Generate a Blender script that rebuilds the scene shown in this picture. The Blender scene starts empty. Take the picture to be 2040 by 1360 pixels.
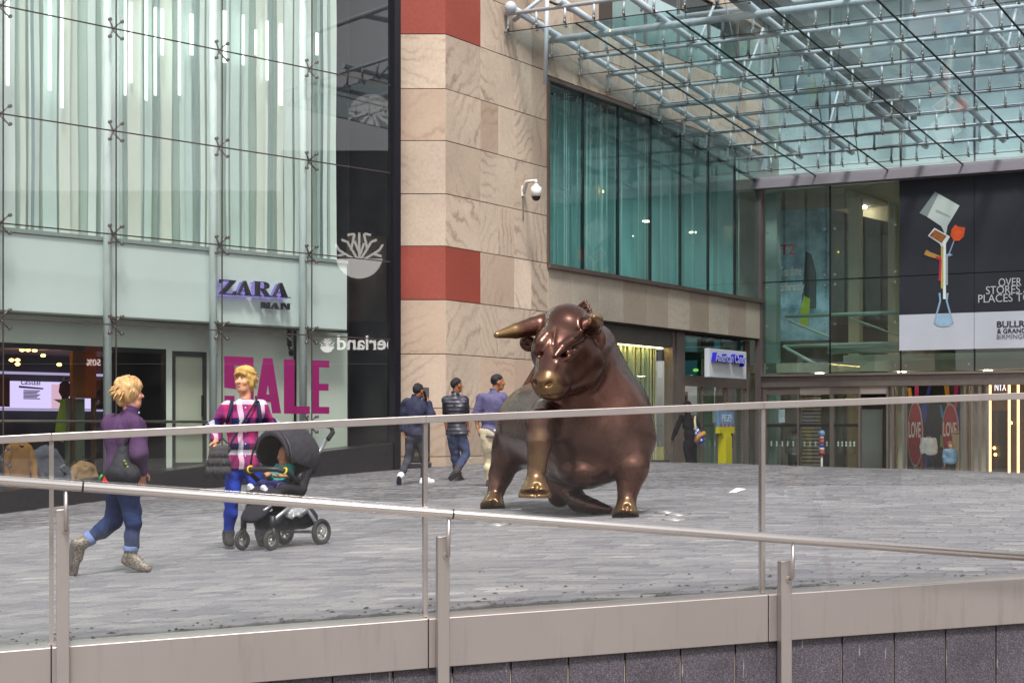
import bpy, bmesh, math, random
import numpy as np
from mathutils import Vector, Matrix
random.seed(7)
RNG = np.random.default_rng(7)
scene = bpy.context.scene
COL = scene.collection

# ------------------------------------------------------------------ camera, sky, sun, exposure
ZC = 0.95                      # camera height over plaza datum
FPX, CX, HY = 3500.0, 1020.0, 855.0     # focal length in photo pixels, centre column, horizon row
cam_data = bpy.data.cameras.new('camera')
cam = bpy.data.objects.new('camera', cam_data)
COL.objects.link(cam)
cam.location = (0, 0, ZC)
cam.rotation_euler = (math.radians(90), 0, 0)
cam_data.sensor_fit = 'HORIZONTAL'
cam_data.sensor_width = 36.0
cam_data.lens = 36.0 * FPX / 2040.0
cam_data.shift_y = (HY - 680.0) / 2040.0
cam_data.clip_start = 0.1
cam_data.clip_end = 600.0
scene.camera = cam

SUN_EL, SUN_AZ = math.radians(58), math.radians(174)   # azimuth clockwise from +Y
world = bpy.data.worlds.new('World')
scene.world = world
world.use_nodes = True
wn = world.node_tree
for n_ in list(wn.nodes):
    wn.nodes.remove(n_)
w_out = wn.nodes.new('ShaderNodeOutputWorld')
w_bg = wn.nodes.new('ShaderNodeBackground')
w_sky = wn.nodes.new('ShaderNodeTexSky')
w_sky.sky_type = 'NISHITA'
w_sky.sun_disc = False
w_sky.sun_elevation = SUN_EL
w_sky.sun_rotation = SUN_AZ
w_sky.air_density = 1.0
w_sky.dust_density = 3.0
w_hsv = wn.nodes.new('ShaderNodeHueSaturation')         # overcast: the same sky, nearly colourless
w_hsv.inputs['Saturation'].default_value = 0.12
wn.links.new(w_sky.outputs[0], w_hsv.inputs['Color'])
wn.links.new(w_hsv.outputs[0], w_bg.inputs[0])
w_bg.inputs[1].default_value = 0.105
wn.links.new(w_bg.outputs[0], w_out.inputs[0])
sun_data = bpy.data.lights.new('sun', 'SUN')
sun_data.energy = 2.4
sun_data.angle = math.radians(11)
sun_data.color = (1.0, 0.965, 0.92)
sun = bpy.data.objects.new('sun', sun_data)
COL.objects.link(sun)
sdir = Vector((math.sin(SUN_AZ) * math.cos(SUN_EL), math.cos(SUN_AZ) * math.cos(SUN_EL), math.sin(SUN_EL)))
sun.rotation_euler = (-sdir).to_track_quat('-Z', 'Y').to_euler()
sun.location = (0, -10, 30)
scene.view_settings.view_transform = 'Standard'
scene.view_settings.look = 'None'
scene.view_settings.gamma = 1.0
scene.view_settings.use_curve_mapping = False
scene.view_settings.exposure = 0.93
scene.cycles.max_bounces = 7
scene.cycles.diffuse_bounces = 3
scene.cycles.glossy_bounces = 4
scene.cycles.transparent_max_bounces = 18
scene.cycles.caustics_reflective = False
scene.cycles.caustics_refractive = False

# ------------------------------------------------------------------ materials
def lin(c):
    return tuple(((v / 255.0) / 12.92 if v / 255.0 <= 0.04045 else ((v / 255.0 + 0.055) / 1.055) ** 2.4) for v in c)
def rgba(c):
    return (*lin(c), 1.0)
class NT:
    def __init__(s, name):
        s.m = bpy.data.materials.new(name)
        s.m.use_nodes = True
        s.t = s.m.node_tree
        s.t.nodes.clear()
        s.out = s.t.nodes.new('ShaderNodeOutputMaterial')
    def n(s, kind, **kw):
        nd = s.t.nodes.new(kind)
        for k, v in kw.items():
            if hasattr(nd, k) and k not in ('inputs',):
                setattr(nd, k, v)
        return nd
    def l(s, a, b):
        s.t.links.new(a, b)
    def coords(s, kind='Object', scale=(1, 1, 1), rot=(0, 0, 0)):
        tc = s.n('ShaderNodeTexCoord')
        mp = s.n('ShaderNodeMapping')
        mp.inputs['Scale'].default_value = scale
        mp.inputs['Rotation'].default_value = rot
        s.l(tc.outputs[kind], mp.inputs['Vector'])
        return mp.outputs[0]
    def noise(s, vec, scale=5, detail=4, rough=.6, dist=0):
        nd = s.n('ShaderNodeTexNoise')
        nd.inputs['Scale'].default_value = scale
        nd.inputs['Detail'].default_value = detail
        nd.inputs['Roughness'].default_value = rough
        nd.inputs['Distortion'].default_value = dist
        s.l(vec, nd.inputs['Vector'])
        return nd.outputs['Fac']
    def ramp(s, fac, stops, interp='LINEAR'):
        nd = s.n('ShaderNodeValToRGB')
        cr = nd.color_ramp
        cr.interpolation = interp
        while len(cr.elements) < len(stops):
            cr.elements.new(0.5)
        for e, (p, c) in zip(cr.elements, stops):
            e.position = p
            e.color = c if len(c) == 4 else (*c, 1)
        s.l(fac, nd.inputs[0])
        return nd.outputs[0]
    def math(s, op, a, b=0.0, clamp=False):
        nd = s.n('ShaderNodeMath', operation=op)
        nd.use_clamp = clamp
        for i, v in enumerate((a, b)):
            if isinstance(v, (int, float)):
                nd.inputs[i].default_value = v
            else:
                s.l(v, nd.inputs[i])
        return nd.outputs[0]
    def mix(s, fac, a, b, mode='MIX'):
        nd = s.n('ShaderNodeMix', data_type='RGBA', blend_type=mode)
        for sock, v in ((nd.inputs[0], fac), (nd.inputs[6], a), (nd.inputs[7], b)):
            if isinstance(v, (int, float)):
                sock.default_value = v
            elif isinstance(v, tuple):
                sock.default_value = v if len(v) == 4 else (*v, 1)
            else:
                s.l(v, sock)
        return nd.outputs[2]
    def bsdf(s, col, rough=.6, metal=0.0, spec=.5, normal=None, coat=0.0):
        b = s.n('ShaderNodeBsdfPrincipled')
        for key, v in (('Base Color', col), ('Roughness', rough), ('Metallic', metal)):
            if isinstance(v, (int, float)):
                b.inputs[key].default_value = v
            elif isinstance(v, tuple):
                b.inputs[key].default_value = v if len(v) == 4 else (*v, 1)
            else:
                s.l(v, b.inputs[key])
        b.inputs['Specular IOR Level'].default_value = spec
        b.inputs['Coat Weight'].default_value = coat
        b.inputs['Coat Roughness'].default_value = 0.08
        if normal is not None:
            s.l(normal, b.inputs['Normal'])
        s.l(b.outputs[0], s.out.inputs[0])
        return b
    def bump(s, h, strength=.3, dist=.02):
        nd = s.n('ShaderNodeBump')
        nd.inputs['Strength'].default_value = strength
        nd.inputs['Distance'].default_value = dist
        s.l(h, nd.inputs['Height'])
        return nd.outputs[0]

MATS = {}
def M(name, col=(128, 128, 128), rough=.6, metal=0.0, var=.0, vscale=3.0, bump=0.0, bscale=40.0, rnd=0.0, spec=.5, coat=0.0, emit=0.0, stretch=(1, 1, 1)):
    """plain procedural material: base colour with noise mottling, per-object variation and fine relief"""
    if name in MATS:
        return MATS[name]
    k = NT(name)
    c = rgba(col)
    vec = k.coords('Object', stretch)
    out = None
    if emit > 0:
        e = k.n('ShaderNodeEmission')
        e.inputs[0].default_value = c
        e.inputs[1].default_value = emit
        k.l(e.outputs[0], k.out.inputs[0])
        MATS[name] = k.m
        return k.m
    out = c
    if var > 0:
        f = k.noise(vec, vscale, 5, .65)
        lo = tuple(v * (1 - var) for v in c[:3])
        hi = tuple(min(1, v * (1 + var)) for v in c[:3])
        out = k.ramp(f, [(.25, lo), (.75, hi)])
    if rnd > 0:
        oi = k.n('ShaderNodeObjectInfo')
        v = k.math('MULTIPLY_ADD', oi.outputs['Random'], 2 * rnd)
        v.node.inputs[2].default_value = 1 - rnd
        hs = k.n('ShaderNodeHueSaturation')
        k.l(v, hs.inputs['Value'])
        if isinstance(out, tuple):
            hs.inputs['Color'].default_value = out
        else:
            k.l(out, hs.inputs['Color'])
        out = hs.outputs[0]
    nrm = None
    rg = rough
    if bump > 0:
        f2 = k.noise(vec, bscale, 4, .6)
        nrm = k.bump(f2, bump, .01)
        rr = k.math('MULTIPLY_ADD', f2, .25)
        rr.node.inputs[2].default_value = max(0.02, rough - .12)
        rg = rr
    k.bsdf(out, rg, metal, spec, nrm, coat)
    MATS[name] = k.m
    return k.m

def GLASS(name, tint=(235, 245, 240), refl=1.0, dust=0.0, rough=0.0, ior=1.5, streak=0.0, trans=None):
    """thin pane: tinted transmission plus mirror reflection by angle, with specks of dust"""
    if name in MATS:
        return MATS[name]
    k = NT(name)
    fr = k.n('ShaderNodeFresnel')
    fr.inputs[0].default_value = ior
    geo = k.n('ShaderNodeNewGeometry')
    front = k.math('SUBTRACT', 1.0, geo.outputs['Backfacing'])
    fac = k.math('MULTIPLY', k.math('MULTIPLY', fr.outputs[0], 1.8 * refl, True), front)
    tr = k.n('ShaderNodeBsdfTransparent')
    tr.inputs[0].default_value = rgba(tint)
    if streak > 0:
        vec = k.coords('Object', (1, 1, 1))
        f = k.noise(vec, 18.0, 2, .5)
        c = k.mix(k.math('MULTIPLY', f, streak), rgba(tint), (.15, .33, .33, 1))
        k.l(c, tr.inputs[0])
    gl = k.n('ShaderNodeBsdfGlossy')
    gl.inputs['Roughness'].default_value = rough
    gl.inputs[0].default_value = (1, 1, 1, 1)
    mx = k.n('ShaderNodeMixShader')
    k.l(fac, mx.inputs[0]); k.l(tr.outputs[0], mx.inputs[1]); k.l(gl.outputs[0], mx.inputs[2])
    last = mx.outputs[0]
    if dust > 0:
        vec = k.coords('Object')
        sp = k.ramp(k.noise(vec, 170.0, 2, .5), [(.70, (0, 0, 0)), (.78, (1, 1, 1))])
        veil = k.ramp(k.noise(vec, 1.3, 4, .6), [(.35, (.10, .10, .10)), (.8, (.42, .42, .42))])
        a = k.math('MULTIPLY', k.math('ADD', sp, veil), dust, True)
        a = k.math('MULTIPLY', a, front)
        df = k.n('ShaderNodeBsdfTranslucent' if trans else 'ShaderNodeBsdfDiffuse')
        df.inputs[0].default_value = rgba(trans) if trans else (.75, .75, .75, 1)
        m2 = k.n('ShaderNodeMixShader')
        k.l(a, m2.inputs[0]); k.l(last, m2.inputs[1]); k.l(df.outputs[0], m2.inputs[2])
        last = m2.outputs[0]
    k.l(last, k.out.inputs[0])
    MATS[name] = k.m
    return k.m

# ------------------------------------------------------------------ objects
def tag(o, label=None, cat=None, group=None, kind=None):
    if label: o['label'] = label
    if cat: o['category'] = cat
    if group: o['group'] = group
    if kind: o['kind'] = kind
    return o
def thing(name, label, cat, loc=(0, 0, 0), group=None, kind=None):
    o = bpy.data.objects.new(name, None)
    o.empty_display_size = .1
    COL.objects.link(o)
    o.location = loc
    return tag(o, label, cat, group, kind)
def link(name, me, mat=None, parent=None, kind=None):
    o = bpy.data.objects.new(name, me)
    COL.objects.link(o)
    if mat is not None and not me.materials:
        for m in (mat if isinstance(mat, (list, tuple)) else [mat]):
            me.materials.append(m)
    if parent is not None:
        o.parent = parent
        if parent.type == 'EMPTY':
            o.matrix_parent_inverse = Matrix.Translation(-Vector(parent.location))
    if kind:
        o['kind'] = kind
    return o

class MB:
    """collects shapes into one mesh; every point is a world point"""
    def __init__(s):
        s.v = []; s.f = []; s.mi = []; s.sm = []
        s.cur = 0
    def add(s, vs, fs, smooth=False):
        b = len(s.v)
        s.v.extend([tuple(p) for p in vs])
        for f in fs:
            s.f.append([i + b for i in f]); s.mi.append(s.cur); s.sm.append(smooth)
        return s
    def hexa(s, p):
        return s.add(p, [(0, 3, 2, 1), (4, 5, 6, 7), (0, 1, 5, 4), (1, 2, 6, 5), (2, 3, 7, 6), (3, 0, 4, 7)])
    def box(s, lo, hi):
        (a, b, c), (d, e, f) = lo, hi
        return s.hexa([(a, b, c), (d, b, c), (d, e, c), (a, e, c), (a, b, f), (d, b, f), (d, e, f), (a, e, f)])
    def tube(s, pts, r, n=10, closed=False, cap=True, rs=None):
        pts = [Vector(p) for p in pts]
        m = len(pts)
        vs, fs = [], []
        prev = None
        for i, p in enumerate(pts):
            if closed:
                t = pts[(i + 1) % m] - pts[i - 1]
            else:
                t = pts[min(i + 1, m - 1)] - pts[max(i - 1, 0)]
            t.normalize()
            if prev is None:
                a = Vector((0, 0, 1)) if abs(t.z) < .9 else Vector((1, 0, 0))
                u = t.cross(a).normalized()
            else:
                u = (prev - t * prev.dot(t)).normalized()
            prev = u
            w = t.cross(u)
            rr = rs[i] if rs else r
            for j in range(n):
                an = 2 * math.pi * j / n
                vs.append(p + (u * math.cos(an) + w * math.sin(an)) * rr)
        for i in range(m if closed else m - 1):
            for j in range(n):
                a = i * n + j; b = i * n + (j + 1) % n
                c = ((i + 1) % m) * n + (j + 1) % n; d = ((i + 1) % m) * n + j
                fs.append((a, b, c, d))
        s.add(vs, fs, True)
        if cap and not closed:
            b0 = len(s.v) - m * n
            s.f.append([b0 + j for j in reversed(range(n))]); s.mi.append(s.cur); s.sm.append(False)
            s.f.append([b0 + (m - 1) * n + j for j in range(n)]); s.mi.append(s.cur); s.sm.append(False)
        return s
    def disc(s, c, axis, r, h, n=20):
        c = Vector(c); ax = Vector(axis).normalized()
        return s.tube([c - ax * h / 2, c + ax * h / 2], r, n)
    def ball(s, c, r, n=10, m=6):
        c = Vector(c)
        vs = []; fs = []
        rx, ry, rz = r if isinstance(r, (tuple, list)) else (r, r, r)
        for i in range(m + 1):
            th = math.pi * i / m
            for j in range(n):
                ph = 2 * math.pi * j / n
                vs.append(c + Vector((rx * math.sin(th) * math.cos(ph), ry * math.sin(th) * math.sin(ph), rz * math.cos(th))))
        for i in range(m):
            for j in range(n):
                fs.append((i * n + j, (i + 1) * n + j, (i + 1) * n + (j + 1) % n, i * n + (j + 1) % n))
        return s.add(vs, fs, True)
    def prism(s, poly, o, u, v, w, d):
        """extrude a 2-D polygon (list of (a,b)) lying at o + a*u + b*v by w*d"""
        o = Vector(o); u = Vector(u); v = Vector(v); w = Vector(w) * d
        n = len(poly)
        a = [o + u * x + v * y for x, y in poly]
        vs = a + [p + w for p in a]
        fs = [list(range(n))[::-1], list(range(n, 2 * n))] + [(i, (i + 1) % n, (i + 1) % n + n, i + n) for i in range(n)]
        return s.add(vs, fs)
    def mesh(s, name):
        me = bpy.data.meshes.new(name)
        me.from_pydata(s.v, [], s.f)
        me.polygons.foreach_set('material_index', s.mi)
        me.polygons.foreach_set('use_smooth', s.sm)
        me.update()
        if 0 < len(s.f) < 5000:
            bm = bmesh.new(); bm.from_mesh(me)
            bmesh.ops.recalc_face_normals(bm, faces=bm.faces)
            bm.to_mesh(me); bm.free()
        return me
    def build(s, name, mat=None, parent=None, kind=None, bevel=0.0):
        o = link(name, s.mesh(name), mat, parent, kind)
        if bevel > 0:
            b = o.modifiers.new('bevel', 'BEVEL'); b.width = bevel; b.segments = 2; b.limit_method = 'ANGLE'
        return o

class Frame:
    """an upright wall plane: origin, direction u along it, normal n towards the viewer; z is world height"""
    def __init__(s, O, u, n):
        s.O = Vector((O[0], O[1], 0)); s.u = Vector((u[0], u[1], 0)).normalized(); s.n = Vector((n[0], n[1], 0)).normalized()
    def p(s, a, z, d=0.0):
        q = s.O + s.u * a + s.n * d
        return Vector((q.x, q.y, z))
    def pix(s, px, py, d=0.0):
        r = Vector(((px - CX) / FPX, 1.0, (HY - py) / FPX))
        O = s.O + s.n * d
        k = O.dot(s.n) / r.dot(s.n)
        q = r * k
        return (Vector((q.x, q.y, 0)) - O).dot(s.u), q.z + ZC
    def box(s, mb, a0, a1, z0, z1, d0, d1):
        pts = [s.p(a0, z0, d0), s.p(a1, z0, d0), s.p(a1, z0, d1), s.p(a0, z0, d1), s.p(a0, z1, d0), s.p(a1, z1, d0), s.p(a1, z1, d1), s.p(a0, z1, d1)]
        mb.hexa(pts)
        return mb
    def quadbox(s, mb, c, d0, d1):
        """c: four (a,z) corners counter-clockwise"""
        lo = [s.p(a, z, d0) for a, z in c]; hi = [s.p(a, z, d1) for a, z in c]
        mb.add(lo + hi, [(3, 2, 1, 0), (4, 5, 6, 7), (0, 1, 5, 4), (1, 2, 6, 5), (2, 3, 7, 6), (3, 0, 4, 7)])
        return mb
    def poly(s, mb, pts, d0, d1):
        mb.prism(pts, s.p(0, 0, d0), s.u, (0, 0, 1), s.n, d1 - d0)
        return mb

def text_poly(string, size=1.0, extrude=.02, spacing=1.0, bold=0.0, align='LEFT', line=1.0):
    cu = bpy.data.curves.new('lettering', 'FONT')
    cu.body = string
    cu.size = size
    cu.extrude = extrude
    cu.space_character = spacing
    cu.space_line = line
    cu.offset = bold
    cu.align_x = align
    cu.resolution_u = 4
    ob = bpy.data.objects.new('lettering', cu)
    COL.objects.link(ob)
    dg = bpy.context.evaluated_depsgraph_get()
    me = ob.evaluated_get(dg).to_mesh()
    vs = [tuple(v.co) for v in me.vertices]
    fs = [tuple(p.vertices) for p in me.polygons]
    ob.evaluated_get(dg).to_mesh_clear()
    bpy.data.objects.remove(ob)
    bpy.data.curves.remove(cu)
    return vs, fs
def lettering(mb, string, o, u, v, w, width=None, height=None, size=1.0, extrude=.01, spacing=1.0, bold=0.0, align='LEFT', line=1.0):
    """text with its lower-left corner (or centre) at o, running along u, upright along v, facing w"""
    vs, fs = text_poly(string, 1.0, 0.0 if extrude == 0 else .05, spacing, bold, align, line)
    if not vs:
        return mb
    A = np.array(vs)
    mn = A.min(0); mx = A.max(0)
    sx = sy = size
    if height: sy = height / (mx[1] - mn[1]); sx = sy
    if width: sx = width / (mx[0] - mn[0])
    if width and not height: sy = sx
    o = Vector(o); u = Vector(u); v = Vector(v); w = Vector(w)
    pts = []
    for x, y, z in vs:
        xx = (x - mn[0]) * sx if align == 'LEFT' else x * sx
        pts.append(o + u * xx + v * ((y - mn[1]) * sy) + w * (z / .05 * extrude * .5 + extrude * .5))
    mb.add(pts, fs)
    return mb

# ------------------------------------------------------------------ implicit surfaces (bodies, the bull)
class SDF:
    def __init__(s, lo, hi, h):
        s.lo = np.array(lo, np.float32); s.h = h
        s.n = np.maximum(4, np.ceil((np.array(hi) - np.array(lo)) / h).astype(int) + 1)
        s.F = np.full(tuple(s.n), 9.0, np.float32)
        s.ax = [s.lo[i] + h * np.arange(s.n[i], dtype=np.float32) for i in range(3)]
    def _win(s, blo, bhi, m):
        i0 = np.clip(np.floor((np.array(blo) - m - s.lo) / s.h).astype(int), 0, s.n)
        i1 = np.clip(np.ceil((np.array(bhi) + m - s.lo) / s.h).astype(int) + 1, 0, s.n)
        if np.any(i1 <= i0):
            return None, None
        sl = tuple(slice(a, b) for a, b in zip(i0, i1))
        X, Y, Z = np.meshgrid(s.ax[0][sl[0]], s.ax[1][sl[1]], s.ax[2][sl[2]], indexing='ij', sparse=True)
        return sl, (X, Y, Z)
    def _join(s, sl, d, k, sub):
        F = s.F[sl]
        if sub:
            d = -d
            if k > 0:
                hh = np.clip(.5 + .5 * (d - F) / k, 0, 1)
                s.F[sl] = F + (d - F) * hh + k * hh * (1 - hh)
            else:
                s.F[sl] = np.maximum(F, d)
        else:
            if k > 0:
                hh = np.clip(.5 + .5 * (F - d) / k, 0, 1)
                s.F[sl] = F + (d - F) * hh - k * hh * (1 - hh)
            else:
                s.F[sl] = np.minimum(F, d)
    def cone(s, a, b, r1, r2=None, k=.02, sub=False, flat=None):
        """tapered capsule; flat=(axis, factor) thins it along an axis"""
        r2 = r1 if r2 is None else r2
        a = np.array(a, float); b = np.array(b, float)
        R = max(r1, r2)
        sl, G = s._win(np.minimum(a, b) - R, np.maximum(a, b) + R, k + 3 * s.h + (R * .3 if flat else 0))
        if sl is None: return s
        P = [G[i] - a[i] for i in range(3)]
        D = b - a
        sc = 1.0
        if flat:
            n = np.array(flat[0], float); n /= np.linalg.norm(n); fct = 1.0 / flat[1] - 1.0
            dn = P[0] * n[0] + P[1] * n[1] + P[2] * n[2]
            P = [P[i] + dn * n[i] * fct for i in range(3)]
            D = D + D.dot(n) * n * fct
            sc = flat[1]
        L2 = max(D.dot(D), 1e-9)
        t = np.clip((P[0] * D[0] + P[1] * D[1] + P[2] * D[2]) / L2, 0, 1)
        d = np.sqrt((P[0] - t * D[0]) ** 2 + (P[1] - t * D[1]) ** 2 + (P[2] - t * D[2]) ** 2) - (r1 + (r2 - r1) * t)
        s._join(sl, d * (sc if sc > .5 else .5), k, sub)
        return s
    def ell(s, c, r, k=.02, sub=False, axes=None):
        c = np.array(c, float); r = np.array(r, float)
        R = r.max()
        sl, G = s._win(c - R, c + R, k + 3 * s.h)
        if sl is None: return s
        P = [G[i] - c[i] for i in range(3)]
        if axes is not None:
            A = [np.array(x, float) / np.linalg.norm(x) for x in axes]
            P = [P[0] * q[0] + P[1] * q[1] + P[2] * q[2] for q in A]
        k0 = np.sqrt((P[0] / r[0]) ** 2 + (P[1] / r[1]) ** 2 + (P[2] / r[2]) ** 2)
        k1 = np.sqrt((P[0] / r[0] ** 2) ** 2 + (P[1] / r[1] ** 2) ** 2 + (P[2] / r[2] ** 2) ** 2) + 1e-9
        s._join(sl, k0 * (k0 - 1) / k1, k, sub)
        return s
    def frustum(s, a, b, r1, r2, k=.01, rnd=.012):
        """flat-ended tapered cylinder"""
        a = np.array(a, float); b = np.array(b, float); R = max(r1, r2) + rnd
        sl, G = s._win(np.minimum(a, b) - R, np.maximum(a, b) + R, k + 3 * s.h)
        if sl is None: return s
        D = b - a; L = np.linalg.norm(D); D = D / L
        P = [G[i] - a[i] for i in range(3)]
        t = P[0] * D[0] + P[1] * D[1] + P[2] * D[2]
        rad = np.sqrt(np.maximum((P[0] - t * D[0]) ** 2 + (P[1] - t * D[1]) ** 2 + (P[2] - t * D[2]) ** 2, 1e-12))
        q = rad - (r1 + (r2 - r1) * np.clip(t / L, 0, 1)) + rnd; w = np.abs(t - L / 2) - L / 2 + rnd
        d = np.minimum(np.maximum(q, w), 0) + np.sqrt(np.maximum(q, 0) ** 2 + np.maximum(w, 0) ** 2) - rnd
        s._join(sl, d, k, False)
        return s
    def rbox(s, c, half, rnd, axes, k=.02, sub=False):
        c = np.array(c, float); R = float(np.linalg.norm(half)) + rnd
        sl, G = s._win(c - R, c + R, k + 3 * s.h)
        if sl is None: return s
        P = [G[i] - c[i] for i in range(3)]
        A = [np.array(x, float) / np.linalg.norm(x) for x in axes]
        Q = [np.abs(P[0] * q[0] + P[1] * q[1] + P[2] * q[2]) - (hf - rnd) for q, hf in zip(A, half)]
        d = np.sqrt(sum(np.maximum(q, 0) ** 2 for q in Q)) + np.minimum(np.maximum(np.maximum(Q[0], Q[1]), Q[2]), 0) - rnd
        s._join(sl, d, k, sub)
        return s
    def half(s, p, n, k=.0):
        """cut away everything on the n side of the plane through p"""
        n = np.array(n, float); n /= np.linalg.norm(n)
        X, Y, Z = np.meshgrid(*s.ax, indexing='ij', sparse=True)
        d = (X - p[0]) * n[0] + (Y - p[1]) * n[1] + (Z - p[2]) * n[2]
        s._join(tuple(slice(None) for _ in range(3)), -d, k, True)
        return s
    def ripple(s, amp, freq, seed=0, n=5):
        r = np.random.default_rng(seed)
        X, Y, Z = np.meshgrid(*s.ax, indexing='ij', sparse=True)
        w = np.zeros_like(s.F)
        for i in range(n):
            q = r.normal(size=3); q /= np.linalg.norm(q)
            fr = freq * r.uniform(.6, 1.6)
            w += np.sin((X * q[0] + Y * q[1] + Z * q[2]) * fr + r.uniform(0, 6.3) + 1.5 * np.sin((X * q[1] + Y * q[2] + Z * q[0]) * fr * .5))
        s.F += (amp / n ** .5) * w
        return s
    def mesh(s, name, flip=False):
        F = s.F
        F[0], F[-1], F[:, 0], F[:, -1], F[:, :, 0], F[:, :, -1] = (np.maximum(a, s.h) for a in (F[0], F[-1], F[:, 0], F[:, -1], F[:, :, 0], F[:, :, -1]))
        S = F < 0
        c = np.zeros(tuple(s.n - 1), np.int8)
        for i in (0, 1):
            for j in (0, 1):
                for k in (0, 1):
                    c += S[i:F.shape[0] - 1 + i, j:F.shape[1] - 1 + j, k:F.shape[2] - 1 + k]
        act = (c > 0) & (c < 8)
        idx = np.argwhere(act)
        ids = np.full(act.shape, -1, np.int64)
        ids[act] = np.arange(len(idx))
        acc = np.zeros((len(idx), 3)); cnt = np.zeros(len(idx))
        for ax in range(3):
            o1, o2 = [i for i in range(3) if i != ax]
            for b in (0, 1):
                for d in (0, 1):
                    off = np.zeros(3, int); off[o1] = b; off[o2] = d
                    p = idx + off
                    q = p.copy(); q[:, ax] += 1
                    v0 = F[p[:, 0], p[:, 1], p[:, 2]]; v1 = F[q[:, 0], q[:, 1], q[:, 2]]
                    cr = (v0 < 0) != (v1 < 0)
                    t = np.where(cr, v0 / np.where(cr, v0 - v1, 1), 0)
                    pos = p.astype(float); pos[:, ax] += t
                    acc[cr] += pos[cr]; cnt[cr] += 1
        V = acc / np.maximum(cnt, 1)[:, None] * s.h + s.lo
        faces = []
        for ax in range(3):
            o1, o2 = [(1, 2), (2, 0), (0, 1)][ax]
            sl0 = [slice(None)] * 3; sl1 = [slice(None)] * 3
            sl0[ax] = slice(0, -1); sl1[ax] = slice(1, None)
            cr = S[tuple(sl0)] != S[tuple(sl1)]
            e = np.argwhere(cr)
            ok = (e[:, o1] > 0) & (e[:, o2] > 0) & (e[:, o1] < F.shape[o1] - 1) & (e[:, o2] < F.shape[o2] - 1)
            e = e[ok]
            ins = S[e[:, 0], e[:, 1], e[:, 2]]
            u = np.zeros(3, int); u[o1] = 1
            w = np.zeros(3, int); w[o2] = 1
            q = [e - u - w, e - w, e, e - u]
            g = np.stack([ids[t[:, 0], t[:, 1], t[:, 2]] for t in q], 1)
            g[~ins] = g[~ins][:, ::-1]
            faces.append(g)
        Q = np.concatenate(faces)
        Q = Q[(Q >= 0).all(1)]
        me = bpy.data.meshes.new(name)
        me.vertices.add(len(V)); me.vertices.foreach_set('co', V.astype(np.float32).ravel())
        me.loops.add(len(Q) * 4); me.loops.foreach_set('vertex_index', Q.astype(np.int32).ravel())
        me.polygons.add(len(Q))
        me.polygons.foreach_set('loop_start', np.arange(0, len(Q) * 4, 4, dtype=np.int32))
        me.polygons.foreach_set('use_smooth', np.ones(len(Q), bool))
        me.update(calc_edges=True)
        me.validate()
        return me

def at(px, py, Y):
    """world point seen at a photo pixel at distance Y"""
    return Vector(((px - CX) * Y / FPX, Y, ZC - (py - HY) * Y / FPX))

# ------------------------------------------------------------------ ground shape of the sloping plaza
GC = (0.10997, 0.42273, 0.39951, -0.40014, -0.09781, -0.0123, -0.46935)
def gz(X, Y):
    X = np.clip(X, -9.0, 13.0); Y = np.clip(Y, 6.0, 55.0)
    x = X / 10; y = (Y - 25) / 20
    z = GC[0] + GC[1] * x + GC[2] * y + GC[3] * x * x + GC[4] * x * y + GC[5] * y * y + GC[6] * y ** 3
    z = z - .2 * np.clip((X - 1) / 6.0, 0, 1) * np.clip((Y - 25) / 15.0, 0, 1)
    return z - .09 * np.exp(-((X + 1) ** 2 + (Y - 29) ** 2) / 32.0)
scene.cycles.use_denoising = True
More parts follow.
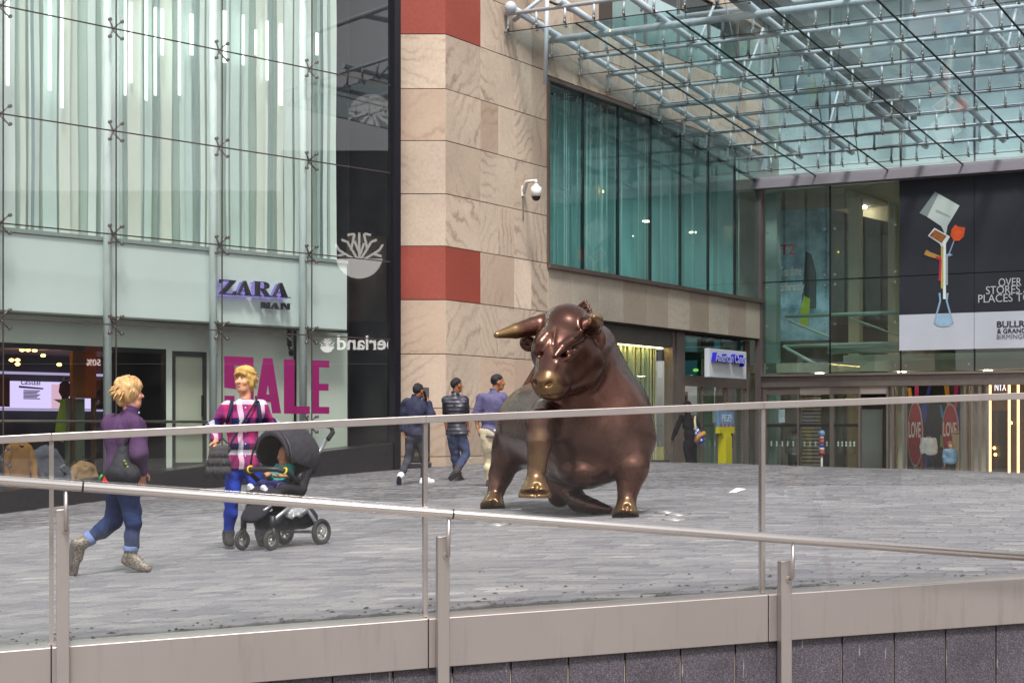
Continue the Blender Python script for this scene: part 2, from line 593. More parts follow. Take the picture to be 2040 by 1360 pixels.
# ------------------------------------------------------------------ shared materials
def stone_mat(name, base, vein, amount=.5, rnd=.12):
    k = NT(name)
    tc = k.n('ShaderNodeTexCoord'); oi = k.n('ShaderNodeObjectInfo')
    off = k.n('ShaderNodeVectorMath', operation='SCALE'); off.inputs['Scale'].default_value = 1.0
    cmb = k.n('ShaderNodeCombineXYZ')
    for i, f in enumerate((37.0, 91.0, 53.0)):
        k.l(k.math('MULTIPLY', oi.outputs['Random'], f), cmb.inputs[i])
    add = k.n('ShaderNodeVectorMath', operation='ADD')
    k.l(tc.outputs['Object'], add.inputs[0]); k.l(cmb.outputs[0], add.inputs[1])
    rot = k.n('ShaderNodeVectorRotate', rotation_type='AXIS_ANGLE'); rot.inputs['Axis'].default_value = (.6, -.75, 0)
    k.l(add.outputs[0], rot.inputs['Vector']); k.l(k.math('MULTIPLY', oi.outputs['Random'], 40.0), rot.inputs['Angle'])
    v = rot.outputs[0]
    warp = k.n('ShaderNodeTexNoise'); warp.inputs['Scale'].default_value = .55; warp.inputs['Detail'].default_value = 3
    k.l(v, warp.inputs['Vector'])
    wv = k.n('ShaderNodeTexWave'); wv.inputs['Scale'].default_value = 1.5; wv.inputs['Distortion'].default_value = 6.0
    wv.inputs['Detail'].default_value = 4; wv.inputs['Detail Scale'].default_value = 1.4; wv.inputs['Detail Roughness'].default_value = .65
    mxv = k.mix(.8, v, warp.outputs['Color'], 'ADD')
    k.l(mxv, wv.inputs['Vector'])
    veins = k.ramp(wv.outputs['Fac'], [(0.0, (1, 1, 1)), (.16, (.4, .4, .4)), (.45, (.08, .08, .08)), (1, (0, 0, 0))])
    patch = k.ramp(k.noise(v, .8, 3, .5), [(.42, (0, 0, 0)), (.66, (1, 1, 1))])
    f = k.math('MULTIPLY', k.math('MULTIPLY', veins, patch), amount)
    big = k.noise(v, .45, 4, .6)
    c0 = k.ramp(big, [(.3, tuple(x * .82 for x in lin(base))), (.7, tuple(min(1, x * 1.12) for x in lin(base)))])
    c1 = k.mix(f, c0, rgba(vein))
    fine = k.noise(v, 14, 4, .7)
    c2 = k.mix(.16, c1, k.ramp(fine, [(.3, (.25, .2, .16)), (.7, (.9, .85, .78))]), 'OVERLAY')
    r2 = k.math('FRACT', k.math('MULTIPLY', oi.outputs['Random'], 17.3))
    tint = k.ramp(r2, [(.5, (0, 0, 0)), (.62, (.55, .55, .55)), (1, (.75, .75, .75))])
    c2 = k.mix(k.math('MULTIPLY', tint, .8), c2, tuple(x * f for x, f in zip(lin(base), (.74, .62, .56))))
    val = k.math('MULTIPLY_ADD', oi.outputs['Random'], 2 * rnd); val.node.inputs[2].default_value = 1 - rnd
    hs = k.n('ShaderNodeHueSaturation'); k.l(val, hs.inputs['Value']); k.l(c2, hs.inputs['Color'])
    k.bsdf(hs.outputs[0], .72, 0, .35, k.bump(fine, .12, .01))
    MATS[name] = k.m
    return k.m
STONE = stone_mat('sandstone', (192, 174, 157), (120, 94, 84), .6, .12)
STONE_RED = stone_mat('red_panel', (152, 74, 62), (128, 62, 54), .4, .1)
STONE_GREY = stone_mat('granite_frieze', (180, 167, 152), (146, 126, 110), .25, .06)
def steel_mat(name, col, rough, stretch, var=.1):
    k = NT(name)
    vec = k.coords('Object', stretch)
    br = k.noise(vec, 60, 3, .6)
    pt = k.noise(k.coords('Object'), 1.6, 5, .65)
    c = k.mix(k.math('MULTIPLY', pt, var * 2), rgba(col), tuple(x * .55 for x in lin(col)))
    drip = k.ramp(k.noise(k.coords('Object', (7, 7, .7)), 2.2, 4, .6), [(.55, (0, 0, 0)), (.72, (1, 1, 1))])
    c = k.mix(k.math('MULTIPLY', drip, var * .9), c, (.16, .12, .10, 1))
    rr = k.math('MULTIPLY_ADD', pt, .25); rr.node.inputs[2].default_value = rough - .1
    k.bsdf(c, rr, .9, .5, k.bump(br, .06, .004))
    MATS[name] = k.m
    return k.m
STEEL = steel_mat('brushed_steel', (190, 180, 176), .36, (1, 1, 12))
STEEL_SHINY = steel_mat('polished_steel', (216, 208, 204), .2, (1, 1, 1), .04)
STEEL_DULL = steel_mat('weathered_steel', (192, 182, 178), .40, (1, 1, 10), .22)
FRAME_GREY = M('grey_metal_frame', (132, 118, 112), .45, .5, .12, 4, .05)
BLACK = M('black_metal', (22, 21, 24), .35, .2, .1, 4)
CANOPY_STEEL = M('canopy_steel', (182, 190, 198), .35, 0, .05, 3)
WHITE_STEEL = M('white_painted_steel', (214, 220, 226), .35, 0, .05, 3)
JOINT = M('silicone_joint', (62, 50, 48), .7)
G_FRONT = GLASS('shop_front_glass', (250, 253, 251), 1.5, .04)
G_BAL = GLASS('balustrade_glass', (250, 251, 251), 1.1, .045)
G_TEAL = GLASS('teal_window_glass', (234, 246, 245), .55, .05)
G_CAN = GLASS('canopy_glass', (240, 247, 248), .6, .2, trans=(206, 224, 228))
G_ENT = GLASS('entrance_glass', (240, 248, 245), 1.5, .03)

# ------------------------------------------------------------------ plaza: one sheet plus individual pavers
BAL_O = Vector((-.444, 8.97, 0)); BAL_U = Vector((3.573, .92, 0)).normalized(); BAL_N = Vector((BAL_U.y, -BAL_U.x, 0))
def bal_line_y(x):
    return BAL_O.y + (x - BAL_O.x) * BAL_U.y / BAL_U.x
def ground_sheet():
    us = np.concatenate([np.linspace(-60, -12, 9), np.linspace(-11, 15, 53), np.linspace(18, 60, 8)])
    ts = np.concatenate([np.linspace(0, 40, 81), np.array([42, 44, 46, 50, 60, 80, 120, 200])])
    vs = []; fs = []
    for j, t in enumerate(ts):
        for i, x in enumerate(us):
            y0 = max(bal_line_y(x), 1.0) if x > -30 else 1.0
            y = y0 + .02 + t
            vs.append((x, y, float(gz(x, y)) - .012))
    n = len(us)
    for j in range(len(ts) - 1):
        for i in range(n - 1):
            fs.append((j * n + i, j * n + i + 1, (j + 1) * n + i + 1, (j + 1) * n + i))
    mb = MB(); mb.add(vs, fs, True)
    return mb
k = NT('paving_bed')
vec = k.coords('Object')
c = k.ramp(k.noise(vec, 9, 5, .7), [(.3, lin((34, 32, 31))), (.7, lin((54, 52, 51)))])
k.bsdf(c, .85)
MATS['paving_bed'] = k.m
plaza = ground_sheet().build('plaza', MATS['paving_bed'])
tag(plaza, kind='structure')

def paver_mat():
    k = NT('slate_paver')
    at_ = k.n('ShaderNodeAttribute', attribute_name='tone')
    oi = k.n('ShaderNodeObjectInfo')
    at2 = k.n('ShaderNodeAttribute', attribute_name='tone', attribute_type='GEOMETRY')
    # single pavers carry tone 0 and take the random number of their object
    isobj = k.math('LESS_THAN', at_.outputs['Fac'], .001)
    r = k.math('ADD', at_.outputs['Fac'], k.math('MULTIPLY', isobj, oi.outputs['Random']))
    geo = k.n('ShaderNodeNewGeometry')
    mp = k.n('ShaderNodeMapping'); k.l(geo.outputs['Position'], mp.inputs['Vector'])
    v = mp.outputs[0]
    big = k.noise(v, .45, 4, .6)
    fine = k.noise(v, 45, 5, .75)
    tone = k.ramp(r, [(0, lin((102, 100, 106))), (.30, lin((113, 111, 115))), (.62, lin((121, 119, 121))), (.93, lin((130, 127, 128))), (.985, lin((144, 140, 139))), (1, lin((86, 85, 95)))])
    c = k.mix(.4, tone, k.ramp(big, [(.32, (.30, .30, .32)), (.7, (.72, .71, .70))]), 'OVERLAY')
    c = k.mix(.30, c, k.ramp(fine, [(.3, (.2, .2, .2)), (.7, (.85, .85, .85))]), 'OVERLAY')
    spots = k.ramp(k.noise(v, 5.5, 2, .5), [(.70, (0, 0, 0)), (.74, (1, 1, 1))])
    c = k.mix(k.math('MULTIPLY', spots, .35), c, (.05, .05, .05, 1))
    rr = k.math('MULTIPLY_ADD', big, .35); rr.node.inputs[2].default_value = .36
    k.bsdf(c, rr, 0, .45, k.bump(fine, .25, .004))
    return k.m
PAVER = paver_mat()
PA = Vector((.885, -.466, 0)); PB = Vector((.466, .885, 0))
PW = .15
LEN = [.20, .27, .36]
cells = []
rowr = random.Random(3)
for j in range(-55, 375):
    b = 7.0 * .0 + j * PW
    a = -34 + rowr.uniform(0, .5)
    while a < 6:
        L = rowr.choice(LEN)
        cc = PA * (a + L / 2) + PB * (b + PW / 2)
        a += L
        x, y = cc.x, cc.y
        if y < 7.5 or y > 47.2 or x < -.36 * y - 2.0 or x > .34 * y + 2.5:
            continue
        if y < bal_line_y(x) + .34:
            continue
        if (Vector((x, y, 0)) - Vector((-2.49, 36, 0))).dot(Vector((.747, -.665, 0))) < .02 and x < -1.4 and y < 40:
            continue
        dS = (Vector((x, y, 0)) - Vector((-1.433, 38, 0))).dot(Vector((.866, -.5, 0)))
        if (y > 37.5 and x < -1) or (y > 37.7 and dS < .02):
            continue
        cells.append((x, y, L))
def paver_shape(L, W, T=.03, g=.010, c=.006):
    l, w = L / 2 - g, W / 2 - g
    vs = [(-l, -w, -T), (l, -w, -T), (l, w, -T), (-l, w, -T), (-l, -w, -c), (l, -w, -c), (l, w, -c), (-l, w, -c),
          (-l + c, -w + c, 0), (l - c, -w + c, 0), (l - c, w - c, 0), (-l + c, w - c, 0)]
    fs = [(0, 1, 5, 4), (1, 2, 6, 5), (2, 3, 7, 6), (3, 0, 4, 7), (4, 5, 9, 8), (5, 6, 10, 9), (6, 7, 11, 10), (7, 4, 8, 11), (8, 9, 10, 11)]
    return vs, fs
def paver_frame(x, y, r):
    e = .3
    z = float(gz(x, y))
    za = float(gz(x + PA.x * e, y + PA.y * e)) - z; zb = float(gz(x + PB.x * e, y + PB.y * e)) - z
    A = Vector((PA.x, PA.y, za / e + r.uniform(-.006, .006))).normalized(); B = Vector((PB.x, PB.y, zb / e + r.uniform(-.008, .008)))
    N = A.cross(B).normalized(); B = N.cross(A)
    return A, B, N, Vector((x, y, z + .004 + r.uniform(-.0022, .0022)))
order = sorted(range(len(cells)), key=lambda i: cells[i][1] + (0 if abs(cells[i][0]) < .31 * cells[i][1] else 30))
near = set(order[:298])
proto = {}
for L in LEN:
    vs, fs = paver_shape(L, PW)
    me = bpy.data.meshes.new('paver'); me.from_pydata(vs, [], fs); me.materials.append(PAVER)
    at_ = me.attributes.new('tone', 'FLOAT', 'FACE'); at_.data.foreach_set('value', [0.0] * len(fs))
    proto[L] = me
VV = []; FF = []; TT = []
pr = random.Random(11)
for i, (x, y, L) in enumerate(cells):
    A, B, N, P = paver_frame(x, y, pr)
    if i in near:
        o = bpy.data.objects.new('paver', proto[L]); COL.objects.link(o)
        o.parent = plaza
        m = Matrix.Identity(4)
        for r_ in range(3):
            m[r_][0] = A[r_]; m[r_][1] = B[r_]; m[r_][2] = N[r_]; m[r_][3] = P[r_]
        o.matrix_world = m
    else:
        vs, fs = paver_shape(L, PW) if y < 24 else (None, None)
        b = len(VV)
        if vs is None:
            l, w = L / 2 - .010, PW / 2 - .010
            vs = [(-l, -w, 0), (l, -w, 0), (l, w, 0), (-l, w, 0)]; fs = [(0, 1, 2, 3)]
        VV.extend([P + A * p[0] + B * p[1] + N * p[2] for p in vs])
        t = pr.uniform(.002, 1)
        for f in fs:
            FF.append([q + b for q in f]); TT.append(t)
me = bpy.data.meshes.new('paver_field'); me.from_pydata([tuple(v) for v in VV], [], FF); me.materials.append(PAVER)
at_ = me.attributes.new('tone', 'FLOAT', 'FACE'); at_.data.foreach_set('value', TT)
pf = link('paver_field', me, None, plaza, 'stuff')
bpy.context.view_layer.update()

# lower walkway where the photographer stands, beneath the retaining wall
mb = MB()
mb.add([(-60, -70, -1.05), (60, -70, -1.05), (60, bal_line_y(60), -1.05), (-60, bal_line_y(-60) if False else 2.0, -1.05)], [(0, 1, 2, 3)])
tag(mb.build('lower_pavement', M('lower_paving', (128, 124, 120), .8, 0, .2, 2, .2, 30)), kind='structure')

# ------------------------------------------------------------------ glass balustrade
POST = [-4.045, -2.2, -.355 + .0, 1.49, 3.335, 5.18]
# positions along the balustrade measured from BAL_O; posts of the photograph sit at -1.845, 0, 1.845
POST = [-3.69, -1.845, 0.0, 1.845, 3.69, 5.535]
def bz(t):
    """kerb top along the balustrade"""
    P = BAL_O + BAL_U * t
    return -.006 + .0466 * t * .968 - .0015 * t * t
def bp(t, z, d=0.0):
    P = BAL_O + BAL_U * t + BAL_N * d
    return Vector((P.x, P.y, z))
def bbox(mb, t0, t1, z00, z01, z10, z11, d0, d1):
    """box along the balustrade whose bottom runs z00..z01 and top z10..z11"""
    mb.hexa([bp(t0, z00, d0), bp(t1, z01, d0), bp(t1, z01, d1), bp(t0, z00, d1), bp(t0, z10, d0), bp(t1, z11, d0), bp(t1, z11, d1), bp(t0, z10, d1)])
    return mb
GH = 1.0
bal = thing('glass_balustrade', 'frameless glass balustrade with flat steel top rail along the plaza edge', 'balustrade', bp(0, bz(0)))
for i in range(len(POST) - 1):
    t0, t1 = POST[i], POST[i + 1]
    mb = MB(); bbox(mb, t0 + .012, t1 - .012, bz(t0 + .012) - .03, bz(t1 - .012) - .03, bz(t0) + GH - .013, bz(t1) + GH - .013, -.006, .006)
    mb.build('glass_pane', G_BAL, bal)
    mb = MB(); bbox(mb, t0 + .002, t1 - .002, bz(t0) - .25, bz(t1) - .25, bz(t0), bz(t1), -.17, .09)
    mb.build('fascia_panel', STEEL_DULL, bal, bevel=.004)
    mb = MB(); bbox(mb, t0, t1, bz(t0) + GH - .012, bz(t1) + GH - .012, bz(t0) + GH + .026, bz(t1) + GH + .026, -.03, .03)
    mb.build('top_rail', STEEL, bal, bevel=.003)
for t in POST:
    mb = MB(); bbox(mb, t - .011, t + .011, bz(t) + .002, bz(t) + .002, bz(t) + GH - .013, bz(t) + GH - .013, -.025, .018)
    mb.build('mullion', STEEL_SHINY, bal)

# ------------------------------------------------------------------ retaining wall below it
wall = thing('retaining_wall', 'dark speckled granite retaining wall under the steel fascia of the balustrade', 'wall', bp(0, -1.05))
k = NT('dark_granite')
geo = k.n('ShaderNodeNewGeometry'); oi = k.n('ShaderNodeObjectInfo')
f1 = k.noise(geo.outputs['Position'], 130, 3, .8)
f2 = k.noise(geo.outputs['Position'], 3, 5, .6)
c = k.ramp(f1, [(.32, lin((38, 34, 40))), (.52, lin((74, 68, 76))), (.72, lin((128, 122, 130)))])
c = k.mix(.5, c, k.ramp(f2, [(.3, (.25, .25, .25)), (.7, (.65, .65, .65))]), 'OVERLAY')
sc_ = k.ramp(k.noise(k.coords('Object', (9, 9, 1.2)), 6, 2, .5), [(.70, (0, 0, 0)), (.73, (1, 1, 1))])
c = k.mix(k.math('MULTIPLY', sc_, .25), c, (.6, .58, .58, 1))
k.bsdf(c, .5, 0, .5, k.bump(f1, .08, .003))
GRANITE = k.m
mb = MB(); bbox(mb, -3.69, 7, -1.2, -1.2, bz(-3.69) - .255, bz(7) - .255, -.3, .046); mb.build('mortar_bed', M('mortar', (176, 158, 138), .9, 0, .2, 10), wall)
t = -3.69 + .13; j = 0
while t < 5.3:
    t1 = t + .3075
    for r_, (za, zb) in enumerate(((-.248, -.70), (-.71, -1.14))):
        off = .0
        mb = MB(); bbox(mb, t + .004, t1 - .004, (bz(t) if r_ == 0 else 0.028) * 1.0 + zb if r_ == 0 else -1.3, (bz(t1) if r_ == 0 else 0) + zb if r_ == 0 else -1.3, bz(t) + za, bz(t1) + za, .02, .062)
        mb.build('granite_slab', GRANITE, wall, bevel=.002)
    t = t1

# ------------------------------------------------------------------ ramp handrail in front of the glass
rail = thing('ramp_handrail', 'round steel ramp handrail on flat posts sloping down to the right', 'handrail', bp(0, -1.05, .2))
DR = .2
def rz(t):
    return .6905 - .0845 * (t + 1.845)
RP = [-3.62, -1.79, .068, 1.925, 3.78]
RAILB = [-4.2, -1.70, .10, 5.6]
mb = MB(); mb.tube([bp(RAILB[0], rz(RAILB[0]), DR), bp(RAILB[-1], rz(RAILB[-1]), DR)], .0245, 24); mb.build('tube', STEEL_SHINY, rail)
for a in RAILB[1:-1]:
    mb = MB(); mb.tube([bp(a - .004, rz(a - .004), DR), bp(a + .004, rz(a + .004), DR)], .0252, 24); mb.build('joint_ring', BLACK, rail)
for t in RP:
    zt = rz(t) - .115
    mb = MB(); bbox(mb, t - .033, t + .028, -1.06, -1.06, zt - .004, zt + .004, .0925, .15); po = mb.build('post', STEEL_DULL, rail, bevel=.004)
    mb = MB(); mb.tube([bp(t + .012, rz(t) - .03, DR), bp(t + .012, zt - .09, DR - .01), bp(t + .012, zt - .10, .15)], .010, 8); mb.disc(bp(t + .012, zt - .10, .153), BAL_N, .018, .012, 14)
    mb.build('bracket', STEEL, rail)
# ------------------------------------------------------------------ left shop building with the point-fixed glass front
FL = Frame((-2.49, 36), (-.665, -.747), (.747, -.665))
LS = [0.0, 2.14, 4.37, 6.74, 9.0, 11.25, 13.5]
LZ = [2.79, 4.38, 6.20, 8.0, 9.82, 11.7]
def lpt(s):                      # top of the sloping plinth
    return .578 - (s - 1.19) * .083
def lg(s, d=0):
    p = FL.p(s, 0, d)
    return float(gz(p.x, p.y))
shop = thing('glass_fronted_shop', 'two storey shop building with bolted glass front and pale hanging strips upstairs', 'shop', FL.p(6, lg(6)))
for i in range(len(LS) - 1):
    a0, a1 = LS[i] + .012, LS[i + 1] - .012
    zs = [None] + LZ
    for j in range(len(LZ)):
        z0a, z0b = (lpt(a0) + .02, lpt(a1) + .02) if j == 0 else (LZ[j - 1] + .012,) * 2
        z1 = LZ[j] - .012
        mb = MB(); FL.quadbox(mb, [(a0, z0a), (a1, z0b), (a1, z1), (a0, z1)], -.02, 0)
        mb.build('glass_pane', G_FRONT, shop)
for z in LZ[:-1]:
    mb = MB(); FL.box(mb, 0, 13.5, z - .011, z + .011, -.017, -.002); mb.build('joint', JOINT, shop)
for s in LS[1:-1]:
    mb = MB(); FL.box(mb, s - .011, s + .011, lpt(s), 11.7, -.018, -.0035); mb.build('joint', JOINT, shop)
# spider brackets
SPM = M('spider_steel', (128, 118, 116), .35, .8)
for s in LS[1:]:
    for z in LZ[:-1] + [lpt(s) + .55]:
        mb = MB()
        c = FL.p(s + .01, z, -.085)
        for sx in (-1, 1):
            for sz in (-1, 1):
                e = FL.p(s + sx * .13, z + sz * .15, -.035)
                mb.tube([c, c.lerp(e, .55) + Vector((0, 0, sz * .015)), e], .014, 6, rs=[.024, .017, .014])
                mb.disc(FL.p(s + sx * .13, z + sz * .15, -.01), FL.n, .032, .05, 10)
        mb.ball(c, .035, 8, 5)
        mb.build('spider_bracket', SPM, shop)
COLM = M('white_column_paint', (226, 234, 235), .4, 0, .03, 2)
for s in LS[1:]:
    mb = MB(); mb.tube([FL.p(s, lg(s) - .2, -.27), FL.p(s, 11.7, -.27)], .075, 16); mb.build('column', COLM, shop)
# plinth and end fin
mb = MB()
FL.quadbox(mb, [(-.02, lg(0) - .4), (13.5, lg(13.5) - .5), (13.5, lpt(13.5)), (-.02, lpt(0))], -.5, .06)
PLINTH = M('black_granite', (40, 38, 42), .3, 0, .25, 8, .02, 60)
mb.build('plinth', PLINTH, shop, bevel=.01)
mb = MB(); FL.box(mb, -.20, -.03, lg(0) - .5, 12, -1.0, .1); mb.build('end_fin', M('fin_black', (34, 31, 38), .3, .3, .15, 2), shop)
mb = MB(); FL.box(mb, -.03, 13.5, 11.72, 12.4, -6, .08); mb.build('parapet', FRAME_GREY, shop)
# upstairs: mint back wall, floor edge, hanging strips
MINT = M('mint_panel', (206, 222, 214), .75, 0, .05, 1.2)
aR = FL.pix(691, 600, -.42)[0]
mb = MB(); FL.box(mb, aR, 13.5, 4.30, 11.7, -1.05, -.95); mb.build('back_panel', MINT, shop)
mb = MB(); FL.box(mb, aR, 13.5, 4.30, 4.37, -.94, -.38); mb.build('floor_edge', M('floor_edge_grey', (150, 158, 158), .6), shop)
STRIP = [M('strip_white', (232, 240, 237), .6, 0, .03), M('strip_pale', (206, 222, 218), .6, 0, .03), M('strip_cream', (222, 226, 216), .6, 0, .03), M('strip_slate', (140, 158, 160), .5, 0, .05), M('strip_sage', (170, 188, 184), .55, 0, .05)]
rs = random.Random(21)
s = aR + .1
ns = 0
while s < 11.2:
    kd = rs.choices([0, 1, 2, 3, 4], [5, 4, 4, 4, 1])[0]
    w = rs.choice([.05, .06, .075]) if kd > 2 else rs.choice([.06, .1, .16, .22, .28])
    d = rs.uniform(-.85, -.5)
    tilt = rs.uniform(-.03, .03)
    mb = MB(); top = 11.6
    seg = 6
    pts = [(s + tilt * (1 - q / seg) + .012 * math.sin(q * 1.7 + s * 5), 4.385 + (top - 4.385) * q / seg) for q in range(seg + 1)]
    for q in range(seg):
        FL.quadbox(mb, [(pts[q][0], pts[q][1]), (pts[q][0] + w, pts[q][1]), (pts[q + 1][0] + w, pts[q + 1][1]), (pts[q + 1][0], pts[q + 1][1])], d - .012, d)
    mb.build('hanging_strip', STRIP[kd], shop); ns += 1
    s += w + rs.choice([.0, .0, .02, .05])
STRIP_GLOW = M('bright_band_glow', (240, 255, 248), emit=1.5)  # narrow glowing bands for the bright verticals showing in the front
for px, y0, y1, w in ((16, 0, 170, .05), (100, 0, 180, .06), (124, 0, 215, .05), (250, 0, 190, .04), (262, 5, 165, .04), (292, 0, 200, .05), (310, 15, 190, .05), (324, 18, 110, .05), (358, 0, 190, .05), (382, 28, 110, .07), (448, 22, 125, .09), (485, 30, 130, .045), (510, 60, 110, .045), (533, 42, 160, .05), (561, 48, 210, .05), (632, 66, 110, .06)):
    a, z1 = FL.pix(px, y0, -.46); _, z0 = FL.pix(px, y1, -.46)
    mb = MB(); FL.box(mb, a - w / 2, a + w / 2, z0, z1, -.48, -.46); mb.build('bright_band', STRIP_GLOW, shop)
# added glowing bars above the view, put in to brighten the display
FILL_BAR = M('fill_bar', (236, 255, 248), emit=10.0)
for q in range(5):
    mb = MB(); FL.box(mb, 1.6 + q * 2.3, 3.4 + q * 2.3, 11.45, 11.6, -.4, -.15); mb.build('fill_bar', FILL_BAR, shop)
# fascia panel behind the glass, its soffit and the lower wall
WHITEW = M('white_fascia', (222, 230, 230), .5, 0, .03, 1)
zf0 = FL.pix(340, 636, -.42)[1]
mb = MB(); FL.box(mb, aR, 13.5, zf0, 4.29, -.6, -.42); mb.build('fascia_panel', WHITEW, shop)
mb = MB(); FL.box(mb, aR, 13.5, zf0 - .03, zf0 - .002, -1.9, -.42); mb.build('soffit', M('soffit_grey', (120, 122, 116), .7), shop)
WALLW = M('pale_shop_wall', (222, 226, 216), .7, 0, .04, 1.5)
DW = -1.0
aO = FL.pix(330, 800, DW)[0]; zO = FL.pix(200, 690, DW)[1]
aD0 = FL.pix(343, 800, DW)[0]; aD1 = FL.pix(411, 800, DW)[0]
zD0 = FL.pix(375, 930, DW)[1]; zD1 = FL.pix(375, 700, DW)[1]
aRw = FL.pix(692, 800, DW)[0]
mb = MB()
FL.box(mb, aO, 13.5, zO, zf0 - .031, DW - .1, DW); FL.box(mb, aD0, aO, -.4, zf0 - .031, DW - .1, DW - .001)
FL.box(mb, aD1, aD0, zD1, zf0 - .031, DW - .1, DW - .002); FL.box(mb, aD1, aD0, -.4, zD0, DW - .1, DW - .002)
FL.box(mb, aRw, aD1, -.4, zf0 - .031, DW - .1, DW)
mb.build('inner_wall', WALLW, shop)
mb = MB(); FL.box(mb, -.03, 13.5, -.8, -.0 + lg(6) + .12, -6, -.51); mb.build('shop_floor', M('shop_floor', (60, 56, 54), .4, 0, .2, 3), shop)
# narrow side door
mb = MB()
for (a0, a1, z0, z1) in ((aD1, aD1 + .07, zD0, zD1), (aD0 - .07, aD0, zD0, zD1), (aD1 + .07, aD0 - .07, zD1 - .09, zD1), (aD1 + .07, aD0 - .07, zD0, zD0 + .09)):
    FL.box(mb, a0, a1, z0, z1, DW - .06, DW + .012)
dr = mb.build('door_frame', M('door_frame_dark', (62, 62, 60), .5), shop)
mb = MB(); FL.box(mb, aD1 + .07, aD0 - .07, zD0 + .09, zD1 - .09, DW - .05, DW - .03); mb.build('door_panel', M('door_panel_pale', (196, 198, 180), .25, 0, .04, 2), dr)
mb = MB(); FL.box(mb, aD1 + .10, aD1 + .13, 1.2, 1.6, DW + .012, DW + .06); mb.build('handle', BLACK, dr)
# dark end bay at the right of the front
NIGHT = M('dark_interior', (26, 25, 32), .5, 0, .2, 2)
mb = MB()
FL.box(mb, -3.5, 3.5, -.4, 11.7, -3.2, -3.1)
FL.box(mb, -.02, .0, -.4, 11.7, -3.1, -.1)
FL.box(mb, aRw - .06, aRw - .002, -.4, 11.7, -3.1, -1.0)
mb.build('end_bay_lining', NIGHT, shop)
mb = MB(); FL.box(mb, .0, aRw - .07, 3.2, 4.3, -2.6, -2.5); FL.box(mb, .1, .9, 1.2, 2.2, -2.9, -2.8); mb.build('end_bay_poster', M('poster_brown', (84, 72, 62), .5, 0, .6, 3), shop)
# rail seen inside the front
a0 = FL.pix(412, 841, -.9)[0]; z0 = FL.pix(200, 839, -.9)[1]
mb = MB(); mb.tube([FL.p(a0, z0, -.9), FL.p(13.2, z0, -.9)], .028, 10); mb.build('inner_rail', STEEL, shop)
# shop room behind the big opening
DB = -5.6
mb = MB(); FL.box(mb, aO - 4.2, 13.5, -.4, zf0, DB - .1, DB); FL.box(mb, aO - 4.3, aO - 4.2, -.4, zf0, DB, DW - .101); FL.box(mb, 13.5, 13.6, -.4, 4, DB, -.6)
mb.build('room_wall', M('room_dark', (44, 40, 44), .6, 0, .2, 2), shop)
mb = MB(); FL.box(mb, aO - 4.2, 13.5, zO + .02, zO + .1, DB, DW - .101); mb.build('room_ceiling', M('ceiling_brown', (136, 92, 66), .6, 0, .12, 2), shop)
mb = MB()
for (a0, a1, z0, z1) in ((aO, aO + .05, -.2, zO), (aO + .05, 13.5, zO - .09, zO)):
    FL.box(mb, a0, a1, z0, z1, DW - .08, DW + .015)
mb.build('opening_frame', BLACK, shop)
mb = MB(); FL.box(mb, FL.pix(258, 800, -2.2)[0] - 1.3, FL.pix(264, 800, -2.2)[0], -.3, zO, -2.9, -2.8); mb.build('dark_partition', M('partition_black', (30, 27, 26), .4, 0, .3, 3), shop)
YEL = M('downlight_glow', (255, 200, 90), emit=6.0)
for px, py in ((44, 697), (56, 697), (69, 698), (86, 708), (23, 717), (35, 717), (35, 725), (118, 726), (223, 709)):
    a, z = FL.pix(px, py, -3.4)
    mb = MB(); mb.ball(FL.p(a, z, -3.4), (.05, .05, .03), 10, 6); mb.build('downlight', YEL, shop)
# orange column and wall screen
mb = MB(); a1, _ = FL.pix(145, 800, -3.0); a0, _ = FL.pix(192, 800, -3.0); zb = FL.pix(165, 793, -3.0)[1]
FL.box(mb, a0, a1, zb, zO + .02, -3.1, -3.0); mb.build('orange_panel', M('orange_wood', (186, 112, 44), .5, 0, .15, 3), shop)
mb = MB(); FL.box(mb, a0, a0 + .06, -.3, zb, -3.1, -3.0); FL.box(mb, a1 - .06, a1, -.3, zb, -3.1, -3.0); mb.build('mirror_frame', M('oak_frame', (130, 88, 52), .5), shop)
mb = MB(); FL.box(mb, a0 + .06, a1 - .06, -.3, zb, -3.35, -3.3); mb.build('mirror', M('green_print', (150, 170, 140), .4, 0, .5, 1.2), shop)
mb = MB(); FL.poly(mb, [(a0 + .55, zb - .85), (a0 + .75, zb - .8), (a0 + .72, zb - .45), (a0 + .62, zb - .1), (a0 + .78, zb - .02), (a0 + .5, zb - .02), (a0 + .48, zb - .5)], -3.298, -3.29)
mb.build('printed_shape', M('lime_print', (190, 215, 60), .5), shop)
# LED screen: a thing of its own on the back wall
sa1, sz1 = FL.pix(-40, 757, -5.2); sa0, sz0 = FL.pix(266, 815, -5.2)
def glow(name, col, e=1.0):
    return M(name, col, emit=e)
scr = thing('wall_screen', 'long lit wall screen reading casual with red shirted figures behind the shop window', 'screen', FL.p((sa0 + sa1) / 2, sz0, -5.2))
mb = MB(); FL.box(mb, sa0, sa1, sz0, sz1, -5.3, -5.2); mb.build('panel', glow('screen_lilac', (206, 190, 240), .75), scr)
mb = MB(); FL.box(mb, sa0, sa1, sz1 + .14, sz1 + .19, -5.3, -5.2); FL.box(mb, sa0, sa1, sz0 - .05, sz0 - .012, -5.3, -5.19); mb.build('trim', glow('trim_glow', (190, 175, 220), .5), scr)
def spt(px, py):
    return FL.pix(px, py, -5.19)
BLK = M('print_black', (18, 16, 20), .6)
RU = -FL.u
mb = MB(); a, z = spt(42, 766); a2, _ = spt(80, 766)
lettering(mb, 'casual', FL.p(a, z, -5.195), RU, (0, 0, 1), FL.n, width=abs(a - a2), extrude=.006)
for q in range(2):
    pass
q0 = spt(38, 770); q1 = spt(86, 772.5)
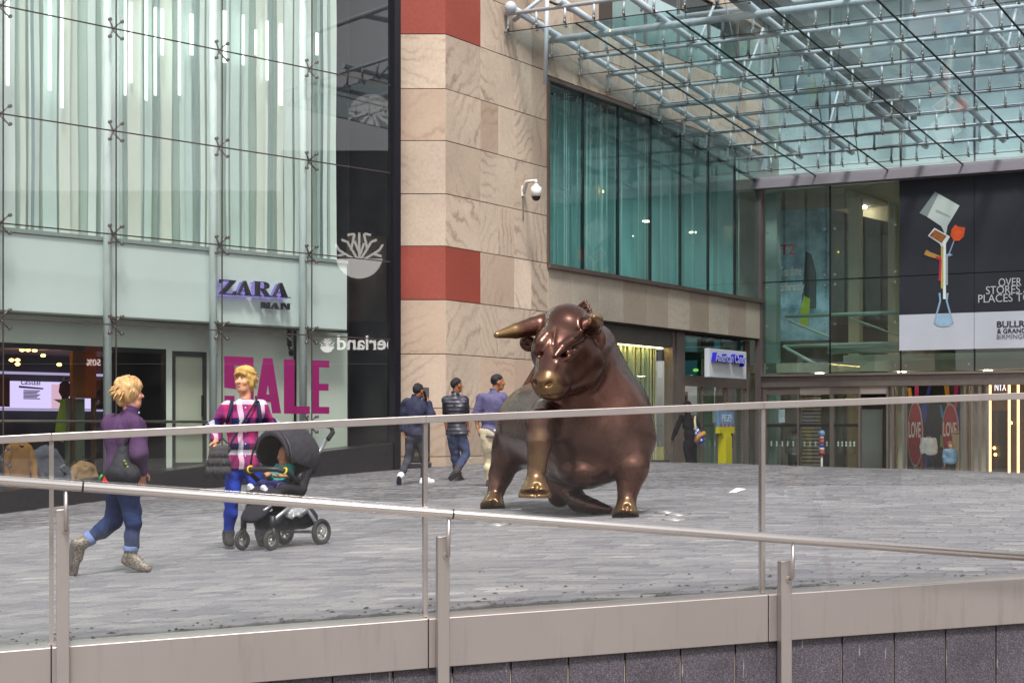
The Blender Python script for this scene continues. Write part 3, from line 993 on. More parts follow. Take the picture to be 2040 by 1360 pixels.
FL.quadbox(mb, [(q1[0], q1[1] - .03), (q0[0], q0[1] - .02), (q0[0], q0[1] + .02), (q1[0], q1[1])], -5.197, -5.188)
for i in range(7):
    qa, qz = spt(47, 777 + i * 2.7); qb, _ = spt(80 - (i % 3) * 3, 777)
    FL.box(mb, qb, qa, qz - .012, qz + .006, -5.197, -5.19)
mb.build('lettering', BLK, scr)
def fig(px, py0, py1, w, red):
    a, zt = spt(px, py0); _, zb_ = spt(px, py1)
    h = zt - zb_
    mb = MB(); FL.poly(mb, [(a - .10 * h, zb_), (a + .10 * h, zb_), (a + .14 * h, zb_ + .4 * h), (a - .14 * h, zb_ + .4 * h)], -5.198, -5.189); mb.build('figure_trousers', BLK, scr)
    mb = MB(); FL.poly(mb, [(a - .15 * h, zb_ + .36 * h), (a + .15 * h, zb_ + .36 * h), (a + .24 * h, zb_ + .5 * h), (a + .2 * h, zb_ + .76 * h), (a + .07 * h, zb_ + .84 * h), (a - .07 * h, zb_ + .84 * h), (a - .2 * h, zb_ + .76 * h), (a - .24 * h, zb_ + .5 * h)], -5.197, -5.188); mb.build('figure_shirt', red, scr)
    mb = MB(); mb.ball(FL.p(a, zb_ + .92 * h, -5.19), .055 * h * 1.3, 10, 8); mb.build('figure_head', M('print_skin', (150, 110, 90), .6), scr)
PINK = glow('screen_pink', (222, 176, 200), .6)
qa, qz1 = spt(103, 765); qb, qz0 = spt(146, 814)
mb = MB(); FL.box(mb, qb, qa, qz0, qz1, -5.2, -5.198); mb.build('picture_ground', PINK, scr)
REDP = M('print_red', (140, 20, 40), .5)
fig(130, 749, 812, 20, REDP)
qa, qz1 = spt(-20, 750); qb, qz0 = spt(20, 810)
mb = MB(); FL.box(mb, qb, qa, qz0, qz1, -5.2, -5.197); mb.build('picture_red', REDP, scr)
qa, qz1 = spt(190, 757); qb, qz0 = spt(206, 815)
mb = MB(); FL.box(mb, qb, qa, qz0, qz1, -5.2, -5.197); mb.build('picture_red', REDP, scr)

# window lettering SALE on the glass
def word_blocks(mb, strokes, o, u, w_, h_, n, d):
    """strokes: polygons in unit square"""
    for i, poly in enumerate(strokes):
        mb.prism([(x * w_, y * h_) for x, y in poly], Vector(o) + Vector(n) * (.0012 * i), u, (0, 0, 1), n, d)
R = lambda x0, y0, x1, y1: [(x0, y0), (x1, y0), (x1, y1), (x0, y1)]
BOLD = {
 'S': [R(.0, .84, 1, 1), R(0, .5, .34, .84), [(0, .5), (.34, .58), (1, .46), (1, .34), (.66, .4), (0, .44)], R(.66, .16, 1, .42), R(0, 0, 1, .16), R(0, .16, .34, .3), R(.66, .7, 1, .84)],
 'A': [[(0, 0), (.33, 0), (.66, 1), (.33, 1)], [(.67, 0), (1, 0), (.67, 1), (.35, 1)], R(.22, .2, .78, .34)],
 'L': [R(0, 0, .4, 1), R(.4, 0, 1, .14)],
 'E': [R(0, 0, .42, 1), R(.42, 0, 1, .13), R(.42, .435, .95, .565), R(.42, .87, 1, 1)]}
sale = thing('sale_decal', 'big magenta SALE lettering on the shop window', 'window sign', FL.p(3.5, 1.5))
MAG = M('magenta_vinyl', (168, 18, 112), .5, 0, .05)
for ch, x0, x1, yt, yb in (('S', 447, 505, 709, 822), ('A', 507, 560, 712, 823), ('L', 566, 617, 715, 824), ('E', 621, 656, 717, 824)):
    a0, z1 = FL.pix(x0, yt, -.035); a1, z0 = FL.pix(x1, yb, -.035)
    mb = MB(); word_blocks(mb, BOLD[ch], FL.p(a0, z0, -.04), RU, a0 - a1, z1 - z0, FL.n, .006); mb.build('letter', MAG, sale)

# raised serif sign on the fascia
SER = {
 'Z': [R(.05, .93, .95, 1), R(.03, 0, .97, .07), [(.03, .07), (.3, .07), (.95, .93), (.68, .93)], [(.05, .93), (.05, .74), (.09, .74), (.2, .93)], [(.97, .07), (.97, .28), (.93, .28), (.8, .07)]],
 'A': [[(.12, .06), (.19, .06), (.53, .95), (.47, 1)], [(.62, .06), (.86, .06), (.55, 1), (.47, 1)], R(.25, .3, .72, .36), R(0, 0, .32, .06), R(.52, 0, 1, .06)],
 'R': [R(.12, .06, .32, .94), R(.02, 0, .44, .06), R(.02, .94, .6, 1), R(.32, .48, .6, .54), [(.6, 1), (.78, .93), (.86, .78), (.82, .6), (.6, .48), (.6, .54), (.66, .62), (.68, .78), (.64, .9), (.6, .94)], [(.42, .49), (.62, .49), (.9, .06), (.68, .06)], R(.64, 0, 1, .06)],
 'M': [R(.1, .06, .17, .94), [(.13, 1), (.34, 1), (.56, .2), (.46, .05)], [(.8, 1), (.73, 1), (.48, .05), (.54, .1)], R(.72, .06, .92, .94), R(0, 0, .27, .06), R(.62, 0, 1, .06), R(.78, .94, 1, 1), R(0, .94, .2, 1)],
 'N': [R(.12, .06, .19, .94), [(.1, 1), (.34, 1), (.88, .02), (.8, 0)], R(.8, .06, .88, .94), R(0, 0, .32, .06), R(.66, .94, 1, 1), R(0, .94, .25, 1)]}
sign = thing('serif_shop_sign', 'raised black serif shop sign reading ZARA MAN on white fascia', 'sign', FL.p(4, 3.2, -.6))
LBK = M('letter_black', (34, 30, 44), .35, .1)
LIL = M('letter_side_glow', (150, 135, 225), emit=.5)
for word, xs, yt, yb in ((['Z', 'A', 'R', 'A'], [(439, 472), (472, 506), (508, 542), (542, 579)], 556, 588), (['M', 'A', 'N'], [(522, 540), (541, 559), (561, 580)], 601, 615)):
    for i, (ch, (x0, x1)) in enumerate(zip(word, xs)):
        dy = (x0 - xs[0][0]) * .055
        a0, z1 = FL.pix(x0, yt + dy, -.26); a1, z0 = FL.pix(x1, yb + dy, -.26)
        mb = MB(); word_blocks(mb, SER[ch], FL.p(a0, z0, -.33), RU, a0 - a1, z1 - z0, FL.n, .07); lt = mb.build('letter', LBK, sign)
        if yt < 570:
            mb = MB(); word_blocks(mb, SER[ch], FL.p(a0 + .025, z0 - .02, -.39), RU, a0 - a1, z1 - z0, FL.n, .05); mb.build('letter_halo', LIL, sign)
# spotlights in the SALE window
for (px, py), lb in zip(((580, 664), (580, 684), (583, 702), (432, 680), (432, 708)), ('uppermost of the three black spotlights above the E of SALE', 'middle one of the three black spotlights above the E of SALE', 'lowest of the three black spotlights above the E of SALE', 'upper black spotlight beside the column left of SALE', 'lower black spotlight beside the column left of SALE')):
    a, z = FL.pix(px, py, -.75)
    t_ = thing('spotlight', lb, 'spotlight', FL.p(a, z, -.75), 'window spotlights right of SALE' if px > 500 else 'window spotlights left of SALE')
    mb = MB(); mb.tube([FL.p(a + .02, z + .02, -.78), FL.p(a + .12, z - .03, -.66)], .05, 12); mb.build('head', BLACK, t_)
    mb = MB(); mb.tube([FL.p(a + .02, z + .05, -.8), FL.p(a - .03, z + .1, -.9)], .02, 8); mb.build('stem', BLACK, t_)
mb = MB(); a, _ = FL.pix(588, 700, -.95); FL.box(mb, a - .02, a + .02, .9, zf0 - .04, -.97, -.93); mb.build('light_track', BLACK, shop)
# garments in the shop window
def jacket(name, label, px, py, d, mat, h=.02, lean=0.0):
    a, z = FL.pix(px, py, d)
    P = FL.p(a, z, d); U = -FL.u; N = FL.n
    t = thing(name, label, 'jacket', FL.p(a, lg(a) + .1, d))
    S = SDF((P.x - .5, P.y - .5, P.z - .75), (P.x + .5, P.y + .5, P.z + .35), h)
    c = lambda x, y, z_: tuple(P + U * (x + lean * z_) + N * y + Vector((0, 0, z_)))
    S.cone(c(-.16, 0, .12), c(.16, 0, .12), .07, .07, .04)
    S.cone(c(-.05, 0, .1), c(-.06, 0, -.5), .14, .15, .05, flat=(tuple(N), .6)); S.cone(c(.05, 0, .1), c(.06, 0, -.5), .14, .15, .05, flat=(tuple(N), .6))
    for q in (-1, 1):
        S.cone(c(q * .2, 0, .1), c(q * .29, .02, -.18), .07, .06, .03); S.cone(c(q * .29, .02, -.18), c(q * .27, .08, -.46), .06, .05, .02)
    S.cone(c(0, .12, .22), c(0, .16, -.02), .07, .02, .01, sub=True); S.half(c(0, 0, -.58), (0, 0, -1)); S.ripple(.006, 28, int(px))
    link('body', S.mesh('jacket_body'), mat, t)
    mb = MB(); mb.tube([c(0, -.02, .15), c(0, -.02, .28), c(.03, -.02, .31), c(.0, -.02, .34)], .008, 6); mb.tube([c(-.2, -.02, .1), c(0, -.02, .17), c(.2, -.02, .1)], .01, 6); mb.build('hanger', BLACK, t)
    mb = MB(); mb.prism([(-.05, .16), (0, -.05), (.05, .16)], c(0, .075, 0), U, (0, 0, 1), N, .006); mb.build('inner_lining', BLK, t)
TAN = M('tan_wool', (176, 120, 62), .9, 0, .12, 8); GREYJ = M('grey_wool', (96, 96, 112), .9, 0, .15, 8); TAN2 = M('beige_wool', (190, 148, 106), .9, 0, .12, 8)
jacket('jacket', 'tan wool jacket hanging at the left edge of the shop window', 38, 905, -1.3, TAN)
jacket('jacket', 'grey jacket leaning between two tan jackets in the shop window', 95, 915, -1.35, GREYJ, lean=-.45)
jacket('jacket', 'beige jacket hanging low behind the walking woman', 166, 945, -1.3, TAN2)
# ------------------------------------------------------------------ sandstone building: faceted corner pillar, window strip, shopfronts
FP = Frame((-2.62, 38), (1, 0), (0, -1))
FS = Frame((-1.433, 38), (.5, .866), (.866, -.5))
def sg(t, d=0):
    p = FS.p(t, 0, d); return float(gz(p.x, p.y))
stone = thing('sandstone_building', 'sandstone clad building with red bands, corner pillar and long teal window', 'building', FS.p(3, sg(3)))
ZCS = [.36, 1.41, 2.58, 3.75, 4.91, 6.04, 7.19, 8.31, 9.49, 10.65, 11.8, 12.95, 14.1]
BACK = M('joint_backing', (74, 64, 58), .9)
T1, T2 = 4.57, 18.10
mb = MB()
FP.box(mb, -.6, 1.19, -.8, 14.2, -2.0, -.045)
FS.box(mb, -.02, T1, -.8, 14.2, -1.2, -.045)
FS.box(mb, T1, 7.35, -.8, 4.88, -1.2, -.046); FS.box(mb, 7.35, T2, 3.68, 4.88, -1.2, -.046)
FS.box(mb, T1, T2, 9.31, 11.2, -1.2, -.046); FS.box(mb, T1, T2 + 1, 13.2, 14.2, -1.2, -.046); FS.box(mb, T1, 8.1, 11.2, 13.2, -1.2, -.047)
mb.build('core_wall', BACK, stone)
def slab(fr, a0, a1, z0, z1, mat, d=0.0, g=.008):
    mb = MB(); fr.box(mb, a0 + g, a1 - g, z0 + g, z1 - g, -.04 + d, d)
    return mb.build('stone_slab', mat, stone, bevel=.004)
rs = random.Random(5)
zb = [-.35] + ZCS
for j in range(len(zb) - 1):
    red = j in (4, 9)
    mt = STONE_RED if red else STONE
    jit = lambda: rs.uniform(-.003, .003)
    slab(FP, .0 + .02, 1.187, zb[j], zb[j + 1], mt, jit())
    slab(FS, .0, 1.47, zb[j], zb[j + 1], mt, jit())
    if j < 13:
        cols = [1.47, 2.25, 2.98, 3.81, T1] if j % 2 else [1.47, 2.98, T1 - .78, T1]
        for a0, a1 in zip(cols[:-1], cols[1:]):
            slab(FS, a0, a1, zb[j], zb[j + 1], STONE, jit())
for j in range(4):                      # ground storey, right of the pillar
    for a0, a1 in ((T1, 5.5), (5.5, 6.4), (6.4, 7.35)):
        slab(FS, a0, a1, zb[j], zb[j + 1], STONE, rs.uniform(-.003, .003))
fr_t = [T1, 5.86, 7.25] + [8.63 + 1.38 * i for i in range(7)] + [T2]
for a0, a1 in zip(fr_t[:-1], fr_t[1:]):
    slab(FS, a0, a1, 3.70, 4.82, STONE_GREY, rs.uniform(-.002, .002))
    slab(FS, a0, a1, 9.40, 10.3, STONE, 0); slab(FS, a0, a1, 10.3, 11.15, STONE, 0)
    slab(FS, a0, a1, 13.2, 14.1, STONE, 0)
    if a1 < 8.2:
        slab(FS, a0, a1, 11.2, 12.2, STONE, 0); slab(FS, a0, a1, 12.2, 13.2, STONE, 0)
# window strip
win = None
mb = MB()
FS.box(mb, T1 - .03, T2, 4.80, 4.90, -.25, .10); FS.box(mb, T1 - .03, T2, 9.27, 9.36, -.25, .07); FS.box(mb, T1 - .05, T1 + .03, 4.9, 9.27, -.25, .05)
win = mb.build('window_frame', M('bronze_frame', (108, 92, 86), .45, .4, .1, 3), stone)
wt = [T1 + .03, 6.48, 8.42, 10.36, 12.28, 14.2, 16.15, T2 - .02]
for a0, a1 in zip(wt[:-1], wt[1:]):
    mb = MB(); FS.box(mb, a0 + .02, a1 - .02, 4.91, 9.26, -.06, -.045); mb.build('window_pane', G_TEAL, stone)
for a in wt[1:-1]:
    mb = MB(); FS.box(mb, a - .032, a + .032, 4.905, 9.265, -.10, -.03); mb.build('mullion', M('mullion_dark', (30, 44, 46), .5, .3), stone)
# behind the window: hanging glass rods, back wall, a floor above the shops
ROD = [M('rod_pale', (206, 222, 218), .4), M('rod_mid', (164, 196, 192), .4), M('rod_deep', (104, 138, 138), .4)]
a = T1 + .1
rs = random.Random(9)
while a < 17.6:
    dens = .5 if a < 9 else .12
    w = rs.choice([.02, .03, .05, .08])
    if rs.random() < dens:
        mb = MB(); d = rs.uniform(-.7, -.25); FS.box(mb, a, a + w, 4.92, 9.25, d - .02, d)
        mb.build('hanging_rod', ROD[rs.choices([0, 1, 2], [3, 6, 1])[0]], stone)
    a += w + rs.choice([.02, .05, .08, .14])
mb = MB(); FS.box(mb, T1, T2, 4.7, 4.8, -4.5, -.3); mb.build('upper_floor', M('floor_pale', (150, 150, 140), .5), stone)
mb = MB(); FS.box(mb, T1, T2, 4.8, 9.3, -.95, -.85); mb.build('room_back_wall', M('room_teal_wall', (170, 214, 211), .7, 0, .15, .6), stone)
mb = MB()
for t in (9.3, 11.6, 13.8, 16.2):
    FS.box(mb, t, t + .35, 4.8, 9.3, -.84, -.78)
mb.build('room_pier', M('room_pier', (140, 180, 178), .7), stone)
mb = MB(); FS.box(mb, T1, T2, 9.28, 9.5, -4.6, -1.21); mb.build('room_ceiling', M('room_ceil', (128, 138, 134), .7), stone)
for t, z in ((9.0, 7.2),):
    mb = MB(); mb.ball(FS.p(t, z, -.8), .04, 8, 6); mb.build('room_lamp', YEL, stone)
# upper windows over the canopy
mb = MB(); FS.box(mb, 8.1, T2 + 1, 11.2, 13.2, -.12, -.1); mb.build('upper_window_pane', G_TEAL, stone)
mb = MB(); FS.box(mb, 8.1, T2 + 1, 11.15, 13.2, -2.0, -1.9); mb.build('upper_room_wall', M('upper_room', (200, 216, 216), .7, 0, .2, .5), stone)
for t in (8.1, 10.2, 12.3, 14.4, 16.5):
    mb = MB(); FS.box(mb, t - .03, t + .03, 11.2, 13.2, -.16, -.08); mb.build('upper_mullion', FRAME_GREY, stone)
# recessed ground storey: dark lintel, lit curtain window, frame column, shop
DC = -.45
zl = FS.pix(1300, 690, DC)[1]
mb = MB(); FS.box(mb, 7.35, 12.35, zl, 3.67, -1.1, DC + .12); mb.build('lintel', M('lintel_grey', (104, 98, 92), .5, .2, .12, 3), stone)
mb = MB(); FS.box(mb, 7.35, 12.3, -.6, sg(9) + .12, -1.1, DC + .06); mb.build('window_sill', M('sill_dark', (84, 80, 78), .5, .2), stone)
for a0, a1 in ((7.4, 9.0), (9.02, 10.6), (10.62, 12.25)):
    mb = MB(); FS.box(mb, a0, a1, sg(9) + .12, zl, DC - .02, DC); mb.build('shop_pane', GLASS('curtain_glass', (250, 252, 246), .7, .02), stone)
CUR = [M('curtain_cream', (232, 234, 204), .7, 0, .04), M('curtain_mint', (196, 216, 190), .7, 0, .04), M('curtain_green', (150, 184, 168), .6, 0, .04), M('curtain_deep', (108, 140, 134), .6)]
a = 7.4; rs = random.Random(4)
while a < 12.2:
    w = rs.choice([.03, .05, .09, .14])
    mb = MB(); d = DC - rs.uniform(.18, .4); FS.box(mb, a, a + w, sg(9) + .14, zl, d - .015, d)
    mb.build('curtain_strip', CUR[rs.choices([0, 1, 2, 3], [5, 4, 3, 1])[0]], stone)
    a += w + rs.choice([.0, .01, .03])
mb = MB(); FS.box(mb, 7.35, 12.3, -.4, zl + .1, -1.15, -1.05); mb.build('curtain_back', M('curtain_back', (214, 220, 190), .7), stone)
WARM = M('warm_light_strip', (255, 226, 150), emit=9.0)
mb = MB(); FS.box(mb, 7.4, 12.2, zl - .02, zl + .01, DC - .16, DC - .1); mb.build('pelmet_light', WARM, stone)
a, zz = FS.pix(1326, 880, DC - .3)
mb = MB(); FS.box(mb, a - .02, a + .02, zz - .75, zz + .45, DC - .16, DC - .13); mb.build('floor_light_strip', WARM, stone)
aC0 = FS.pix(1362, 800, 0)[0]; aC1 = FS.pix(1378, 800, 0)[0]
mb = MB(); FS.box(mb, 12.3, 12.45, -.9, 3.66, DC - .1, DC + .16); FS.box(mb, 12.5, aC1 + .1, -.9, 3.66, DC - .1, DC + .20); mb.build('frame_column', FRAME_GREY, stone)
# shopfront of the sweet shop
A0, A1 = 12.96, 18.05
zh0 = FS.pix(1440, 772, DC)[1]; zh1 = FS.pix(1440, 752, DC)[1]
mb = MB(); FS.box(mb, A0, A1, zh0, zh1, DC - .08, DC + .05); FS.box(mb, A0, A0 + .16, -.9, zh0, DC - .08, DC + .04); FS.box(mb, A1 - .12, A1, -.9, 3.66, DC - .08, DC + .1)
FS.box(mb, 14.65, 14.72, -.9, zh0, DC - .05, DC + .03); FS.box(mb, 16.35, 16.42, -.9, zh0, DC - .05, DC + .03)
mb.build('shopfront_frame', FRAME_GREY, stone)
mb = MB(); FS.box(mb, A0, A1 - .12, zh1, 3.66, DC - .03, DC); mb.build('fanlight', GLASS('fanlight_glass', (110, 160, 165), 1.2), stone)
for a0, a1 in ((A0 + .16, 14.65), (14.72, 16.35), (16.42, A1 - .12)):
    mb = MB(); FS.box(mb, a0, a1, -.9, zh0, DC - .03, DC - .01); mb.build('shop_pane', G_FRONT, stone)
mb = MB(); FS.box(mb, A0, A1, -.9, 3.7, -4.2, -4.1); FS.box(mb, A0, A0 + .1, -.9, 3.7, -4.1, -1.2); mb.build('shop_back_wall', M('sweetshop_wall', (110, 104, 98), .7, 0, .4, 2), stone)
mb = MB(); FS.box(mb, 16.9, A1 - .1, -.9, 3.7, -1.6, -1.5); mb.build('teal_wall', M('teal_paint', (70, 168, 150), .5, 0, .06, 1), stone)
mb = MB(); FS.box(mb, A0, A1, -1.1, sg(15) - .25, -4.2, 1.5); mb.build('shop_floor', M('sweetshop_floor', (120, 112, 104), .5), stone)
mb = MB(); FS.box(mb, A0, A1, 3.1, 3.2, -4.1, -.6); mb.build('shop_ceiling', M('sweetshop_ceiling', (70, 70, 70), .7), stone)
for px, py in ((1386, 737), (1377, 750)):
    a, z = FS.pix(px, py, -1.4)
    mb = MB(); mb.ball(FS.p(a, z, -1.4), (.09, .09, .05), 10, 6); mb.build('pendant_lamp', YEL, stone)
# shelves with sweets
rs = random.Random(31)
for (a0, a1, d) in ((14.9, 16.2, -3.2), (16.45, 16.85, -1.9)):
    sh = thing('sweet_shelf', 'dark shelves packed with sweets behind the yellow stand' if d < -3 else 'narrow sweet shelf against the teal wall of the shop', 'shelf', FS.p(a0, sg(a0) - .25, d))
    mb = MB()
    for q in range(6):
        FS.box(mb, a0, a1, -.55 + q * .42, -.52 + q * .42, d - .3, d)
    FS.box(mb, a0 - .04, a0, -.9, 2.1, d - .3, d); FS.box(mb, a1, a1 + .04, -.9, 2.1, d - .3, d)
    mb.build('rack', M('shelf_brown', (110, 78, 50), .6), sh)
    for cidx, colr in enumerate(((176, 60, 50), (200, 170, 90), (70, 90, 140), (210, 200, 190))):
        mb = MB()
        for q in range(6):
            a = a0 + .03 + cidx * .03
            while a < a1 - .1:
                if rs.random() < .3:
                    FS.box(mb, a, a + .08, -.518 + q * .42, -.518 + q * .42 + rs.uniform(.12, .28), d - .2, d - .03)
                a += .1
        if mb.v: mb.build('packets', M('packets_%d' % cidx, colr, .5, 0, .2, 20), sh, 'stuff')
# hanging sign box
a0, z1 = FS.pix(1413, 690, .35); a1, z0 = FS.pix(1487, 757, .35)
z1 = FS.pix(1450, 697, .35)[1]; z0 = FS.pix(1450, 753, .35)[1]
sgn = thing('candy_shop_sign', 'white box sign with blue lettering American Candy over the shop door', 'sign', FS.p(a0, z0, .3))
mb = MB(); FS.box(mb, a0, a1, z0, z1, .2, .35); mb.build('box', M('sign_white', (224, 222, 228), .35), sgn, bevel=.01)
mb = MB(); BLU = M('sign_blue', (44, 34, 190), .3)
lettering(mb, 'American Candy', FS.p(a0 + .12, z0 + .36, .352), FS.u, (0, 0, 1), FS.n, width=(a1 - a0) - .5, height=.34, extrude=.14, bold=.02); mb.build('lettering', BLU, sgn)
mb = MB(); lettering(mb, 'American Candy', FS.p(a0 + .12, z0 + .36, .495), FS.u, (0, 0, 1), FS.n, width=(a1 - a0) - .5, height=.34, extrude=.004); mb.build('letter_face', M('sign_letter_face', (214, 210, 250), .4), sgn)
# white arch with red oval inside the door, yellow stand, extinguisher
a, z = FS.pix(1443, 790, -1.4)
ar = thing('arched_display', 'white arched sweet display with red oval emblem inside the shop door', 'display', FS.p(a, sg(a) - .25, -1.4))
mb = MB(); poly = [(-.5, -2.2), (.5, -2.2), (.5, .0)] + [(.5 * math.cos(q * math.pi / 10), .48 * math.sin(q * math.pi / 10)) for q in range(1, 10)] + [(-.5, 0)]
mb.prism(poly, FS.p(a, z, -1.5), FS.u, (0, 0, 1), FS.n, .12); mb.build('arch', M('arch_white', (206, 198, 190), .5), ar)
mb = MB(); mb.prism([(.26 * math.cos(q * .3142), .15 * math.sin(q * .3142)) for q in range(20)], FS.p(a, z + .14, -1.37), FS.u, (0, 0, 1), FS.n, .01); mb.build('emblem', M('emblem_red', (176, 40, 30), .4), ar)
mb = MB(); FS.box(mb, a - .45, a + .45, z - 1.6, z - .25, -1.38, -1.3); mb.build('shelves', M('display_dark', (62, 44, 34), .6, 0, .6, 9), ar)
a, z = FS.pix(1446, 870, .2)
ys = thing('yellow_stand', 'bright yellow floor stand with blue header in front of the sweet shop', 'floor stand', FS.p(a, sg(a), .2))
YELW = M('yellow_plastic', (232, 214, 20), .4)
mb = MB(); zz0 = FS.pix(1446, 925, .2)[1]; zz1 = FS.pix(1446, 868, .2)[1]
FS.box(mb, a - .22, a + .22, zz0, zz1, .05, .3); FS.box(mb, a - .05, a + .05, zz0 - .5, zz0, .1, .25); FS.box(mb, a - .3, a + .3, zz0 - .54, zz0 - .5, -.1, .45); FS.box(mb, a - .26, a + .26, zz1, zz1 + .08, .1, .25); FS.box(mb, a - .56, a + .56, zz1 + .08, zz1 + .26, .12, .24)
mb.build('body', YELW, ys)
mb = MB(); FS.box(mb, a - .55, a + .55, zz1 + .262, zz1 + .72, .14, .22); mb.build('header', M('header_blue', (126, 160, 200), .5, 0, .25, 4), ys)
mb = MB(); lettering(mb, 'PEZ!', FS.p(a - .34, zz1 + .42, .222), FS.u, (0, 0, 1), FS.n, width=.68, height=.2, extrude=.006); mb.build('lettering', M('header_white', (230, 235, 240), .5), ys)
mb = MB()
for q in (-.44, -.15, .12, .4):
    FS.box(mb, a + q, a + q + .07, zz1 + .264, zz1 + .36, .222, .228)
mb.build('printed_figures', M('header_red', (190, 50, 40), .5), ys)
a, z = FS.pix(1465, 915, -.1)
ex = thing('fire_extinguisher', 'small red fire extinguisher standing by the yellow stand', 'extinguisher', FS.p(a, sg(a), -.1))
mb = MB(); mb.tube([FS.p(a, sg(a), -.1), FS.p(a, sg(a) + .4, -.1), FS.p(a, sg(a) + .45, -.1)], .09, 14, rs=[.09, .09, .04]); mb.build('cylinder', M('extinguisher_red', (196, 30, 28), .3), ex)
mb = MB(); mb.tube([FS.p(a, sg(a) + .45, -.1), FS.p(a, sg(a) + .53, -.1), FS.p(a + .08, sg(a) + .53, -.1)], .025, 8); mb.build('valve', BLACK, ex)
mb = MB(); FS.box(mb, 13.15, 14.3, -.9, .45, -1.5, -1.0); mb.build('display_plinth', M('display_white', (206, 214, 200), .5), stone)

# CCTV camera on the wall
ca, cz = FS.pix(1041, 372, 0)
cc = thing('cctv_camera', 'white dome security camera on a curved wall bracket', 'security camera', FS.p(ca, cz, 0))
CW = M('cctv_white', (226, 224, 218), .4)
E_ = FS.pix(1066, 362, .0)
Pa = FS.p(ca, cz, .03); drop = at(1068, 360, (FS.p(ca, 0, .75)).y - .15)
mb = MB(); FS.box(mb, ca - .05, ca + .05, cz - .22, cz + .02, 0.0, .035); mb.build('wall_plate', CW, cc)
mb = MB(); mid = Pa.lerp(drop, .45); mid.z = drop.z + .02
mb.tube([Pa + Vector((0, 0, -.14)), Pa.lerp(mid, .5) + Vector((0, 0, .05)), mid, drop + Vector((0, 0, .0)), drop + Vector((0, 0, -.06))], .035, 10, rs=[.05, .045, .04, .035, .04]); mb.build('arm', CW, cc)
mb = MB(); mb.tube([drop + Vector((0, 0, -.06)), drop + Vector((0, 0, -.1)), drop + Vector((0, 0, -.16)), drop + Vector((0, 0, -.36))], .1, 18, rs=[.03, .05, .125, .125]); mb.build('housing', CW, cc)
mb = MB(); mb.ball(drop + Vector((0, 0, -.37)), (.1, .1, .1), 14, 8); mb.build('dome', M('dome_black', (30, 28, 28), .12), cc)
mb = MB(); FS.box(mb, ca - .02, ca + .02, cz - .75, cz - .2, .0, .03); mb.build('conduit', M('conduit_grey', (120, 110, 100), .6), cc)
# litter bin with its notice panel by the pillar
bp_ = at(832, 925, 36.6); gzb = float(gz(bp_.x, bp_.y))
bn = thing('litter_bin', 'black cast litter bin with gold bands in front of the pillar', 'litter bin', (bp_.x, bp_.y, gzb))
BINM = M('bin_black', (36, 34, 36), .4, .1, .1, 6); GOLD = M('gold_band', (150, 128, 72), .4, .6)
mb = MB(); c = Vector((bp_.x, bp_.y, gzb))
mb.box(c + Vector((-.28, -.26, 0)), c + Vector((.28, .26, .12))); mb.box(c + Vector((-.25, -.23, .12)), c + Vector((.25, .23, 1.0))); mb.box(c + Vector((-.29, -.27, 1.0)), c + Vector((.29, .27, 1.08))); mb.build('body', BINM, bn, bevel=.02)
for z in (.26, .3, .9, .94):
    mb = MB(); mb.box(c + Vector((-.253, -.233, z)), c + Vector((.253, .233, z + .012))); mb.build('band', GOLD, bn)
mb = MB(); mb.box(c + Vector((-.06, -.238, .46)), c + Vector((-.02, -.232, .56))); mb.box(c + Vector((.0, -.238, .46)), c + Vector((.04, -.232, .56))); mb.build('crest', GOLD, bn)
mb = MB(); mb.box(c + Vector((.1, -.05, 1.08)), c + Vector((.24, .0, 1.68))); mb.build('notice_panel', M('notice_grey', (70, 62, 66), .5), bn)
# ------------------------------------------------------------------ mall entrance: glass wall, banner, doors, canopy
FN = Frame((7.64, 53.7), (.866, -.5), (-.5, -.866))
NA = [0.0, 2.17, 4.34, 6.51, 8.68, 10.85, 13.02]
def ng(a, d=0):
    p = FN.p(a, 0, d); return float(gz(p.x, p.y))
GZN = -.55
ent = thing('mall_entrance', 'bolted glass mall entrance front with a row of doors under a steel beam', 'building', FN.p(4, GZN))
ZB0, ZB1, ZM, ZT = 2.22, 2.62, 5.43, 8.5
mb = MB(); FN.box(mb, -.05, 13.02, ZB0, ZB1 - .07, -.2, .05); mb.build('door_beam', FRAME_GREY, ent, bevel=.01)
mb = MB(); FN.box(mb, -.05, 13.02, ZB1 - .068, ZB1, -.2, .14); mb.build('beam_ledge', M('ledge_steel', (150, 134, 128), .4, .6), ent)
mb = MB(); FN.box(mb, -.16, .02, GZN - .2, ZT + .1, -.15, .16); mb.build('corner_post', M('corner_post', (120, 104, 104), .45, .4), ent)
for i in range(len(NA) - 1):
    for j, (z0, z1) in enumerate(((ZB1, ZM), (ZM, ZT), (8.9, 11.2), (11.2, 14))):
        mb = MB(); FN.box(mb, NA[i] + .025, NA[i + 1] - .025, z0 + .02, z1 - .02, -.03, -.01); mb.build('glass_pane', G_ENT if j < 2 else GLASS('upper_glass', (247, 251, 251), .6, .02), ent)
JB = M('entrance_joint', (16, 22, 24), .6)
for a in NA[1:]:
    mb = MB(); FN.box(mb, a - .024, a + .024, ZB1, 14, -.035, -.004); mb.build('joint', JB, ent)
for z in (ZM, 11.2):
    mb = MB(); FN.box(mb, .02, 13.02, z - .02, z + .02, -.033, -.0025); mb.build('joint', JB, ent)
BOLT = M('bolt_steel', (170, 165, 165), .3, .8)
for i in range(3):
    for z in (ZB1 + .2, 4.1, ZM - .15, ZM + .15, 6.95):
        for a in (NA[i] + .16, NA[i + 1] - .16):
            mb = MB(); mb.disc(FN.p(a, z, 0), FN.n, .04, .03, 10); mb.build('bolt', BOLT, ent)
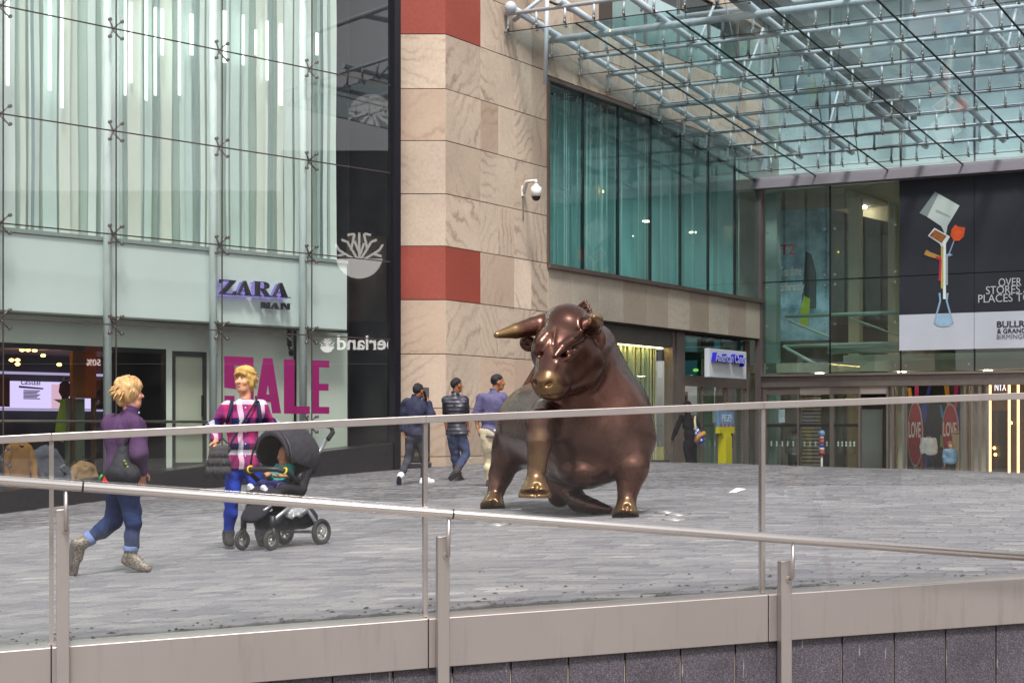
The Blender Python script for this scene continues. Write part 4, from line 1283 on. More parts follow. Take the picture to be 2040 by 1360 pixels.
# interior seen through the glass
CRM = M('interior_cream', (232, 218, 184), .6, 0, .08, 1); TLG = M('interior_tealgrey', (128, 150, 144), .5, 0, .1, 1)
mb = MB(); FN.box(mb, -1.5, 16, -1.0, 14, -14.1, -14); FN.box(mb, -1.5, -1.4, -1, 14, -14, -.3); FN.box(mb, 15.9, 16, -1, 14, -14, -.3); mb.build('interior_wall', M('interior_back', (186, 196, 190), .7, 0, .3, .5), ent)
mb = MB(); FN.box(mb, -1.4, 16, GZN - .1, GZN, -14, .3); mb.build('interior_floor', M('interior_floor', (150, 145, 135), .3, 0, .1, 1), ent)
mb = MB(); FN.box(mb, -1.4, 16, 2.7, 3.0, -14, -1.0); FN.box(mb, -1.4, 16, 8.3, 8.7, -14, -.5); mb.build('interior_slab', M('interior_slab', (190, 182, 162), .6, 0, .1, 1), ent)
for px, d in ((1701, -3.5), (1780, -3.5), (1536, -1.0)):
    a, _ = FN.pix(px, 600, d); mb = MB(); FN.box(mb, a - .18, a + .18, GZN, 8.3, d - .35, d); mb.build('interior_column', CRM if px > 1600 else TLG, ent)
PIPE = M('pipe_sage', (176, 196, 186), .4, 0, .05)
for (x0, y0, x1, y1, d, r) in ((1565, 630, 1800, 622, -1.6, .06), (1562, 690, 1800, 681, -1.5, .06), (1650, 698, 1800, 694, -1.7, .12), (1540, 738, 1800, 735, -1.3, .05), (1570, 638, 1655, 672, -1.6, .04), (1560, 690, 1640, 733, -1.4, .05), (1690, 632, 1800, 672, -1.6, .03)):
    a0, z0 = FN.pix(x0, y0, d); a1, z1 = FN.pix(x1, y1, d)
    mb = MB(); mb.tube([FN.p(a0, z0, d), FN.p(a1 + (3.5 if x1 == 1800 and abs(y1 - y0) < 12 else 0), z1, d)], r, 10); mb.build('interior_pipe', PIPE, ent)
a0, z0 = FN.pix(1680, 735, -2.4); a1, z1 = FN.pix(1800, 705, -2.4)
mb = MB(); FN.box(mb, a0, a1 + 4, z0, z1, -2.9, -2.4); mb.build('walkway_edge', M('walkway_edge', (176, 188, 170), .5), ent)
a0, z0 = FN.pix(1550, 672, -5); a1, z1 = FN.pix(1800, 640, -5)
mb = MB(); FN.quadbox(mb, [(a0, z0), (a1 + 4, z0 - .9), (a1 + 4, z0 - .3), (a0, z0 + .6)], -5.4, -5); mb.build('escalator_side', M('escalator_dark', (60, 62, 58), .4), ent)
a0, z0 = FN.pix(1700, 480, -6); a1, z1 = FN.pix(1800, 380, -6)
mb = MB(); FN.quadbox(mb, [(a0 - 2.6, z0 + 1.6), (a1 + 3, z0 - .4), (a1 + 3, z0 + .2), (a0 - 2.6, z0 + 2.2)], -6.4, -6); mb.build('upper_walkway', CRM, ent)
a0, z1 = FN.pix(1553, 420, -2.2); a1, z0 = FN.pix(1652, 600, -2.2)
pst = thing('tea_poster', 'blue poster reading T2 Tea done differently behind the entrance glass', 'poster', FN.p(a0, z0, -2.2))
k = NT('tea_print')
v = k.coords('Object')
c = k.ramp(k.noise(v, 1.6, 4, .6), [(.35, lin((90, 132, 154))), (.6, lin((160, 204, 222)))])
fl = k.n('ShaderNodeTexVoronoi'); fl.inputs['Scale'].default_value = 9; k.l(v, fl.inputs['Vector'])
sp = k.ramp(fl.outputs['Distance'], [(.14, (1, 1, 1)), (.2, (0, 0, 0))])
c = k.mix(k.math('MULTIPLY', sp, .5), c, fl.outputs['Color'])
k.bsdf(c, .5)
mb = MB(); FN.box(mb, a0, a1, z0 - 1.2, z1, -2.3, -2.2); mb.build('print', k.m, pst)
WHT = M('print_white', (236, 238, 236), .5)
mb = MB(); lettering(mb, 'T2', FN.p(a0 + .02, FN.pix(1560, 508, -2.2)[1], -2.19), FN.u, (0, 0, 1), FN.n, height=.34, extrude=.006, bold=.02); mb.build('logo', M('print_orange_red', (214, 60, 40), .5), pst)
mb = MB(); lettering(mb, 'Tea done', FN.p(a0 + .02, FN.pix(1560, 550, -2.2)[1], -2.19), FN.u, (0, 0, 1), FN.n, width=.72, height=.30, extrude=.006, bold=.02); lettering(mb, 'differently', FN.p(a0 + .02, FN.pix(1560, 585, -2.2)[1], -2.19), FN.u, (0, 0, 1), FN.n, width=.82, height=.36, extrude=.006, bold=.02); mb.build('slogan', WHT, pst)
mb = MB(); q = (a0 + a1) / 2 + .1
FN.poly(mb, [(q - .2, z0 - .2), (q + .3, z0 - .2), (q + .3, z0 + .9), (q + .14, z0 + 1.5), (q - .05, z0 + 1.6), (q - .12, z0 + .8)], -2.198, -2.19); mb.build('printed_figure', M('print_dark', (40, 56, 60), .5), pst)
mb = MB(); FN.poly(mb, [(q - .25, z0 - .8), (q + .05, z0 - .7), (q + .1, z0 + .1), (q - .1, z0 + .2), (q - .22, z0 - .2)], -2.197, -2.188); mb.build('printed_leaf', M('print_lime', (160, 190, 50), .5), pst)

# banner over the doors
ban = thing('mall_banner', 'black and white hanging banner with flask artwork above the entrance doors', 'banner', FN.p(7.5, 3.3, .05))
CH = M('banner_black', (40, 39, 48), .7, 0, .08, 3); WB = M('banner_white', (208, 204, 214), .6, 0, .03, 2)
zb0 = FN.pix(1800, 698, .06)[1]; zb1 = FN.pix(1800, 627, .06)[1]
aB = NA[2] - .02
for i, (a0, a1) in enumerate(((aB, NA[3]), (NA[3] + .015, NA[4]), (NA[4] + .015, NA[5]))):
    mb = MB(); FN.box(mb, a0, a1, ZM + .012, ZT - .02, .03, .06); mb.build('upper_panel', CH, ban)
    mb = MB(); FN.box(mb, a0, a1, zb1 + .002, ZM - .01, .03, .058 + .004 * i); mb.build('middle_panel', CH, ban)
    mb = MB(); FN.box(mb, a0, a1, zb0, zb1, .03, .058 + .004 * i); mb.build('lower_panel', WB, ban)
DBN = .066
def bpx(x, y):
    return FN.pix(x, y, DBN)
def bpoly(name, pts, mat, lift=0.0):
    mb = MB(); FN.poly(mb, [bpx(*q) for q in pts], DBN + lift, DBN + lift + .006); mb.build(name, mat, ban)
GB = M('print_bag', (196, 200, 196), .6); GB2 = M('print_bag_side', (132, 140, 138), .6)
def c5(x, y):            # crop (1780,340,2040,720) -> photo pixels
    return (1780 + x * .2793, 340 + y * .2794)
bpoly('printed_bag', [c5(*q) for q in ((322, 165), (472, 250), (385, 395), (380, 430), (370, 470), (358, 430), (340, 395), (240, 330))], GB)
bpoly('printed_bag_side', [c5(*q) for q in ((298, 150), (322, 165), (240, 330), (186, 302))], GB2, .001)
mb = MB(); a_, z_ = bpx(*c5(300, 292)); dirv = FN.u * .89 + Vector((0, 0, -.45)); upv = FN.u * .45 + Vector((0, 0, .89))
lettering(mb, 'SERENDENI', FN.p(a_, z_, DBN + .008), dirv.normalized(), upv.normalized(), FN.n, width=.46, extrude=.003); mb.build('bag_lettering', GB2, ban)
bpoly('printed_phone', [c5(*q) for q in ((292, 408), (404, 470), (372, 525), (362, 560), (350, 560), (330, 520), (246, 465))], M('print_phone', (222, 222, 226), .5), .002)
bpoly('printed_photo', [c5(*q) for q in ((296, 420), (380, 466), (345, 515), (258, 464))], M('print_food', (150, 90, 40), .5, 0, .9, 9), .009)
bpoly('printed_glass', [c5(*q) for q in ((440, 385), (465, 400), (512, 405), (502, 470), (470, 500), (430, 500), (408, 460), (415, 420))], M('print_orange', (222, 86, 36), .4, 0, .35, 9), .002)
bpoly('printed_stem', [c5(*q) for q in ((428, 500), (436, 500), (402, 590), (424, 600), (395, 612), (370, 600), (394, 588))], M('print_pale_blue', (150, 168, 200), .5), .001)
bpoly('printed_brush', [c5(*q) for q in ((236, 563), (262, 580), (335, 608), (330, 632), (252, 612), (218, 596))], M('print_ochre', (190, 140, 70), .5), .002)
bpoly('printed_red_drip', [c5(*q) for q in ((300, 610), (340, 615), (345, 640), (338, 785), (322, 785), (330, 640), (308, 630))], M('print_crimson', (190, 40, 66), .5), .004)
for x, y0, y1, w, m in ((348, 540, 840, 9, M('print_gold', (196, 168, 90), .4)), (364, 470, 915, 10, WHT), (379, 600, 815, 9, M('print_silver', (160, 164, 168), .4))):
    bpoly('printed_pour', [c5(x - w, y0), c5(x + w, y0), c5(x + w, y1), c5(x - w, y1)], m, .003)
FLK = M('print_flask', (150, 178, 204), .4); FLW = M('print_flask_water', (170, 196, 220), .4, 0, .2, 8)
bpoly('printed_flask_edge', [c5(*q) for q in ((322, 872), (336, 872), (340, 930), (312, 1030), (298, 1090), (288, 1085), (300, 1030), (328, 925))], FLK, .003)
bpoly('printed_flask_edge', [c5(*q) for q in ((378, 872), (394, 872), (386, 925), (414, 1030), (428, 1085), (416, 1090), (402, 1030), (374, 930))], FLK, .003)
bpoly('printed_flask_water', [c5(*q) for q in ((306, 1030), (340, 1020), (380, 1020), (410, 1030), (424, 1080), (400, 1105), (355, 1112), (310, 1104), (292, 1082))], FLW, .001)
mb = MB()
def bt(s, x, y, hpx, wpx=None, bold=0.0):
    a, z = bpx(x, y); _, zt = bpx(x, y - hpx); w = None
    if wpx: w = bpx(x + wpx, y)[0] - a
    lettering(mb, s, FN.p(a, z, DBN + .004), FN.u, (0, 0, 1), FN.n, width=w, height=zt - z, extrude=.006, bold=bold)
bt('OVER 160', *c5(750, 826), 16, 78); bt('STORES AND', *c5(660, 882), 16, 118); bt('PLACES TO EAT', *c5(605, 942), 16, 150)
mb.build('headline', M('print_lightgrey', (196, 194, 198), .6), ban)
mb = MB(); bt('BULLRING', *c5(738, 1118), 12.5, 90, .02); bt('& GRAND CENTRAL', *c5(740, 1160), 9, 120, .015); mb.build('mall_name', M('print_charcoal', (50, 46, 56), .6), ban)
mb = MB(); bt('BIRMINGHAM', *c5(738, 1200), 9, 80); mb.build('city_name', M('print_midgrey', (120, 116, 124), .6), ban)

# added glowing blocks under the mall ceilings, put in to brighten the interior
MALL_FILL = M('mall_fill', (255, 244, 226), emit=15.0)
for q in range(5):
    for d, z in ((-1.4, 2.69), (-3.4, 2.69), (-7.5, 2.69), (-5.5, 8.29), (-9.5, 8.29)):
        mb = MB(); FN.box(mb, 1.2 + q * 2.6, 1.4 + q * 2.6, z - .05, z, d - .2, d); mb.build('fill_block', MALL_FILL, ent)
# doors
DST = M('door_steel', (142, 126, 120), .4, .6, .1, 3)
for i, px in enumerate((1524, 1590, 1657, 1712, 1768, 1779, 1800, 1922, 1936, 1951, 1966)):
    a, _ = FN.pix(px, 850, 0)
    w = .06 if px in (1524, 1657) else .03
    mb = MB(); FN.box(mb, a - w, a + w, GZN, ZB0, -.12, .02); mb.build('door_post', DST, ent)
hd = [(1527, 1588), (1593, 1655), (1660, 1710), (1714, 1766)]
for i, (x0, x1) in enumerate(hd):
    a0, _ = FN.pix(x0, 850, 0); a1, _ = FN.pix(x1, 850, 0)
    if i != 3:
        mb = MB(); FN.box(mb, a0 + .02, a1 - .02, GZN, ZB0 - .22, -.06, -.045); dp = mb.build('door_pane', G_FRONT, ent)
        mb = MB(); zz = FN.pix(1600, 847, 0)[1]; FN.box(mb, a0, a1, zz - .045, zz + .045, -.044, .0); mb.build('push_bar', BLACK, dp)
        mb = MB(); zz = FN.pix(1600, 886, 0)[1]
        n_ = 5
        for q in range(n_):
            for r_ in (0, 1):
                aa = a0 + .14 + (a1 - a0 - .28) * q / (n_ - 1)
                FN.box(mb, aa - .025, aa + .025, zz + r_ * .08 - .03, zz + r_ * .08 + .03, -.044, -.04)
        mb.build('safety_dots', M('frost_dot', (200, 215, 205), .6), dp)
    mb = MB(); FN.box(mb, a0, a1, ZB0 - .22, ZB0, -.14, .0); mb.build('door_header', DST if i % 2 == 0 else M('header_pale', (176, 158, 150), .45, .3), ent)
for px in (1575, 1605, 1700, 1938):
    pass
a, z1 = FN.pix(1557, 815, -.02); _, z0 = FN.pix(1557, 840, -.02)
mb = MB(); FN.box(mb, a - .1, a + .1, z0 + .18, z1, -.044, -.035); FN.box(mb, a - .1, a + .1, z0 - .02, z0 + .17, -.044, -.034); mb.build('door_notice', M('notice_mix', (170, 190, 196), .5, 0, .4, 6), ent)
# things inside: shutter, grey door, dark openings
a0, _ = FN.pix(1594, 850, -2); a1, _ = FN.pix(1634, 850, -2)
sh = thing('roller_shutter', 'pale slatted shutter column just inside the entrance doors', 'shutter', FN.p(a0, GZN, -2))
for q in range(26):
    z = GZN + q * .115
    mb = MB(); FN.box(mb, a0, a1, z + .02, z + .095, -2.1, -2.0); mb.build('slat', M('slat_taupe', (168, 154, 138), .5), sh)
mb = MB(); FN.box(mb, a0, a1 + .3, GZN, 2.6, -2.3, -2.15); mb.build('backing', BLACK, sh)
mb = MB()
for (x0, x1, d, zt) in ((1527, 1552, -3.0, 2.6), (1660, 1682, -3, 2.6)):
    a0, _ = FN.pix(x0, 850, d); a1, _ = FN.pix(x1, 850, d); FN.box(mb, a0, a1, GZN, zt, d - .3, d)
mb.build('interior_panel', M('panel_sage', (122, 126, 108), .6, 0, .1, 1), ent)
a0, _ = FN.pix(1688, 850, -2.5); a1, _ = FN.pix(1708, 850, -2.5); mb = MB(); FN.box(mb, a0, a1, GZN, 2.6, -2.9, -2.5); mb.build('interior_pillar', M('pillar_sand', (176, 158, 116), .6, 0, .08, 1), ent)
a0, _ = FN.pix(1715, 850, -1.6); a1, _ = FN.pix(1766, 850, -1.6); zt = FN.pix(1740, 815, -1.6)[1]
mb = MB(); FN.box(mb, a0 + .05, a1 - .12, GZN, zt, -1.6, -1.55); mb.build('grey_door_leaf', M('grey_leaf', (134, 136, 130), .6, 0, .04, 1), ent)
mb = MB(); FN.box(mb, a0 - .05, a1, GZN, 2.7, -1.75, -1.65); mb.build('dark_recess', M('recess_black', (16, 17, 22), .6), ent)
a0, _ = FN.pix(1800, 850, -5.5); a1, _ = FN.pix(1925, 850, -5.5); mb = MB(); FN.box(mb, a0, a1, GZN, 2.7, -6, -5.5); mb.build('dark_hall', M('hall_dark', (64, 66, 66), .5, 0, .5, .8), ent)
for px in (1772, 1795, 1920, 1944, 1958):
    a, _ = FN.pix(px, 850, -1); mb = MB(); FN.box(mb, a - .10, a + .10, GZN, 2.6, -1.3, -1.0); mb.build('inner_lobby_panel', M('lobby_panel', (170, 166, 146), .4, 0, .1, 1), ent)
# lit shop frame at the far right
OR = M('amber_strip', (255, 196, 130), emit=2.0)
for x0, x1, d in ((1970, 1976, -1.5), (2008, 2013, -1.5), (2026, 2031, -1.2)):
    a0, _ = FN.pix(x0, 850, d); a1, _ = FN.pix(x1, 850, d); mb = MB(); FN.box(mb, a0, a0 + .06, GZN, 2.5, d - .05, d); mb.build('amber_light_strip', OR, ent)
a0, _ = FN.pix(1966, 850, -1.8); a1, _ = FN.pix(2034, 850, -1.8)
mb = MB(); FN.box(mb, a0, a1 + 3, GZN, 2.6, -2.2, -1.9); mb.build('shop_wall_dark', M('shop_dark_brown', (78, 64, 54), .5, 0, .4, 1.5), ent)
a0, z1 = FN.pix(1977, 818, -1.8); a1, _ = FN.pix(2007, 818, -1.8)
mb = MB(); FN.box(mb, a0, a1, GZN, z1, -1.88, -1.85); mb.build('dark_doorway', M('doorway_black', (22, 22, 24), .4), ent)
mb = MB(); a, z = FN.pix(1981, 778, -1.8); lettering(mb, 'NYX', FN.p(a, z, -1.84), FN.u, (0, 0, 1), FN.n, width=.34, height=.24, extrude=.01, bold=.01); mb.build('shop_lettering', M('lettering_white', (235, 230, 240), emit=.9), ent)
mb = MB()
for px, py in ((1981, 892), (2014, 842), (1983, 905), (1965, 848)):
    a, z = FN.pix(px, py, -1.7); mb = MB(); mb.ball(FN.p(a, z, -1.7), .045, 8, 6); mb.build('shop_lamp', YEL, ent)
# LOVE boards
def ribbon(mb, x0, y0, w0, x1, y1, w1, d):
    p = [FN.pix(x0 - w0, y0, d), FN.pix(x0 + w0, y0, d), FN.pix(x1 + w1, y1, d), FN.pix(x1 - w1, y1, d)]
    FN.quadbox(mb, [p[3], p[2], p[1], p[0]], d - .03, d)
RB = {'pink': (206, 50, 120), 'blue': (44, 60, 160), 'gold': (222, 160, 50), 'sky': (60, 150, 210), 'green': (40, 140, 100), 'lime': (160, 180, 40), 'coral': (206, 80, 60), 'lilac': (140, 100, 170)}
boards = (('left LOVE board with its edge to the doors', 1823, 864, 13.5, 63, -2.4, (('pink', 1826, 765, 4, 1826, 812, 3), ('blue', 1852, 768, 2, 1836, 840, 8), ('gold', 1811, 772, 4, 1815, 800, 3), ('coral', 1832, 905, 3, 1838, 932, 5))),
          ('right LOVE board beside the woman in denim', 1893, 862, 15, 57, -2.6, (('gold', 1885, 764, 5, 1889, 806, 3), ('pink', 1905, 766, 4, 1903, 812, 3), ('blue', 1917, 806, 2, 1910, 846, 7), ('sky', 1873, 806, 1, 1879, 832, 4), ('green', 1921, 870, 7, 1916, 892, 4), ('lime', 1875, 866, 2, 1876, 890, 3), ('coral', 1914, 912, 3, 1917, 934, 5), ('lilac', 1884, 912, 3, 1880, 934, 4))))
for lab, cx_, cy_, rx, ry, d, ribs in boards:
    a, z = FN.pix(cx_, cy_, d); ra = FN.pix(cx_ + rx, cy_, d)[0] - a; rzv = FN.pix(cx_, cy_ - ry, d)[1] - z
    b = thing('love_board', 'tall red oval ' + lab, 'display board', FN.p(a, GZN, d), 'oval boards inside the entrance')
    mb = MB(); mb.prism([(ra * 1.12 * math.cos(q * math.pi / 16), rzv * 1.04 * math.sin(q * math.pi / 16)) for q in range(32)], FN.p(a, z, d - .06), FN.u, (0, 0, 1), FN.n, .05); mb.build('rim', M('board_rim', (206, 196, 190), .5), b)
    mb = MB(); mb.prism([(ra * math.cos(q * math.pi / 16), rzv * .97 * math.sin(q * math.pi / 16)) for q in range(32)], FN.p(a, z, d - .005), FN.u, (0, 0, 1), FN.n, .02); mb.build('oval', M('board_red', (176, 34, 40), .5, 0, .06, 2), b)
    mb = MB(); lettering(mb, 'LOVE', FN.p(a - ra * .9, z - rzv * .12, d + .017), FN.u, (0, 0, 1), FN.n, width=ra * 1.75, height=rzv * .5, extrude=.01, bold=.02); mb.build('lettering', WHT, b)
    mb = MB(); lettering(mb, 'YOU', FN.p(a - ra * .6, z - rzv * .55, d + .017), FN.u, (0, 0, 1), FN.n, width=ra * 1.2, height=rzv * .3, extrude=.008); mb.build('lettering', M('board_grey', (150, 90, 90), .6), b)
    for (kc, x0, y0, w0, x1, y1, w1) in ribs:
        mb = MB(); ribbon(mb, x0, y0, w0, x1, y1, w1, d - .1); mb.build('ribbon', M('ribbon_' + kc, RB[kc], .5), b)
    mb = MB(); FN.box(mb, a - .06, a + .06, GZN, z - rzv * .9, d - .09, d - .065); mb.build('stand', DST, b)
# striped bollard and cream box by the doors
a, z = FN.pix(1637, 900, 1.0); pB = FN.p(a, ng(a, 1.0), 1.0)
bo = thing('striped_post', 'slim pole with blue globe and red white stripes outside the doors', 'pole', pB)
zt = FN.pix(1637, 872, 1.0)[1]
mb = MB(); mb.tube([pB, Vector((pB.x, pB.y, zt - .5))], .035, 10); mb.build('pole', M('pole_cream', (206, 196, 184), .5), bo)
for q, colr in enumerate(((190, 66, 60), (206, 190, 186), (60, 80, 170), (196, 80, 74), (200, 150, 140))):
    mb = MB(); z_ = zt - .5 + q * .11; mb.tube([(pB.x, pB.y, z_), (pB.x, pB.y, z_ + .11)], .085 - q * .004, 12); mb.build('band', M('band_%d' % q, colr, .5), bo)
mb = MB(); mb.ball((pB.x, pB.y, zt + .13), .1, 12, 8); mb.build('globe', M('globe_blue', (120, 160, 205), .3), bo)
a, z = FN.pix(1904, 895, -1.0); a1, z1 = FN.pix(1911, 858, -1.0); a0, _ = FN.pix(1897, 858, -1)
cb = thing('cream_totem', 'tall cream box totem in front of the right LOVE board', 'totem', FN.p(a, GZN, -1))
mb = MB(); FN.box(mb, a0, a1, GZN, z1, -1.3, -1.0); mb.build('box', M('totem_cream', (214, 186, 144), .6, 0, .05, 2), cb, bevel=.01)
mb = MB(); FN.box(mb, a0 - .01, a1 + .01, z1 - .1, z1 - .06, -1.31, -.99); mb.build('lid_line', M('totem_line', (160, 120, 80), .6), cb)

# ------------------------------------------------------------------ canopy of glass hung under white tubes
CP0 = Vector((7.415, 53.5, 8.52)); CD1 = Vector((-.5774, -1, .1129)); CD2 = Vector((.866, -.5, 0))
CNR = CD2.cross(-CD1).normalized()
if CNR.z < 0: CNR = -CNR
def cp(u, a, h=0.0):
    return CP0 + CD1 * u + CD2 * a + CNR * h
CU = [13.28, 11.49, 10.17, 8.85, 7.53, 6.21, 4.89, 3.57, 2.25, .93, 0.0]
CA = [0, 1.93, 4.15, 6.36, 8.57, 10.78, 13.0]
can = thing('glass_canopy', 'large sloping glass canopy hung beneath white steel tubes over the entrance', 'canopy', FN.p(4, GZN))
for i in range(len(CU) - 1):
    for j in range(len(CA) - 1):
        mb = MB(); u0, u1, a0, a1 = CU[i] - .012, CU[i + 1] + .012, CA[j] + .014, CA[j + 1] - .014
        mb.hexa([cp(u0, a0, -.01), cp(u0, a1, -.01), cp(u1, a1, -.01), cp(u1, a0, -.01), cp(u0, a0, .01), cp(u0, a1, .01), cp(u1, a1, .01), cp(u1, a0, .01)])
        mb.build('glass_pane', G_CAN, can)
CJ = M('canopy_joint', (24, 26, 28), .6)
def bar(mb, p, q, w, h):
    t = (q - p).normalized(); s_ = t.cross(CNR).normalized() * w / 2; n_ = CNR * h / 2
    mb.hexa([p - s_ - n_, p + s_ - n_, q + s_ - n_, q - s_ - n_, p - s_ + n_, p + s_ + n_, q + s_ + n_, q - s_ + n_])
for a in CA:
    mb = MB(); bar(mb, cp(13.28, a), cp(0, a), .05 if a else .08, .02 if a else .06); mb.build('joint', CJ, can)
for u in CU[:-1]:
    mb = MB(); bar(mb, cp(u, 0), cp(u, 13), .03, .014); mb.build('joint', CJ, can)
HT = .42
for a in [-.15 + 0.42] + [(CA[i] + CA[i + 1]) / 2 + .1 for i in range(1, len(CA) - 1)] + [1.55]:
    mb = MB(); mb.tube([cp(13.4, a, HT + .12), cp(.25, a, HT + .12)], .08, 12); mb.build('long_tube', CANOPY_STEEL, can)
for i, u in enumerate(CU[:-1]):
    big = i in (1, 5) 
    mb = MB(); mb.tube([cp(u, .1, HT), cp(u, 13, HT)], .085 if big else .046, 10); mb.build('cross_tube', CANOPY_STEEL, can)
SPG = M('spigot_steel', (120, 116, 112), .35, .6)
for i, u in enumerate(CU):
    a = .18
    while a < 12.8:
        mb = MB()
        mb.tube([cp(u, a, HT - .02), cp(u, a, .12)], .03, 7); o = mb.build('spigot', CANOPY_STEEL, can) if u > 0 else None
        if o:
            mb = MB(); mb.tube([cp(u, a, .13), cp(u, a, .04)], .035, 7, rs=[.028, .042])
            for q in (-1, 1):
                mb.tube([cp(u, a, .05), cp(u + q * .07, a, .03), cp(u + q * .07, a, -.03)], .018, 6); mb.disc(cp(u + q * .07, a, -.025), CNR, .035, .022, 9)
            mb.build('clamp', SPG, o)
        a += .735
mb = MB(); p, q = cp(-.1, -.12, -.1), cp(-.1, 13.2, -.1)
bar(mb, p, q, .3, .34); mb.build('back_beam', M('beam_mauve', (150, 138, 146), .45, .2, .06, 2), can, bevel=.01)
# upper trusses and tie rods
for a in (3.1, 9.7):
    mb = MB(); mb.tube([cp(13.0, a, 2.0), cp(.3, a, 3.0)], .09, 10); mb.build('upper_chord', CANOPY_STEEL, can)
    for q in range(5):
        u = 12.5 - q * 2.6
        mb = MB(); mb.tube([cp(u, a, HT), cp(u - 1.2, a, 2.2 + q * .2)], .035, 8); mb.build('truss_strut', CANOPY_STEEL, can)
        mb = MB(); mb.tube([cp(u - 2.5, a, HT), cp(u - 1.2, a, 2.2 + q * .2)], .018, 6); mb.build('tie_rod', M('rod_steel', (150, 156, 162), .3, .5), can)
for u in (13.0, 7.0):
    mb = MB(); mb.tube([cp(u, .4, 2.0 + (13 - u) * .08), cp(u, 13, 2.0 + (13 - u) * .08)], .07, 10); mb.build('upper_cross_tube', CANOPY_STEEL, can)
for (x, y, x2, y2) in ((1023, 42, 1075, 0), (1090, 0, 1088, 85)):
    p = at(x, y, 40.4); q = at(x2, y2, 40.6); q2 = q + (q - p) * 1.0
    mb = MB(); mb.tube([p, q2], .05, 8); mb.build('outrigger', CANOPY_STEEL, can)
mb = MB(); mb.ball(cp(13.35, .27, HT + .12), .14, 12, 8); mb.build('node', CANOPY_STEEL, can)
# service gantry lying over the canopy
gn = thing('service_gantry', 'dark grey service gantry lying above the glass of the canopy', 'gantry', FN.p(6, GZN))
mb = MB(); bar(mb, cp(13.0, 5.0, 1.15), cp(1.4, 5.0, 1.15), .95, .34); mb.build('deck', M('gantry_grey', (84, 86, 92), .5, .3, .15, 2), gn)
for q in range(6):
    mb = MB(); u = 12.6 - q * 2.1; bar(mb, cp(u, 5.0, 1.36), cp(u - .9, 5.0, 1.36), .7, .1); mb.build('cover', M('gantry_cover', (120, 122, 126), .5, .2, .1, 2), gn)
mb = MB()
for q in range(5):
    u = 12.0 - q * 2.5
    mb.tube([cp(u, 4.7, .5), cp(u, 4.7, 1.0)], .04, 8); mb.tube([cp(u, 5.3, .5), cp(u, 5.3, 1.0)], .04, 8)
mb.build('support', CANOPY_STEEL, gn)
# roof storeys behind the canopy
rf = thing('upper_mall_block', 'pale glazed upper storeys rising behind the canopy', 'building', FN.p(6, 8.6, -3))
mb = MB(); FN.box(mb, 0, 16, 14.0, 14.5, -6, .4); mb.build('roof_edge', M('roof_edge', (190, 196, 200), .5), rf)
for q in range(7):
    mb = MB(); FN.box(mb, q * 2.17 - .06, q * 2.17 + .06, 8.9, 14, -.3, -.05); mb.build('mullion', CANOPY_STEEL, rf)
mb = MB(); FN.box(mb, 0, 16, 8.9, 14, -1.5, -1.4); mb.build('inner_wall', M('upper_inner', (214, 230, 236), .7, 0, .15, .4), rf)
# ------------------------------------------------------------------ surroundings out of frame that the glass and steel reflect
ME_ = Vector((-2.49, 36, 0)); MN_ = Vector((.747, -.665, 0))
def mir(p):
    """mirror a point in the plane of the left shop front"""
    p = Vector(p); d = (p - ME_).dot(MN_)
    return p - MN_ * (2 * d)
VY = 60.0
def vpt(px, py, dy=0.0):
    return mir(at(px, py, VY + dy))
rb = thing('opposite_shop', 'dark shop opposite the glass front, white lettering on its fascia', 'building', vpt(700, 940))
def vbox(mb, x0, y0, x1, y1, d0, d1):
    mb.hexa([vpt(x0, y1, d0), vpt(x1, y1, d0), vpt(x1, y1, d1), vpt(x0, y1, d1), vpt(x0, y0, d0), vpt(x1, y0, d0), vpt(x1, y0, d1), vpt(x0, y0, d1)])
DKG = M('opposite_dark', (34, 34, 40), .4, 0, .3, 1)
mb = MB(); vbox(mb, -1200, 725, 1500, 980, .3, 3); vbox(mb, -1200, 640, 1500, 724, .05, 3); mb.build('dark_front', DKG, rb)
mb = MB(); vbox(mb, 560, 300, 1500, 640, .3, 3); mb.build('upper_front', M('opposite_upper', (48, 50, 56), .4, 0, .3, .6), rb)
mb = MB(); vbox(mb, -1200, 380, 560, 640, .2, 3); mb.build('pale_front', M('opposite_pale', (150, 148, 140), .7, 0, .2, .4), rb)
mb = MB(); vbox(mb, 690, 470, 770, 640, .1, .29); mb.build('window_picture', M('opposite_picture', (110, 96, 82), .6, 0, .7, .8), rb)
WHL = M('opposite_sign_glow', (240, 236, 230), emit=2.6)  # emission added so the white letters show in the shop-front reflection
mb = MB(); o = vpt(853, 697, .03); u_ = (vpt(660, 697) - vpt(853, 697)).normalized()
nn_ = (vpt(700, 697, -1) - vpt(700, 697, 0)).normalized()
lettering(mb, 'Timberland', o, u_, (0, 0, 1), nn_, width=(vpt(672, 697) - vpt(853, 697)).length, extrude=.05, bold=.02); mb.build('lettering', WHL, rb)
